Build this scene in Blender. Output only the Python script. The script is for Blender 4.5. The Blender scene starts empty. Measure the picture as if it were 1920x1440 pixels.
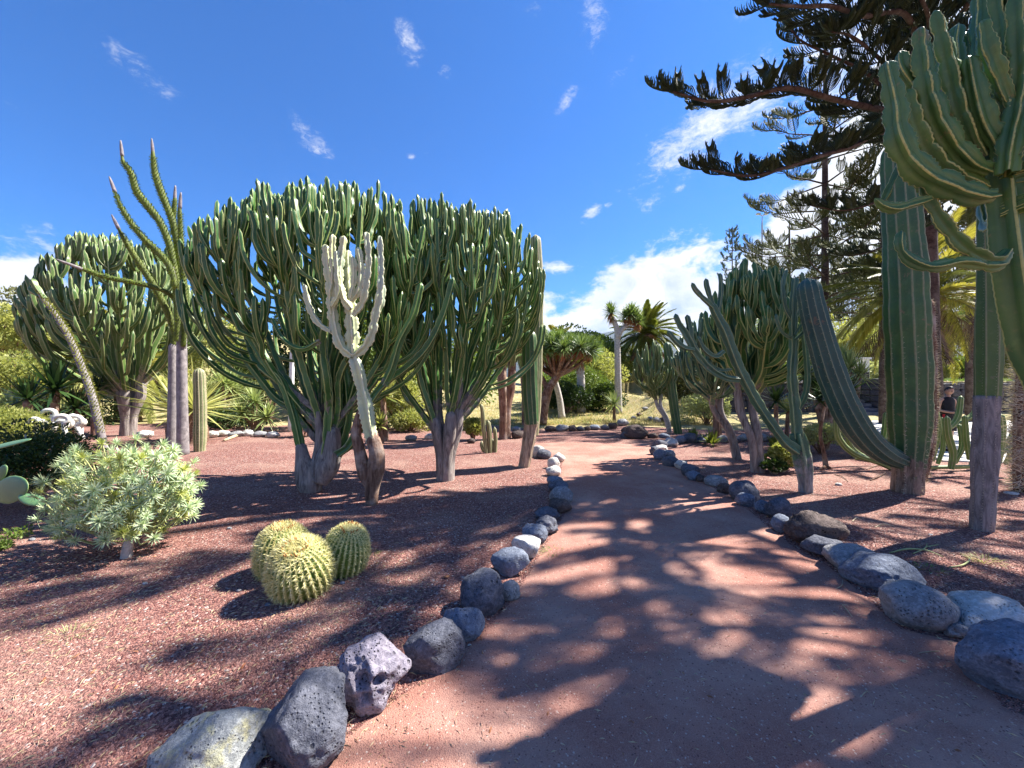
import bpy, math, random
import numpy as np
from mathutils import Vector, Matrix, noise as mnoise

rng = np.random.default_rng(7)
random.seed(7)
scene = bpy.context.scene
COL = scene.collection
F, CH = 740.0, 1.5            # focal length in photo pixels, eye height in metres

# ------------------------------------------------------------------ camera
cd = bpy.data.cameras.new('camera')
cd.sensor_width = 36.0
cd.lens = 36.0 * F / 1920.0
cd.clip_start, cd.clip_end = 0.05, 20000
cam = bpy.data.objects.new('camera', cd)
cam.location = (0, 0, CH)
cam.rotation_euler = (math.radians(90), 0, 0)
COL.objects.link(cam)
scene.camera = cam

# ------------------------------------------------------------------ light
SUN_EL, SUN_AZ = math.radians(49), math.radians(68)      # azimuth clockwise from +Y
sd = Vector((math.sin(SUN_AZ) * math.cos(SUN_EL), math.cos(SUN_AZ) * math.cos(SUN_EL), math.sin(SUN_EL)))
sl = bpy.data.lights.new('sun', 'SUN')
sl.energy, sl.angle, sl.color = 5.0, math.radians(0.55), (1.0, 0.945, 0.86)
so = bpy.data.objects.new('sun', sl)
so.rotation_euler = sd.to_track_quat('Z', 'Y').to_euler()
so.location = (20, 10, 30)
COL.objects.link(so)
vs = scene.view_settings
vs.view_transform, vs.look, vs.gamma, vs.exposure = 'Standard', 'None', 1.0, 1.62
vs.use_curve_mapping = False

W = bpy.data.worlds.new('World')
scene.world = W
W.use_nodes = True
nt = W.node_tree
nt.nodes.clear()


class NB:
    """tiny node-tree builder"""
    def __init__(s, nt): s.nt = nt
    def n(s, t, **k):
        nd = s.nt.nodes.new(t)
        for a, b in k.items(): setattr(nd, a, b)
        return nd
    def put(s, sock, v):
        if isinstance(v, bpy.types.NodeSocket): s.nt.links.new(v, sock)
        else: sock.default_value = v
    def m(s, op, a, b=0.0, c=None, clamp=False):
        nd = s.n('ShaderNodeMath', operation=op, use_clamp=clamp)
        s.put(nd.inputs[0], a); s.put(nd.inputs[1], b)
        if c is not None: s.put(nd.inputs[2], c)
        return nd.outputs[0]
    def mix(s, f, a, b, mode='MIX'):
        nd = s.n('ShaderNodeMix', data_type='RGBA', blend_type=mode)
        def c(v): return tuple(v) + (1.0,) if isinstance(v, (tuple, list)) and len(v) == 3 else v
        s.put(nd.inputs[0], f); s.put(nd.inputs[6], c(a)); s.put(nd.inputs[7], c(b))
        return nd.outputs[2]
    def noise(s, vec, scale, detail=4, rough=0.55, dist=0.0):
        nd = s.n('ShaderNodeTexNoise')
        if vec is not None: s.put(nd.inputs['Vector'], vec)
        nd.inputs['Scale'].default_value = scale; nd.inputs['Detail'].default_value = detail
        nd.inputs['Roughness'].default_value = rough; nd.inputs['Distortion'].default_value = dist
        return nd.outputs['Fac']
    def vor(s, vec, scale, feature='F1', out='Distance'):
        nd = s.n('ShaderNodeTexVoronoi', feature=feature)
        if vec is not None: s.put(nd.inputs['Vector'], vec)
        nd.inputs['Scale'].default_value = scale
        return nd.outputs[out]
    def rng(s, v, a, b, c=0.0, d=1.0, smooth=False):
        nd = s.n('ShaderNodeMapRange', interpolation_type='SMOOTHSTEP' if smooth else 'LINEAR')
        for i, q in enumerate((v, a, b, c, d)): s.put(nd.inputs[i], q)
        return nd.outputs[0]
    def attr(s, name): return s.n('ShaderNodeAttribute', attribute_name=name).outputs['Fac']
    def scalev(s, v, x, y, z):
        nd = s.n('ShaderNodeMapping'); s.put(nd.inputs[0], v); nd.inputs[3].default_value = (x, y, z)
        return nd.outputs[0]


def pxdir(px, py):
    v = Vector(((px - 960) / F, 1.0, (720 - py) / F)).normalized()
    return math.atan2(v.x, v.y), math.asin(v.z)


b = NB(nt)
geo = b.n('ShaderNodeTexCoord').outputs['Generated']
nrm = b.n('ShaderNodeVectorMath', operation='NORMALIZE'); b.put(nrm.inputs[0], geo); dirv = nrm.outputs[0]
sep = b.n('ShaderNodeSeparateXYZ'); b.put(sep.inputs[0], dirv)
az = b.m('ARCTAN2', sep.outputs[0], sep.outputs[1])
el = b.m('ARCSINE', sep.outputs[2])
sky = b.n('ShaderNodeTexSky', sky_type='NISHITA', sun_disc=False, sun_elevation=SUN_EL, sun_rotation=SUN_AZ,
          air_density=1.0, dust_density=0.25, ozone_density=2.2, altitude=120)
# a deep, saturated subtropical blue
skyc = b.mix(1.0, sky.outputs[0], (0.20, 0.67, 1.27), 'MULTIPLY')
cl_dir = b.scalev(dirv, 1, 1, 1.7)
wob = b.noise(cl_dir, 5.5, 7, 0.62, 0.25)
fine = b.noise(cl_dir, 21, 6, 0.66, 0.4)
shade = b.noise(cl_dir, 7.5, 5, 0.6, 0.8)
# cumulus bank over the mountains: its top climbs to the right, low scraps elsewhere
cv = b.n('ShaderNodeFloatCurve')
b.put(cv.inputs['Value'], b.rng(az, -math.pi, math.pi, 0, 1))
cur = cv.mapping.curves[0]
tops = [(-180, 13), (-120, 11), (-60, 12), (-51, 11.5), (-46, 6), (-30, 3), (0, 8), (3.2, 12.0), (9, 14.0), (15, 16.5), (20, 18.5), (29, 17.5), (34, 21),
        (40, 27), (46, 36), (53, 42), (62, 38), (80, 25), (120, 16), (180, 13)]
pts = [((a + 180) / 360, h / 60) for a, h in tops]
cur.points[0].location = pts[0]; cur.points[1].location = pts[-1]
for p in pts[1:-1]: cur.points.new(*p)
cv.mapping.update()
top = b.m('MULTIPLY', cv.outputs[0], math.radians(60))
edge = b.m('ADD', b.m('SUBTRACT', top, el), b.m('ADD', b.m('MULTIPLY', b.m('SUBTRACT', wob, 0.5), 0.34), b.m('MULTIPLY', b.m('SUBTRACT', fine, 0.5), 0.12)))
bank = b.rng(edge, -0.012, 0.045, 0, 1, True)
# wisps: (px, py, length, width, tilt degrees, strength)
wisps = [(255, 128, .060, .018, 18, .75), (585, 262, .042, .020, 35, .95), (770, 82, .045, .022, 40, .8), (832, 128, .020, .014, 0, .75),
         (1112, 22, .030, .045, 0, .8), (985, 8, .06, .012, 10, .6), (1168, 132, .04, .012, -20, .7), (1066, 186, .030, .012, -35, .9), (1108, 400, .024, .012, -25, 1.0),
         (1222, 376, .035, .020, -30, .8), (1274, 354, .018, .007, -20, .7), (1320, 245, .135, .045, -25, 1.05), (1400, 205, .10, .035, -15, 1.0),
         (1180, 315, .03, .012, 0, .5), (770, 293, .012, .006, 10, .6), (806, 284, .010, .004, -20, .6), (1140, 385, .012, .006, 0, .7), (70, 425, .03, .012, 0, .6), (1042, 502, .035, .014, 5, 1.2), (1385, 25, .03, .012, 30, .6),
         (1600, 70, .10, .08, -45, 1.1), (1225, 288, .03, .02, -40, .9), (50, 218, .05, .012, 15, .3), (640, 60, .1, .01, -10, .2)]
acc = None
for (px, py, l, w, tl, st) in wisps:
    if st < 1.0: st *= .82
    a0, e0 = pxdir(px, py)
    ca, sa = math.cos(math.radians(tl)), math.sin(math.radians(tl))
    da = b.m('SUBTRACT', az, a0); de = b.m('SUBTRACT', el, e0)
    u = b.m('MULTIPLY_ADD', da, ca / l, b.m('MULTIPLY', de, -sa / l))
    v = b.m('MULTIPLY_ADD', da, sa / w, b.m('MULTIPLY', de, ca / w))
    g = b.m('MULTIPLY', b.m('EXPONENT', b.m('MULTIPLY', b.m('MULTIPLY_ADD', u, u, b.m('MULTIPLY', v, v)), -0.55)), st)
    acc = g if acc is None else b.m('MAXIMUM', acc, g)
wn = b.m('ADD', b.m('MULTIPLY', b.noise(b.scalev(dirv, 1, 1, 2.2), 17, 7, 0.68, 0.6), .6), b.m('MULTIPLY', b.noise(b.scalev(dirv, 1, 1, 1.8), 60, 6, 0.7, 0.8), .4))
wis = b.rng(b.m('MULTIPLY_ADD', b.m('SUBTRACT', wn, 0.50), 3.0, acc), 0.36, 1.45, 0, 1, True)
wis = b.m('MULTIPLY', wis, b.rng(acc, 0.04, 0.5, 0, 1, True))
# thin scattered scraps over the rest of the sky, as in view
oth = b.m('MULTIPLY', b.rng(b.noise(b.scalev(dirv, 1, 1, 1.6), 3.1, 7, .62, .5), .66, .80, 0, .5, True), b.rng(b.m('ABSOLUTE', az), 0.98, 1.25, 0, 1))
cov = b.m('MAXIMUM', b.m('MAXIMUM', bank, b.m('MULTIPLY', wis, 0.9)), oth, clamp=True)
ccol = b.mix(b.m('MULTIPLY', b.rng(shade, .40, .62, 0, 1, True), b.m('MULTIPLY', b.rng(edge, .0, .16), 1.0)), (6.4, 6.45, 6.6), (3.1, 3.9, 5.6))
ccol = b.mix(b.rng(el, 0.02, 0.13, 1, 0, True), ccol, (4.0, 4.9, 6.2))
out = b.mix(cov, skyc, ccol)
bg = b.n('ShaderNodeBackground'); b.put(bg.inputs[0], out); bg.inputs[1].default_value = 0.056
wo = b.n('ShaderNodeOutputWorld'); nt.links.new(bg.outputs[0], wo.inputs[0])
W.cycles.sampling_method = 'MANUAL'; W.cycles.sample_map_resolution = 512
scene.cycles.use_denoising = True
scene.cycles.max_bounces = 6; scene.cycles.transparent_max_bounces = 8
scene.cycles.diffuse_bounces = 3; scene.cycles.transmission_bounces = 3

# ------------------------------------------------------------------ materials
def M(name, fn):
    mt = bpy.data.materials.new(name); mt.use_nodes = True
    t = mt.node_tree; t.nodes.clear()
    q = NB(t); o = q.n('ShaderNodeOutputMaterial')
    sh = fn(q); t.links.new(sh, o.inputs[0])
    return mt


def PB(q, col, rough=0.6, bump=None, bstr=0.4, bdist=0.02, spec=0.4):
    p = q.n('ShaderNodeBsdfPrincipled')
    q.put(p.inputs['Base Color'], tuple(col) + (1.0,) if isinstance(col, (tuple, list)) else col)
    q.put(p.inputs['Roughness'], rough); p.inputs['Specular IOR Level'].default_value = spec
    if bump is not None:
        bn = q.n('ShaderNodeBump'); q.put(bn.inputs['Height'], bump)
        bn.inputs['Strength'].default_value = bstr; bn.inputs['Distance'].default_value = bdist
        q.nt.links.new(bn.outputs[0], p.inputs['Normal'])
    return p.outputs[0]


def OC(q): return q.n('ShaderNodeTexCoord').outputs['Object']


def simple(c1, c2, scale=6, rough=0.7, bs=20, bstr=0.3, bd=0.01, lo=.35, hi=.65):
    def fn(q):
        v = OC(q)
        return PB(q, q.mix(q.rng(q.noise(v, scale, 6, .6), lo, hi), c1, c2), rough, q.noise(v, bs, 5, .65), bstr, bd)
    return fn


def bark(c1, c2, c3, sx=14, sz=2.2, bstr=.9, bd=.03):
    def fn(q):
        v = OC(q)
        st = q.noise(q.scalev(v, sx, sx, sz), 1.6, 8, .68, .6)
        n2 = q.noise(v, 3.5, 5, .6)
        c = q.mix(q.rng(st, .36, .6), c1, c2); c = q.mix(q.rng(n2, .48, .68), c, c3)
        return PB(q, c, .85, st, bstr, bd, .2)
    return fn


def cactus(g1, g2, edge, bk1, bk2, edge_at=.7, rough=.42, scar=.5):
    def fn(q):
        v = OC(q); a = q.attr('a'); ag = q.attr('b')
        n1 = q.noise(v, 2.3, 5, .6); n2 = q.noise(v, 26, 6, .7); n3 = q.noise(v, 9, 6, .65)
        c = q.mix(q.rng(n1, .35, .65), g1, g2)
        c = q.mix(q.m('MULTIPLY', q.rng(n3, .55, .75), .35), c, tuple(min(1, x * 1.7 + .02) for x in g2))
        c = q.mix(q.m('MULTIPLY', q.rng(n2, .56, .78), .30), c, (bk2[0] * .8, bk2[1] * .8, bk2[2] * .7))
        c = q.mix(q.m('MULTIPLY', q.rng(a, edge_at, 1.0, 0, 1, True), q.rng(n2, .25, .55, .45, 1)), c, edge)
        bkf = q.rng(q.m('ADD', ag, q.m('MULTIPLY', q.m('SUBTRACT', n3, .5), .7)), .38, .52, 1, 0, True)
        st = q.noise(q.scalev(v, 16, 16, 3.2), 1.3, 8, .7, .5)
        bc = q.mix(q.rng(st, .38, .6), bk1, bk2)
        sc = q.m('MULTIPLY', q.rng(q.noise(v, 5.5, 7, .75, .4), .60, .66, 0, 1, True), scar)
        c = q.mix(sc, c, (bk2[0] * .75, bk2[1] * .62, bk2[2] * .48))
        c = q.mix(q.m('MULTIPLY', q.rng(q.vor(v, 30), .12, .04, 0, .8), q.rng(a, .5, .9)), c, (.07, .05, .035))
        c = q.mix(bkf, c, bc)
        h = q.m('ADD', q.m('MULTIPLY', n2, .35), q.m('MULTIPLY', q.m('MULTIPLY', st, bkf), 2.2))
        return PB(q, c, q.rng(bkf, 0, 1, rough, .85), h, .5, .012, .45)
    return fn


def leaf(c1, c2, c3=None, tr=.35, rough=.5):
    """a: random per leaf, b: along leaf"""
    def fn(q):
        a = q.attr('a'); n = q.noise(OC(q), 1.3, 3, .5)
        c = q.mix(q.rng(q.m('ADD', a, q.m('MULTIPLY', q.m('SUBTRACT', n, .5), 1.2)), .1, .9), c1, c2)
        if c3: c = q.mix(q.rng(q.attr('b'), .80, .98), c, c3)
        p = PB(q, c, rough, None, spec=.35)
        if tr <= 0: return p
        t = q.n('ShaderNodeBsdfTranslucent'); q.put(t.inputs[0], q.mix(.5, c, (c2[0] * 1.2, c2[1] * 1.25, c2[2] * .6)))
        mx = q.n('ShaderNodeMixShader'); mx.inputs[0].default_value = tr
        q.nt.links.new(p, mx.inputs[1]); q.nt.links.new(t.outputs[0], mx.inputs[2])
        return mx.outputs[0]
    return fn


def stone(c1, c2, pit=.5, lich=None, spec=.3):
    def fn(q):
        v = OC(q)
        r = q.n('ShaderNodeObjectInfo').outputs['Random']
        va = q.n('ShaderNodeVectorMath', operation='ADD'); q.put(va.inputs[0], v)
        cx = q.n('ShaderNodeCombineXYZ'); q.put(cx.inputs[0], q.m('MULTIPLY', r, 37)); q.put(cx.inputs[1], q.m('MULTIPLY', r, 11)); q.nt.links.new(cx.outputs[0], va.inputs[1])
        v = va.outputs[0]
        n1 = q.noise(v, 5, 6, .62); n2 = q.noise(v, 42, 6, .7); ho = q.vor(v, 62)
        hole = q.m('MULTIPLY', q.rng(ho, .10, .34, 1, 0, True), q.rng(q.noise(v, 12, 3, .5), .42, .62, 0, 1, True))
        ho2 = q.m('MULTIPLY', q.rng(q.vor(v, 24), .10, .26, 1, 0, True), q.rng(q.noise(v, 7, 3, .5), .52, .66, 0, 1, True))
        hole = q.m('MAXIMUM', hole, ho2)
        c = q.mix(q.rng(n1, .34, .66), c1, c2)
        c = q.mix(q.m('MULTIPLY', q.rng(n2, .45, .72), .55), c, tuple(min(1, x * 1.9 + .04) for x in c2))
        if lich: c = q.mix(q.rng(q.noise(v, 9, 7, .72, .3), .50, .62, 0, .85, True), c, lich)
        c = q.mix(q.m('MULTIPLY', q.rng(q.noise(v, 150, 4, .75), .52, .70), .5), c, tuple(x * .45 for x in c1))
        c = q.mix(q.m('MULTIPLY', hole, pit), c, tuple(x * .22 for x in c1))
        h = q.m('SUBTRACT', q.m('ADD', q.m('ADD', q.m('MULTIPLY', n2, .6), q.m('MULTIPLY', q.noise(v, 150, 4, .7), .18)), q.m('MULTIPLY', n1, .8)), q.m('MULTIPLY', hole, 1.1 * pit))
        return PB(q, c, .85, h, 1.0, .025, spec)
    return fn


MAT = {}
def reg(k, fn): MAT[k] = M(k, fn)
reg('green_candelabra', cactus((.028, .092, .024), (.062, .168, .036), (.36, .40, .14), (.11, .095, .09), (.34, .30, .26), .75, .38, .18))  # pale rib margins, brightened so the colour also carries highlights on the ridges
reg('blue_candelabra', cactus((.045, .12, .075), (.075, .165, .09), (.27, .33, .16), (.15, .14, .13), (.40, .37, .34), .75))
reg('near_candelabra', cactus((.036, .118, .044), (.095, .185, .042), (.38, .42, .14), (.15, .13, .09), (.33, .28, .16), .93, .40))
reg('far_candelabra', cactus((.055, .12, .03), (.11, .18, .045), (.30, .33, .15), (.14, .12, .10), (.38, .34, .28), .7))
reg('ghost', cactus((.38, .47, .36), (.55, .58, .30), (.70, .68, .45), (.11, .06, .045), (.50, .42, .34), .70, .5))
reg('column', cactus((.032, .095, .040), (.062, .145, .042), (.21, .23, .12), (.11, .08, .06), (.34, .25, .19), .80, .5))
reg('column_blue', cactus((.022, .075, .065), (.035, .105, .080), (.17, .22, .14), (.09, .07, .06), (.26, .18, .13), .90, .5))
reg('column_pale', cactus((.12, .16, .07), (.20, .22, .10), (.46, .40, .26), (.15, .11, .08), (.46, .36, .26), .5, .6))
reg('column_cork', cactus((.05, .115, .035), (.085, .15, .035), (.20, .22, .11), (.11, .10, .10), (.30, .27, .26), .85, .5))
reg('low_cactus', cactus((.10, .19, .05), (.18, .27, .07), (.40, .42, .22), (.16, .13, .09), (.32, .27, .18), .7, .5))
reg('trunk_grey', bark((.11, .09, .085), (.36, .32, .29), (.24, .20, .19)))
reg('trunk_brown', bark((.07, .035, .025), (.28, .17, .12), (.45, .36, .30)))
reg('trunk_pale', bark((.32, .29, .27), (.58, .54, .50), (.42, .40, .37), 6, 9, .5, .015))
reg('trunk_palm', bark((.045, .03, .022), (.22, .15, .10), (.12, .08, .06), 5, 22, 1.0, .05))
reg('trunk_shag', bark((.06, .025, .018), (.33, .20, .14), (.17, .09, .07), 20, 26, 1.0, .04))
reg('trunk_pine', bark((.035, .02, .015), (.09, .062, .050), (.14, .11, .09), 6, 12, .6, .03))
reg('twig', simple((.30, .22, .14), (.55, .46, .30), 9))
reg('twig_green', simple((.25, .28, .10), (.45, .46, .20), 5))
reg('alluaudia_stem', simple((.06, .08, .02), (.14, .17, .035), 9, .8))
reg('alluaudia_bark', bark((.13, .115, .12), (.30, .27, .27), (.21, .19, .20), 9, 6, .5, .012))
reg('alluaudia_leaf', leaf((.06, .10, .012), (.17, .24, .025), tr=.2))
reg('pine_needle', leaf((.018, .036, .016), (.045, .070, .022), tr=.12, rough=.6))
reg('pine_light', leaf((.06, .085, .025), (.15, .17, .055), tr=.3, rough=.6))
reg('pine_blue', leaf((.05, .10, .08), (.09, .16, .11), tr=.2))
reg('palm_leaf', leaf((.07, .10, .018), (.22, .24, .045), tr=.35, rough=.4))
reg('palm_dead', leaf((.06, .035, .022), (.19, .12, .07), tr=.1))
reg('palm_gold', leaf((.13, .13, .02), (.36, .32, .06), tr=.45, rough=.4))
reg('yucca_dark', leaf((.018, .045, .018), (.05, .10, .028), tr=.2, rough=.35))
reg('yucca_gold', leaf((.22, .26, .08), (.50, .50, .17), tr=.35, rough=.4))
reg('yucca_pale', leaf((.20, .28, .10), (.42, .48, .20), tr=.35, rough=.4))
reg('dragon_leaf', leaf((.075, .13, .03), (.21, .29, .08), tr=.3, rough=.4))
reg('dragon_dead', leaf((.22, .075, .03), (.42, .20, .10), tr=.15))
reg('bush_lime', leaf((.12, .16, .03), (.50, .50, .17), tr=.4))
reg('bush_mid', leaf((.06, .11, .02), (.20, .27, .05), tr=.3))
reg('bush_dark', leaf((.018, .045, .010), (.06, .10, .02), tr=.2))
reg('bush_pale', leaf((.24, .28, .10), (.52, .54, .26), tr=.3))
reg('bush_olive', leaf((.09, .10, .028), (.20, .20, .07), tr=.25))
reg('spurge_leaf', leaf((.32, .45, .26), (.66, .72, .46), tr=.25))
reg('spurge_lime', leaf((.32, .38, .10), (.60, .62, .22), tr=.3))
reg('crest', simple((.50, .48, .42), (.78, .76, .68), 12, .7))
reg('dry_grass', leaf((.32, .24, .10), (.60, .50, .25), tr=.3, rough=.8))
reg('green_grass', leaf((.08, .15, .03), (.24, .34, .08), tr=.3, rough=.6))
reg('straw', simple((.42, .32, .18), (.65, .55, .36), 12))
reg('spine', leaf((.58, .51, .20), (.88, .81, .44), tr=.15))
reg('spine_dark', leaf((.10, .07, .05), (.22, .17, .12), tr=0))
reg('spine_pale', leaf((.40, .35, .26), (.66, .60, .48), tr=.15))
reg('barrel', cactus((.07, .14, .02), (.16, .24, .035), (.52, .50, .20), (.12, .09, .03), (.30, .26, .10), .55, .6))
reg('barrel_wool', simple((.55, .48, .26), (.80, .74, .50), 60, .95, 90, .8, .01))
reg('barrel_bud', simple((.28, .10, .02), (.50, .24, .06), 40, .8))
reg('pear_pad', cactus((.07, .16, .08), (.13, .24, .09), (.40, .44, .12), (.1, .2, .1), (.2, .3, .1), .86, .4))
reg('stone_dark', stone((.050, .055, .075), (.13, .135, .165), .6))
reg('stone_blue', stone((.085, .105, .150), (.19, .215, .27), .55))
reg('stone_grey', stone((.17, .17, .18), (.31, .31, .32), .8))
reg('stone_pale', stone((.42, .40, .37), (.62, .59, .55), .75))
reg('stone_brown', stone((.045, .033, .032), (.125, .090, .080), .9))
reg('stone_purple', stone((.13, .115, .155), (.31, .28, .33), 1.0))
reg('stone_lichen', stone((.15, .165, .18), (.33, .34, .33), .6, (.42, .40, .24)))
reg('wall_stone', stone((.035, .033, .040), (.095, .088, .095), .4))
reg('mortar', simple((.03, .028, .03), (.06, .055, .055), 12))
reg('step_stone', simple((.08, .09, .12), (.16, .17, .21), 5, .7, 30))
reg('plaza', simple((.48, .46, .42), (.66, .63, .58), 1.3, .85, 60, .2))
reg('white_paint', simple((.70, .70, .68), (.82, .82, .80), 6, .5))
reg('roof_tile', simple((.30, .13, .07), (.42, .20, .11), 6, .8))
reg('metal_pole', simple((.30, .34, .38), (.44, .48, .52), 3, .4))
reg('skin', simple((.42, .24, .17), (.50, .30, .21), 5, .5, 60, .1))
reg('hair', simple((.012, .009, .008), (.03, .02, .018), 40, .5))
reg('black_cloth', simple((.008, .008, .011), (.018, .018, .022), 12, .85))
reg('red_cloth', simple((.35, .015, .02), (.42, .02, .03), 12, .8))
reg('bin_green', simple((.30, .48, .42), (.40, .58, .50), 5, .5))
reg('bin_dark', simple((.03, .03, .035), (.06, .06, .07), 5, .5))
reg('phone', simple((.5, .6, .7), (.7, .8, .9), 5, .2))
reg('mountain', simple((.018, .032, .034), (.034, .050, .046), .004, .9, .02, 1.0, 20))  # dark bluish albedo: cloud shadow and distance haze partly put into the colour
reg('house_white', simple((.7, .68, .65), (.8, .78, .75), 1, .8))


def f_ground(q):
    v = OC(q); z = q.attr('a')
    vo = q.n('ShaderNodeTexVoronoi', feature='F1'); q.put(vo.inputs['Vector'], v); vo.inputs['Scale'].default_value = 78
    sp = q.n('ShaderNodeSeparateColor'); q.put(sp.inputs[0], vo.outputs['Color'])
    big = q.noise(v, .9, 6, .6); fin = q.noise(v, 130, 4, .7); mid = q.noise(v, 7, 6, .6)
    c = q.mix(sp.outputs[0], (.105, .034, .032), (.43, .225, .18))
    c = q.mix(q.rng(sp.outputs[1], .93, .96), c, (.55, .46, .40))
    c = q.mix(q.rng(sp.outputs[2], .80, .84, 0, .7), c, (.055, .030, .032))
    c = q.mix(q.m('MULTIPLY', q.rng(big, .48, .70), .45), c, (.46, .32, .25))
    c = q.mix(q.m('MULTIPLY', q.rng(mid, .55, .75), .3), c, (.20, .10, .08))
    hg = q.m('SUBTRACT', q.m('MULTIPLY', fin, .3), vo.outputs['Distance'])
    # dry turf and soil beyond the stone row
    g = q.mix(q.rng(q.noise(v, 1.1, 8, .68), .38, .62), (.46, .36, .19), (.20, .21, .065))
    g = q.mix(q.rng(q.noise(v, 14, 5, .7), .45, .7), g, (.56, .47, .29))
    c = q.mix(q.rng(z, .35, .65, 0, 1, True), c, g)
    return PB(q, c, .92, hg, .9, .014, .15)
reg('red_gravel', f_ground)


def f_path(q):
    v = OC(q)
    vo = q.n('ShaderNodeTexVoronoi', feature='F1'); q.put(vo.inputs['Vector'], v); vo.inputs['Scale'].default_value = 150
    sp = q.n('ShaderNodeSeparateColor'); q.put(sp.inputs[0], vo.outputs['Color'])
    big = q.noise(v, 1.1, 7, .62); fin = q.noise(v, 210, 5, .75); mid = q.noise(v, 18, 6, .65)
    c = q.mix(q.rng(fin, .35, .65), (.225, .085, .068), (.47, .25, .19))
    c = q.mix(q.m('MULTIPLY', q.rng(big, .42, .64), .6), c, (.52, .34, .27))
    c = q.mix(q.rng(sp.outputs[1], .978, .988), c, (.56, .42, .35))
    c = q.mix(q.rng(sp.outputs[2], .972, .982, 0, .7), c, (.09, .035, .035))
    c = q.mix(q.m('MULTIPLY', q.rng(mid, .52, .7), .35), c, (.22, .11, .09))
    h = q.m('ADD', q.m('MULTIPLY', fin, .45), q.m('MULTIPLY', mid, .9))
    h = q.m('SUBTRACT', h, q.m('MULTIPLY', vo.outputs['Distance'], .35))
    return PB(q, c, .93, h, .8, .012, .12)
reg('path_soil', f_path)
reg('pebble', leaf((.13, .046, .042), (.46, .24, .20), tr=0, rough=.9))
reg('pebble_path', leaf((.16, .07, .055), (.52, .36, .29), tr=0, rough=.9))

# ------------------------------------------------------------------ mesh helpers
def vecs(L): return np.array([(p[0], p[1], p[2]) for p in L], float)


class MB:
    def __init__(s): s.v, s.q, s.t, s.a, s.b, s.n = [], [], [], [], [], 0
    def add(s, v, quads=None, tris=None, a=0.0, b=1.0):
        v = np.asarray(v, float).reshape(-1, 3)
        if quads is not None and len(quads): s.q.append(np.asarray(quads, int).reshape(-1, 4) + s.n)
        if tris is not None and len(tris): s.t.append(np.asarray(tris, int).reshape(-1, 3) + s.n)
        s.v.append(v)
        s.a.append(np.broadcast_to(np.asarray(a, float).ravel() if np.ndim(a) else a, (len(v),)).copy())
        s.b.append(np.broadcast_to(np.asarray(b, float).ravel() if np.ndim(b) else b, (len(v),)).copy())
        s.n += len(v)
        return s
    def mesh(s, name, mat, smooth=True, org=(0, 0, 0)):
        V = np.concatenate(s.v) - np.asarray(org, float)
        Q = np.concatenate(s.q) if s.q else np.zeros((0, 4), int)
        T = np.concatenate(s.t) if s.t else np.zeros((0, 3), int)
        me = bpy.data.meshes.new(name)
        me.vertices.add(len(V)); me.vertices.foreach_set('co', V.ravel().astype(np.float32))
        nl = Q.size + T.size
        me.loops.add(nl); me.loops.foreach_set('vertex_index', np.concatenate([Q.ravel(), T.ravel()]).astype(np.int32))
        np_ = len(Q) + len(T); me.polygons.add(np_)
        st = np.concatenate([np.arange(len(Q)) * 4, Q.size + np.arange(len(T)) * 3]).astype(np.int32)
        me.polygons.foreach_set('loop_start', st)
        me.polygons.foreach_set('use_smooth', np.full(np_, smooth))
        for nm, arr in (('a', s.a), ('b', s.b)):
            at = me.attributes.new(nm, 'FLOAT', 'POINT'); at.data.foreach_set('value', np.concatenate(arr).astype(np.float32))
        me.update(calc_edges=True)
        if mat: me.materials.append(MAT[mat] if isinstance(mat, str) else mat)
        return me
    def build(s, name, mat, parent=None, smooth=True, **k):
        org = parent['_o'][:] if parent is not None and '_o' in parent else (0, 0, 0)
        o = bpy.data.objects.new(name, s.mesh(name, mat, smooth, org))
        COL.objects.link(o)
        if parent is not None:
            o.parent = parent; o['_o'] = list(org)
        for kk, vv in k.items(): o[kk] = vv
        return o


def inst(name, me, parent, loc, rot=None, scale=1.0, **k):
    """loc in world coordinates; rot a 3x3 / Euler / None"""
    o = bpy.data.objects.new(name, me); COL.objects.link(o)
    org = Vector(parent['_o'][:]) if parent is not None else Vector((0, 0, 0))
    R = rot.to_matrix().to_4x4() if hasattr(rot, 'to_matrix') else (rot.to_4x4() if rot is not None else Matrix.Identity(4))
    sc = scale if isinstance(scale, (tuple, list)) else (scale,) * 3
    o.parent = parent
    o.matrix_local = Matrix.Translation(Vector(loc) - org) @ R @ Matrix.Diagonal((*sc, 1))
    for kk, vv in k.items(): o[kk] = vv
    return o


def tag(o, label, cat, group=None, kind=None):
    if label: o['label'] = label
    if cat: o['category'] = cat
    if group: o['group'] = group
    if kind: o['kind'] = kind
    return o


def thing(name, label, cat, loc, group=None):
    o = bpy.data.objects.new(name, None); COL.objects.link(o); o.location = loc
    o['_o'] = [float(c) for c in loc]; o.empty_display_size = .1
    return tag(o, label, cat, group)


def smooth(e0, e1, x):
    t = np.clip((np.asarray(x, float) - e0) / (e1 - e0), 0, 1); return t * t * (3 - 2 * t)


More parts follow.
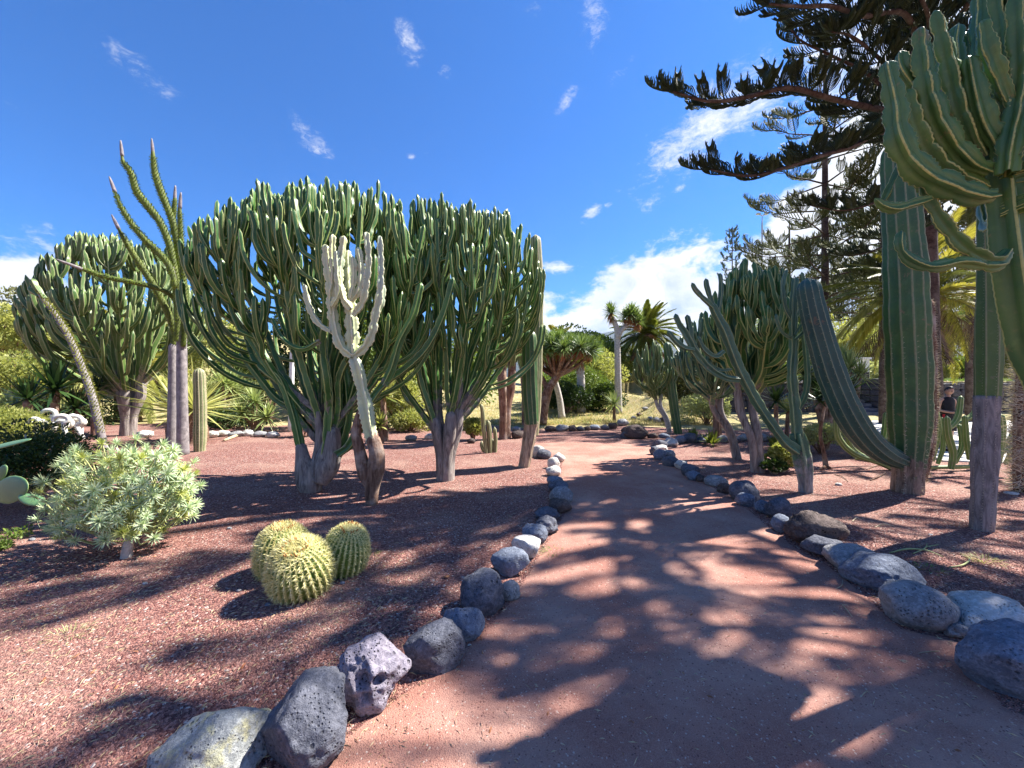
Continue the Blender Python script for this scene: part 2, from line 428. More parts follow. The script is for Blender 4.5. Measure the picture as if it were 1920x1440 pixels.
STAIR_X = (13.2, 16.0)
def gh(x, y):
    x = np.asarray(x, float); y = np.asarray(y, float)
    h = .018 * np.sin(x * 1.3 + .4) * np.cos(y * 1.1) * smooth(1, 4, y) + .012 * np.sin(2.3 * x + y * 1.7)
    h = h + .75 * smooth(13.5, 34, y) * (1 - smooth(6, 9, x)) + 7.2 * smooth(14, 36, y) * smooth(4, 34, -x)
    h = h + 3.0 * smooth(24, 60, y) * (1 - smooth(4, 9, x)) * (1 - smooth(4, 20, -x)) * .6
    # raised bed edges
    h = h + (1.62 - h) * smooth(5, 8.9, x) * smooth(14.3, 17.4, y) * (y > 14)
    ter = np.where((x > STAIR_X[0]) & (x < STAIR_X[1]), y > 19.3, y > 17.15) & (x > 8.9)
    h = np.where(ter, 1.62, h)
    pl = (x > 7) & (~ter) & (y > 7.5)
    h = np.where(pl, h * .2 - .01, h)
    return h
def ghf(x, y): return float(gh(x, y))


def P(px, py, d): return Vector(((px - 960) / F * d, d, CH - (py - 720) / F * d))
def GP(px, py):
    d = CH * F / (py - 720.0); x = (px - 960) / F * d
    return Vector((x, d, ghf(x, d)))
def PP(pts, d):
    """pixel polyline on a depth (number or one per point) -> world points"""
    if not hasattr(d, '__len__'): d = [d] * len(pts)
    return vecs([P(p[0], p[1], dd) for p, dd in zip(pts, d)])


def curve(pts, ds=.05, closed=False, nmin=4):
    """Catmull-Rom through the points, resampled at ds; returns points and 0..1 parameter of the control points"""
    p = np.asarray(pts, float)
    if len(p) == 2: p = np.array([p[0], (p[0] + p[1]) / 2, p[1]])
    e = np.vstack([2 * p[0] - p[1], p, 2 * p[-1] - p[-2]])
    out, tt = [], []
    for i in range(len(p) - 1):
        a, b_, c, d = e[i:i + 4]
        t = np.linspace(0, 1, 14, endpoint=(i == len(p) - 2))[:, None]
        out.append(.5 * ((2 * b_) + (-a + c) * t + (2 * a - 5 * b_ + 4 * c - d) * t ** 2 + (-a + 3 * b_ - 3 * c + d) * t ** 3))
        tt.append((i + t[:, 0]) / (len(p) - 1))
    q = np.vstack(out); tt = np.concatenate(tt)
    s = np.concatenate([[0], np.cumsum(np.linalg.norm(np.diff(q, axis=0), axis=1))])
    n = max(nmin, int(s[-1] / ds) + 1); u = np.linspace(0, s[-1], n)
    return np.stack([np.interp(u, s, q[:, k]) for k in range(3)], 1), np.interp(u, s, tt), u


def frames(Pt):
    T = np.gradient(Pt, axis=0); T /= np.linalg.norm(T, axis=1)[:, None] + 1e-9
    n = len(Pt); N = np.zeros((n, 3)); r = np.array([1, .13, .07]) if abs(T[0][0]) < .8 else np.array([.1, 1, 0])
    v = np.cross(T[0], r); v /= np.linalg.norm(v); N[0] = v
    for i in range(1, n):
        v = N[i - 1] - T[i] * np.dot(N[i - 1], T[i]); N[i] = v / (np.linalg.norm(v) + 1e-9)
    return T, N, np.cross(T, N)


def sweep(mb, Pt, R, ang, rad, a=0.0, b=1.0, twist=0.0, cap0=True, cap1=True):
    """ang (m,), rad (n,m) multipliers or (m,), R (n,)"""
    Pt = np.asarray(Pt, float); n, m = len(Pt), len(ang)
    T, N, B = frames(Pt)
    R = np.broadcast_to(R, (n,)); rad = np.broadcast_to(rad, (n, m))
    A = ang[None, :] + np.linspace(0, 1, n)[:, None] * twist
    rr = R[:, None] * rad
    V = Pt[:, None, :] + rr[..., None] * (np.cos(A)[..., None] * N[:, None, :] + np.sin(A)[..., None] * B[:, None, :])
    i = np.arange(n - 1)[:, None] * m; j = np.arange(m)[None, :]; j2 = (j + 1) % m
    Q = np.stack([i + j, i + j2, i + m + j2, i + m + j], -1).reshape(-1, 4)
    av = np.broadcast_to(a, (n, m)); bv = np.broadcast_to(np.asarray(b, float)[:, None] if np.ndim(b) == 1 else b, (n, m))
    vv = V.reshape(-1, 3); tr = []
    extra, ea, eb = [], [], []
    if cap0: extra.append(Pt[0]); ea.append(0); eb.append(bv[0, 0]); c = n * m; tr += [(c, (k + 1) % m, k) for k in range(m)]
    if cap1: extra.append(Pt[-1]); ea.append(0); eb.append(bv[-1, 0]); c = n * m + len(extra) - 1; o = (n - 1) * m; tr += [(c, o + k, o + (k + 1) % m) for k in range(m)]
    if extra:
        vv = np.vstack([vv, extra])
    mb.add(vv, Q, tr, np.concatenate([av.ravel(), ea]), np.concatenate([bv.ravel(), eb]))
    return mb


def tube(mb, pts, r0, r1=None, m=6, ds=.1, lump=0, a=0.0, b=1.0, seed=0):
    Pt, t, s = curve(pts, ds)
    if hasattr(r0, '__len__'): R = np.interp(t, np.linspace(0, 1, len(r0)), r0)
    else: R = r0 + (( r1 if r1 is not None else r0) - r0) * t
    ang = np.arange(m) * 2 * math.pi / m
    rad = np.ones((len(Pt), m))
    if lump:
        g = np.random.default_rng(seed + len(pts))
        ph = g.uniform(0, 6, 6)
        rad = 1 + lump * (np.sin(3 * ang[None] + ph[0] + s[:, None] * 3) * .5 + np.sin(5 * ang[None] + ph[1] - s[:, None] * 5) * .35 + np.sin(2 * ang[None] + 9 * s[:, None] + ph[2]) * .35)
    if m >= 8:
        R = R * np.sqrt(np.clip(1 - (1 - np.clip((s[-1] - s) / (R[-1] * .9 + 1e-4), 0, 1)) ** 2, .05, 1))
    return sweep(mb, Pt, R, ang, rad, a, b)


def rib_profile(nr, valley=.4, tipw=.09):
    ang, rad, a = [], [], []
    st = 2 * math.pi / nr
    for k in range(nr):
        for da, r, v in ((-tipw, 1, 1), (tipw, 1, 1), (st * .28, .5 * (1 + valley) * .93, .15), (st * .5, valley, 0), (st * .72, .5 * (1 + valley) * .93, .15)) if nr <= 5 else \
                ((-tipw, 1, 1), (tipw, 1, 1), (st * .5, valley, 0)):
            ang.append(k * st + da); rad.append(r); a.append(v)
    return np.array(ang), np.array(rad), np.array(a)
def rib_light(nr, valley=.4, tipw=.1):
    st = 2 * math.pi / nr; ang, rad, a = [], [], []
    for k in range(nr):
        for da, r, v in ((-tipw, 1, 1), (tipw, 1, 1), (st * .5, valley, 0)):
            ang.append(k * st + da); rad.append(r); a.append(v)
    return np.array(ang), np.array(rad), np.array(a)


PR4 = rib_light(4, .42, .11); PR3 = rib_profile(4, .34, .07); PR4L = rib_light(4, .45, .13)


def stem(mb, pts, r0, r1, ds=.05, seg=.17, amp=.26, prof=PR4, age=(1, 1), seed=0, tip=True, wav=0.0, twist=.5):
    """one ribbed, jointed euphorbia stem"""
    g = np.random.default_rng(seed)
    Pt, t, s = curve(pts, ds, nmin=6)
    if hasattr(r0, '__len__'): R = np.interp(t, np.linspace(0, 1, len(r0)), r0)
    else: R = r0 + (r1 - r0) * t
    L = s[-1]
    # irregular joints
    k = g.uniform(.75, 1.3, int(L / seg * 1.6) + 4) * seg; c = np.concatenate([[0], np.cumsum(k)]) - g.uniform(0, seg)
    i = np.clip(np.searchsorted(c, s, 'right') - 1, 0, len(c) - 2); u = (s - c[i]) / (c[i + 1] - c[i])
    mod = 1 - amp * 1.25 + amp * 1.25 * np.clip(np.sin(np.pi * np.clip(u, 0, 1)), 0, 1) ** .55 * (1.0 + .12 * (u - .5))
    ang, rad, a = prof
    rr = rad[None, :] * np.where(a[None, :] > .5, mod[:, None], 1.0)
    if wav: rr = rr * (1 + wav * a[None, :] * np.sin(s[:, None] * 6.28 / .035 + ang[None, :] * 3))
    if tip:
        q = np.clip((L - s) / (r1 if not hasattr(r0, '__len__') else R[-1] or .02) / 1.25, 0, 1)
        R = R * np.sqrt(np.clip(1 - (1 - q) ** 2, .02, 1))
    bb = age[0] + (age[1] - age[0]) * t; a0 = g.uniform(0, 6); tw = g.uniform(-twist, twist)
    mb.last = (Pt, R * mod, (ang[a > .99].reshape(-1, 2).mean(1) + a0)[None, :] + np.linspace(0, 1, len(Pt))[:, None] * tw, s)
    return sweep(mb, Pt, R, ang + a0, rr, a[None, :], bb, twist=tw, cap0=False)


def column(mb, pts, radii, nr=11, ds=.05, valley=.80, age=(1, 1), seed=0, ripple=.02, dome=True):
    g = np.random.default_rng(seed)
    Pt, t, s = curve(pts, ds, nmin=6)
    R = np.interp(t, np.linspace(0, 1, len(radii)), radii); L = s[-1]
    ang, rad, a = rib_light(nr, valley, .11 * math.pi / nr)
    w = 1 + ripple * np.sin(s * 9 + g.uniform(0, 6)) + ripple * .6 * np.sin(s * 23 + g.uniform(0, 6))
    rr = rad[None, :] * w[:, None] * (1 + .012 * np.sin(s[:, None] * 60 + ang[None, :] * 2))
    if dome:
        q = np.clip((L - s) / (radii[-1] * 1.15), 0, 1); R = R * np.sqrt(np.clip(1 - (1 - q) ** 2, .01, 1))
    if hasattr(age, '__len__') and len(age) > 2: bb = np.interp(t, np.linspace(0, 1, len(age)), age)
    else: bb = age[0] + (age[1] - age[0]) * t
    return sweep(mb, Pt, R, ang + g.uniform(0, 6), rr, a[None, :], bb, twist=g.uniform(-.3, .3), cap0=False), Pt, R, ang, t

# ------------------------------------------------------------------ setting: ground, path, plaza, mountain
def build_ground():
    xs = np.concatenate([-np.geomspace(3000, 40, 26), np.arange(-38, -16, .6), np.arange(-16, 17.0, .22), np.arange(17, 40, .6), np.geomspace(42, 3000, 26)])
    ys = np.concatenate([-np.geomspace(400, 8, 12), np.arange(-7, 0, .5), np.arange(0, 21, .22), np.arange(21, 50, .7), np.geomspace(52, 3500, 30)])
    X, Y = np.meshgrid(xs, ys); Z = gh(X, Y)
    Z = Z + np.where(Y > 60, -np.clip((Y - 60) * .02, 0, 4), 0)
    far = smooth(13.0, 14.6, Y + .5 * np.sin(X * 1.1) + .06 * X) 
    far = np.maximum(far, smooth(8.6, 9.4, X - .2 * Y) * 0)
    n, m = Y.shape
    i = np.arange(n - 1)[:, None] * m; j = np.arange(m - 1)[None, :]
    Q = np.stack([i + j, i + j + 1, i + m + j + 1, i + m + j], -1).reshape(-1, 4)
    mb = MB(); mb.add(np.stack([X, Y, Z], -1), Q, None, far.ravel(), 1)
    o = mb.build('ground', 'red_gravel'); o['kind'] = 'structure'; o['label'] = 'dark red volcanic gravel covering the cactus beds'
build_ground()

LEFT_EDGE = [(560, 1440), (700, 1335), (800, 1265), (890, 1190), (950, 1120), (985, 1070), (1025, 1010), (1052, 970), (1067, 930), (1050, 893), (1052, 862), (1015, 845), (985, 832)]
RIGHT_EDGE = [(2150, 1440), (1900, 1330), (1800, 1195), (1700, 1180), (1625, 1110), (1560, 1060), (1500, 1030), (1440, 985), (1390, 942), (1330, 902), (1265, 872), (1228, 855), (1225, 838), (1215, 824)]
def edge_fn(E):
    w = [GP(*p) for p in E]; d = np.array([p.y for p in w]); x = np.array([p.x for p in w])
    return lambda yy: np.where(yy < d[0], x[0] + (yy - d[0]) * (x[2] - x[0]) / (d[2] - d[0]), np.interp(yy, d, x))
eL, eR = edge_fn(LEFT_EDGE), edge_fn(RIGHT_EDGE)
def build_path():
    ys = np.arange(-2.5, 10.6, .12); k = 26
    t = np.linspace(0, 1, k)
    L, R = eL(ys), eR(ys)
    X = L[:, None] + (R - L)[:, None] * t; Y = np.repeat(ys[:, None], k, 1)
    Z = gh(X, Y) + .008 - .012 * np.where((t[None] == 0) | (t[None] == 1), 1, 0) - .02 * smooth(9.6, 10.6, Y)
    n, m = X.shape; i = np.arange(n - 1)[:, None] * m; j = np.arange(m - 1)[None, :]
    Q = np.stack([i + j, i + j + 1, i + m + j + 1, i + m + j], -1).reshape(-1, 4)
    o = MB().add(np.stack([X, Y, Z], -1), Q).build('path', 'path_soil'); o['kind'] = 'structure'; o['label'] = 'trodden reddish cinder path winding between two rows of stones'
build_path()

def slab(mb, c, s, rz=0.0, a=.5, jit=0.0, g=None):
    """box as 8 verts"""
    v = np.array([(x, y, z) for z in (-.5, .5) for y in (-.5, .5) for x in (-.5, .5)]) * np.array(s)
    if jit: v = v + g.uniform(-jit, jit, v.shape)
    ca, sa = math.cos(rz), math.sin(rz); v = v @ np.array([[ca, sa, 0], [-sa, ca, 0], [0, 0, 1]]) + np.array(c)
    return mb.add(v, [(0, 2, 3, 1), (4, 5, 7, 6), (0, 1, 5, 4), (2, 6, 7, 3), (0, 4, 6, 2), (1, 3, 7, 5)], None, a, 1)

pl = [(8.3, 7.6), (10.2, 7.2), (40, 6.8), (40, 17.0), (12.6, 17.0), (12.2, 14.4), (9.6, 9.6)]
mb = MB(); V = [(x, y, ghf(x, y) * .2 + .004 + zz) for zz in (0.03, -.3) for x, y in pl]; n = len(pl)
cx = np.mean(np.array(V[:n]), 0)
mb.add([(x, y, z) for x, y, z in V] + [tuple(cx)], [(k, k + n, (k + 1) % n + n, (k + 1) % n) for k in range(n)], [(2 * n, k, (k + 1) % n) for k in range(n)])
o = mb.build('paved_plaza', 'plaza', None, False); o['kind'] = 'structure'; o['label'] = 'pale sunlit paving in front of the dark stone wall'

# far blue mountain with terraces of white houses
def mountain():
    mb = MB(); n, m = 60, 16
    th = np.linspace(math.radians(-80), math.radians(80), n); t = np.linspace(0, 1, m)
    A, T = np.meshgrid(th, t)
    hh = 460 + 230 * np.sin(A * 2.3 + .9) + 60 * np.sin(A * 9) + 25 * np.sin(A * 23)
    Rr = 3300 + 2300 * T
    Z = -60 + (hh + 60) * T ** .9 + 25 * np.sin(A * 40 + T * 9) * T
    mb.add(np.stack([Rr * np.sin(A), Rr * np.cos(A), Z], -1), [(i * n + j, i * n + j + 1, (i + 1) * n + j + 1, (i + 1) * n + j) for i in range(m - 1) for j in range(n - 1)])
    o = mb.build('mountain', 'mountain'); o['kind'] = 'structure'; o['label'] = 'distant blue mountainside under the cloud bank'
mountain()
g = np.random.default_rng(5); mb = MB()
for k in range(30):
    px = g.uniform(1090, 1148); py = 632 + g.normal(0, 1.5) + (px - 1100) * .02; d = 4700
    v = P(px, py, d); slab(mb, v, (g.uniform(9, 20), 12, g.uniform(5, 10)), g.uniform(0, 3))
tag(mb.build('village', 'house_white', None, False), 'thin line of tiny white houses on the far mountainside', 'village', None, 'stuff')

# ------------------------------------------------------------------ candelabra trees
def ysil_fn(pts):
    xs, ys = zip(*pts)
    return lambda x: float(np.interp(x, xs, ys))


def candelabra(name, label, base_px, d, fork, centre_px, rx, ry, ztop, zedge, ysil, n_limb, n_stem, r, mat, seed, group=None, lean=(0, 0), trunk_r=.13,
               n_trunk=3, seg=.17, ds=.055, barkmat='trunk_grey', prof=PR4L, low=.35, sub=True, extra=None, cyoff=0.0):
    g = np.random.default_rng(seed)
    bx = (base_px - 960) / F * d; by = d; bz = ghf(bx, by) - .05
    cx = (centre_px - 960) / F * d; cy = by + cyoff
    root = thing(name, label, 'cactus', (bx, by, bz + .05), group)
    fk = Vector((bx + lean[0], by + lean[1], fork))
    # trunk: a clump of fused woody columns
    tb = MB(); heads = []
    for k in range(n_trunk):
        a_ = k * 2 * math.pi / n_trunk + g.uniform(-.4, .4); sp = trunk_r * .9
        top = fk + Vector((math.cos(a_) * sp * 1.7, math.sin(a_) * sp * 1.4, g.uniform(-.12, .22)))
        tube(tb, [(bx + math.cos(a_) * sp * .45, by + math.sin(a_) * sp * .45, bz), (bx + lean[0] * .35 + math.cos(a_) * sp * .6, by + math.sin(a_) * sp * .6, bz + (fork - bz) * .4),
                  (top.x - math.cos(a_) * .05, top.y, bz + (fork - bz) * .75), tuple(top)], [trunk_r * .75, trunk_r * .62, trunk_r * .72, trunk_r * .58], m=12, ds=.05, lump=.10, seed=seed + k)
        heads.append(top)
    tb.build('trunk', barkmat, root)
    def zcap(x, y):
        px = 960 + x / y * F
        z1 = CH + y * (720 - ysil(px)) / F
        rho = min(1.2, math.hypot((x - cx) / rx, (y - cy) / ry))
        return min(z1, ztop - (ztop - zedge) * rho ** 2.3)
    def bez(p0, p1, p2, p3, k=7):
        t = np.linspace(0, 1, k)[:, None]
        return (1 - t) ** 3 * vecs([p0])[0] + 3 * (1 - t) ** 2 * t * vecs([p1])[0] + 3 * (1 - t) * t * t * vecs([p2])[0] + t ** 3 * vecs([p3])[0]
    limbs = []
    ga = math.pi * (3 - math.sqrt(5))
    for i in range(n_limb):
        rho = math.sqrt((i + .6) / n_limb) * .97; th = i * ga + g.uniform(-.25, .25)
        tx, ty = cx + rx * rho * math.cos(th), cy + ry * rho * math.sin(th)
        tz = zcap(tx, ty) - g.uniform(0, .18)
        h = min(heads, key=lambda q: math.hypot(q.x - tx, q.y - ty))
        p0 = Vector((h.x * .75 + fk.x * .25, h.y * .75 + fk.y * .25, h.z - g.uniform(0.05, .3)))
        o2 = Vector((tx - p0.x, ty - p0.y, 0)); dz = tz - p0.z
        p1 = p0 + o2 * .48 + Vector((0, 0, dz * .24)); p2 = Vector((tx, ty, 0)) - o2 * .16; p2.z = tz - dz * .46
        path = bez(p0, p1, p2, Vector((tx, ty, tz)))
        path[2:5] += g.normal(0, .03, (3, 3))
        mb = MB(); rr = r * g.uniform(1.15, 1.35)
        stem(mb, path, [rr * 1.15, rr * 1.05, rr, r * .9], r * .9, ds, seg, .26, prof, (.35 + g.uniform(-.1, .15), 1.3), seed * 100 + i, twist=.4)
        ob = mb.build('branch', mat, root)
        Pt, t, s = curve(path, .1)
        limbs.append((Pt, t, ob))
    for i in range(n_stem):
        rho = math.sqrt(g.uniform(0, 1)) ** .85; th = g.uniform(0, 2 * math.pi)
        if g.uniform() < .35: th = -math.pi / 2 + g.normal(0, 1.0)      # a little denser towards the path side
        tx, ty = cx + rx * rho * math.cos(th), cy + ry * rho * math.sin(th)
        cap = zcap(tx, ty); tz = cap - abs(g.normal(0, .17)) + (.10 if g.uniform() < .15 else 0)
        if rho > .55 and g.uniform() < low: tz = cap - g.uniform(.2, 1.0) * (cap - fork) * .50
        best, bs = None, 1e9
        for (Pt, t, ob) in limbs:
            hd = np.hypot(Pt[:, 0] - tx, Pt[:, 1] - ty); dz = tz - Pt[:, 2]
            ok = (t > .12) & (t < .9) & (dz > hd * .9 + .16)
            if not ok.any(): continue
            cost = np.where(ok, hd * 1.0 + np.abs(dz - (.5 + .6 * hd)) * .35, 9e9); kk = int(cost.argmin())
            c_ = cost[kk] + g.uniform(0, .12)
            if c_ < bs: bs, best = c_, (Pt[kk], ob)
        if best is None: continue
        p0, ob = best; p0 = Vector(p0); o2 = Vector((tx - p0.x, ty - p0.y, 0)); dz = tz - p0.z
        if o2.length < .10:
            a_ = g.uniform(0, 6.28); o2 = Vector((math.cos(a_), math.sin(a_), 0)) * .11; tx, ty = p0.x + o2.x, p0.y + o2.y
        p1 = p0 + o2 * .62 + Vector((0, 0, dz * .06)); p2 = Vector((tx, ty, tz - dz * .55)) - o2 * .05
        path = bez(p0, p1, p2, Vector((tx, ty, tz)), 6)
        path[1:-1] += g.normal(0, .012, (4, 3))
        mb = MB(); rr = r * g.uniform(.72, 1.0)
        stem(mb, path, [rr * .62, rr * .95, rr, rr, rr * .92], rr * .9, ds, seg * g.uniform(.8, 1.1), g.uniform(.18, .34), prof, (g.uniform(.55, 1.1), 1.4), seed * 1000 + i, twist=.5)
        mb.build('stem', mat, ob if sub else root)
    if extra: extra(root, fk, g)
    return root


SIL_AB = ysil_fn([(300, 470), (325, 405), (345, 395), (380, 385), (430, 362), (450, 372), (485, 342), (520, 362), (550, 335), (600, 342), (640, 335), (700, 342), (730, 345), (760, 368), (800, 366), (850, 378), (900, 392), (950, 392), (975, 408), (1000, 442), (1012, 470)])


def extraA(root, fk, g):
    # two bare green trunks below the crown, as old limbs that left low down
    for pts, d, r in (([(585, 905), (570, 870), (560, 820), (548, 770), (528, 715), (505, 690), (480, 650), (440, 590), (400, 540), (365, 500)], 5.5, .055),
                      ([(600, 895), (612, 850), (615, 800), (618, 740), (612, 690), (600, 640), (580, 560), (560, 500)], 5.5, .065),
                      ([(620, 880), (640, 830), (652, 780), (650, 720), (640, 660), (640, 600)], 5.7, .065),
                      ([(632, 852), (655, 835), (672, 800), (690, 760), (720, 720), (760, 690), (800, 650), (830, 590), (850, 520)], 5.4, .055),
                      ([(545, 765), (515, 745), (480, 700), (450, 660)], 5.6, .05),
                      ([(600, 640), (565, 655), (530, 635), (508, 595)], 5.0, .03),
                      ([(720, 722), (735, 690), (750, 640), (775, 590), (790, 530)], 5.2, .05)):
        mb = MB(); stem(mb, PP(pts, d), [r * 1.25, r * 1.15, r, r * .95], r, .045, .2, .16, PR3, (.42, 1.25), int(r * 1e4) + len(pts), twist=.3)
        mb.build('branch', 'green_candelabra', root)
    mb = MB()
    tube(mb, PP([(582, 930), (580, 905), (573, 880), (567, 855), (563, 830)], 5.5), [.10, .145, .13, .095, .065], m=14, ds=.03, lump=.15, seed=3)
    tube(mb, PP([(600, 900), (615, 870), (622, 830), (625, 800)], 5.55), [.15, .17, .13, .08], m=14, ds=.03, lump=.16, seed=4)
    mb.build('trunk_foot', 'trunk_grey', root)


candelabra('candelabra_cactus', 'huge dark green candelabra cactus with forked low trunk, widest crown of the left bed', 590, 5.55, 0.95, 566, 2.04, 1.3, 4.7, 3.65, SIL_AB,
           28, 470, .042, 'green_candelabra', 11, lean=(.12, 0.1), trunk_r=.085, n_trunk=3, extra=extraA, low=.45, cyoff=.65)
candelabra('candelabra_cactus', 'dense candelabra cactus on a thick grey woody trunk right of the pale one', 835, 6.2, 1.05, 854, 1.54, 1.15, 4.85, 3.35, SIL_AB,
           26, 420, .041, 'green_candelabra', 23, lean=(.02, 0), trunk_r=.13, n_trunk=5, low=.6, cyoff=.45)
candelabra('candelabra_cactus', 'wide sunlit candelabra cactus at the far left behind the silver shrub', 240, 11.7, 1.5, 224, 2.25, 1.9, 6.35, 3.6,
           ysil_fn([(20, 520), (35, 462), (60, 452), (100, 447), (150, 430), (200, 438), (260, 450), (300, 458), (400, 450)]), 26, 400, .068, 'far_candelabra', 37, lean=(.1, 0), trunk_r=.17, n_trunk=5, seg=.33, ds=.12, low=.6)
candelabra('candelabra_cactus', 'candelabra cactus with reddish trunk half hidden behind the tall ribbed columns', 945, 10.9, 2.0, 940, 1.05, .9, 5.0, 3.0,
           ysil_fn([(850, 500), (1015, 450)]), 12, 70, .075, 'far_candelabra', 41, trunk_r=.17, n_trunk=3, seg=.3, ds=.13, barkmat='trunk_brown', low=.7)
candelabra('candelabra_cactus', 'distant candelabra cactus whose arm tips show right of the tall columns', 985, 14.5, 2.2, 990, .85, .9, 4.4, 3.2,
           ysil_fn([(900, 560), (1035, 590)]), 10, 50, .09, 'far_candelabra', 43, trunk_r=.15, n_trunk=3, seg=.34, ds=.16, barkmat='trunk_brown')
candelabra('candelabra_cactus', 'dark candelabra cactus with bare grey trunk in the right bed', 1420, 6.7, 1.42, 1415, .86, .9, 3.65, 2.7,
           ysil_fn([(1310, 560), (1330, 520), (1345, 497), (1375, 482), (1400, 484), (1440, 492), (1480, 512), (1505, 545)]), 16, 120, .056, 'green_candelabra', 53, lean=(-.10, .15), trunk_r=.095, n_trunk=2, seg=.3, low=.5)
candelabra('candelabra_cactus', 'smaller candelabra cactus with slanting green trunk left of the bare grey trunk', 1384, 7.9, 1.35, 1325, .68, .7, 2.95, 2.05,
           ysil_fn([(1250, 620), (1280, 590), (1340, 572), (1400, 560)]), 12, 110, .040, 'blue_candelabra', 59, lean=(-.42, 0), trunk_r=.075, n_trunk=2, seg=.24, barkmat='trunk_grey', low=.6)
candelabra('candelabra_cactus', 'small pale-trunked candelabra cactus by the date palm beyond the path', 1256, 12.2, 1.15, 1226, .75, .7, 2.95, 1.9,
           ysil_fn([(1180, 640), (1200, 632), (1240, 626), (1270, 640)]), 10, 46, .05, 'far_candelabra', 61, lean=(-.35, 0), trunk_r=.07, n_trunk=2, seg=.3, ds=.12, barkmat='trunk_pale')
candelabra('candelabra_cactus', 'candelabra cactus crown behind the leaning blue-green column, right bed', 1345, 10.6, 1.5, 1362, .9, .8, 3.3, 2.3,
           ysil_fn([(1250, 600), (1450, 560)]), 10, 46, .05, 'far_candelabra', 67, trunk_r=.10, n_trunk=3, seg=.3, ds=.12, barkmat='trunk_brown')

# ------------------------------------------------------------------ pale variegated cactus
root = thing('pale_candelabra_cactus', 'pale cream-green jointed cactus on a split reddish trunk in front of the dark crowns', 'cactus', tuple(GP(698, 942)))
mb = MB()
tube(mb, PP([(697, 945), (698, 915), (704, 880), (706, 850), (697, 815)], 5.0), [.075, .085, .115, .10, .075], m=12, ds=.03, lump=.12, seed=1)
tube(mb, PP([(695, 915), (685, 885), (676, 850), (668, 815), (672, 785), (681, 765)], 5.03), [.06, .085, .075, .065, .055, .05], m=10, ds=.03, lump=.13, seed=2)
mb.build('trunk', 'trunk_brown', root)
def gs(pts, r0, r1, d=5.0, age=(1, 1.3), s=0, name='branch', seg=.16):
    mb = MB(); stem(mb, PP(pts, d), r0, r1, .022, seg, .34, PR3, age, 700 + s, wav=.10, twist=.35); mb.build(name, 'ghost', root)
gs([(703, 850), (692, 800), (686, 765), (676, 715), (668, 685), (661, 667)], [.085, .082, .10, .098, .082, .075], .07, age=(.40, 1.0), s=1, seg=.7)
gs([(661, 669), (661, 640), (659, 600), (658, 575), (655, 535), (653, 500), (653, 469)], [.085, .092, .085, .07, .058, .05], .045, s=2)
gs([(660, 668), (640, 650), (628, 615), (623, 577), (620, 540), (613, 495), (610, 458)], [.055, .07, .072, .068, .058, .05], .04, 4.96, s=3)
gs([(622, 590), (621, 555), (626, 520), (623, 480), (624, 439)], [.04, .058, .05, .042], .04, 4.93, s=4)
gs([(620, 622), (600, 609), (586, 590), (576, 563), (570, 533)], [.03, .045, .045, .034], .03, 4.92, s=5)
gs([(662, 669), (684, 651), (697, 626), (703, 592), (710, 560), (714, 510), (712, 442)], [.055, .068, .07, .064, .055, .05], .042, 4.98, s=6)
gs([(662, 592), (680, 566), (687, 532), (691, 487), (687, 435)], [.045, .06, .055, .05], .042, 4.9, s=7)
gs([(658, 580), (643, 558), (636, 520), (640, 480), (645, 442)], [.045, .055, .05, .045], .04, 4.9, s=8)
gs([(658, 565), (672, 547), (677, 515), (676, 490), (671, 463)], [.035, .045, .045, .04], .036, 4.86, s=9)
gs([(703, 592), (714, 572), (717, 550), (717, 532)], [.035, .045, .042], .036, 5.05, s=10)
gs([(657, 560), (663, 530), (664, 500), (661, 480)], [.035, .042, .04], .036, 4.84, s=11)
gs([(622, 575), (634, 550), (633, 515), (631, 470)], [.035, .045, .042], .036, 4.86, s=12)

# ------------------------------------------------------------------ leaning candelabra with long arms (right bed)
root = thing('leaning_arm_cactus', 'slim green cactus with one long arm leaning far left over the right bed', 'cactus', tuple(GP(1510, 922)))
mb = MB(); stem(mb, PP([(1511, 928), (1509, 890), (1503, 855), (1497, 828), (1494, 812)], 5.5), [.085, .10, .125, .12, .09], .09, .03, .5, .10, PR3, (.30, .62), 3, tip=False); mb.build('trunk', 'blue_candelabra', root)
def ar(pts, r0, d=5.5, age=(.95, 1.3), s=0, seg=.26, par=None, name='branch', amp=.2):
    mb = MB(); stem(mb, PP(pts, d), r0, r0[-1], .028, seg, amp, PR3, age, 800 + s, wav=.05, twist=.3); return mb.build(name, 'blue_candelabra', par or root)
m0 = ar([(1495, 822), (1492, 780), (1488, 740), (1485, 700), (1488, 650), (1487, 610), (1488, 560), (1492, 520)], [.075, .078, .07, .068, .062, .058, .05, .045], s=1)
ar([(1494, 770), (1508, 745), (1514, 715), (1512, 670), (1508, 635), (1503, 600)], [.035, .042, .04, .04, .035], 5.6, s=2, par=m0, name='stem')
ar([(1484, 634), (1468, 624), (1458, 605), (1455, 588)], [.025, .03, .028], 5.45, s=3, par=m0, name='stem')
ar([(1492, 636), (1508, 620), (1520, 597), (1527, 583)], [.022, .026, .02], 5.4, s=4, par=m0, name='stem')
ar([(1490, 628), (1504, 605), (1512, 585), (1516, 568)], [.022, .024, .018], 5.45, s=5, par=m0, name='stem')
ar([(1486, 602), (1472, 575), (1468, 535), (1475, 505)], [.03, .036, .03], 5.5, s=6, par=m0, name='stem')
ar([(1488, 600), (1502, 575), (1508, 540), (1503, 510)], [.03, .036, .03], 5.65, s=16, par=m0, name='stem')
m1 = ar([(1496, 846), (1470, 826), (1440, 785), (1420, 755), (1402, 722), (1386, 690), (1372, 655), (1359, 620), (1346, 595), (1333, 568)], [.085, .07, .068, .074, .074, .072, .074, .066, .05], 5.45, s=7, seg=.32, amp=.14)
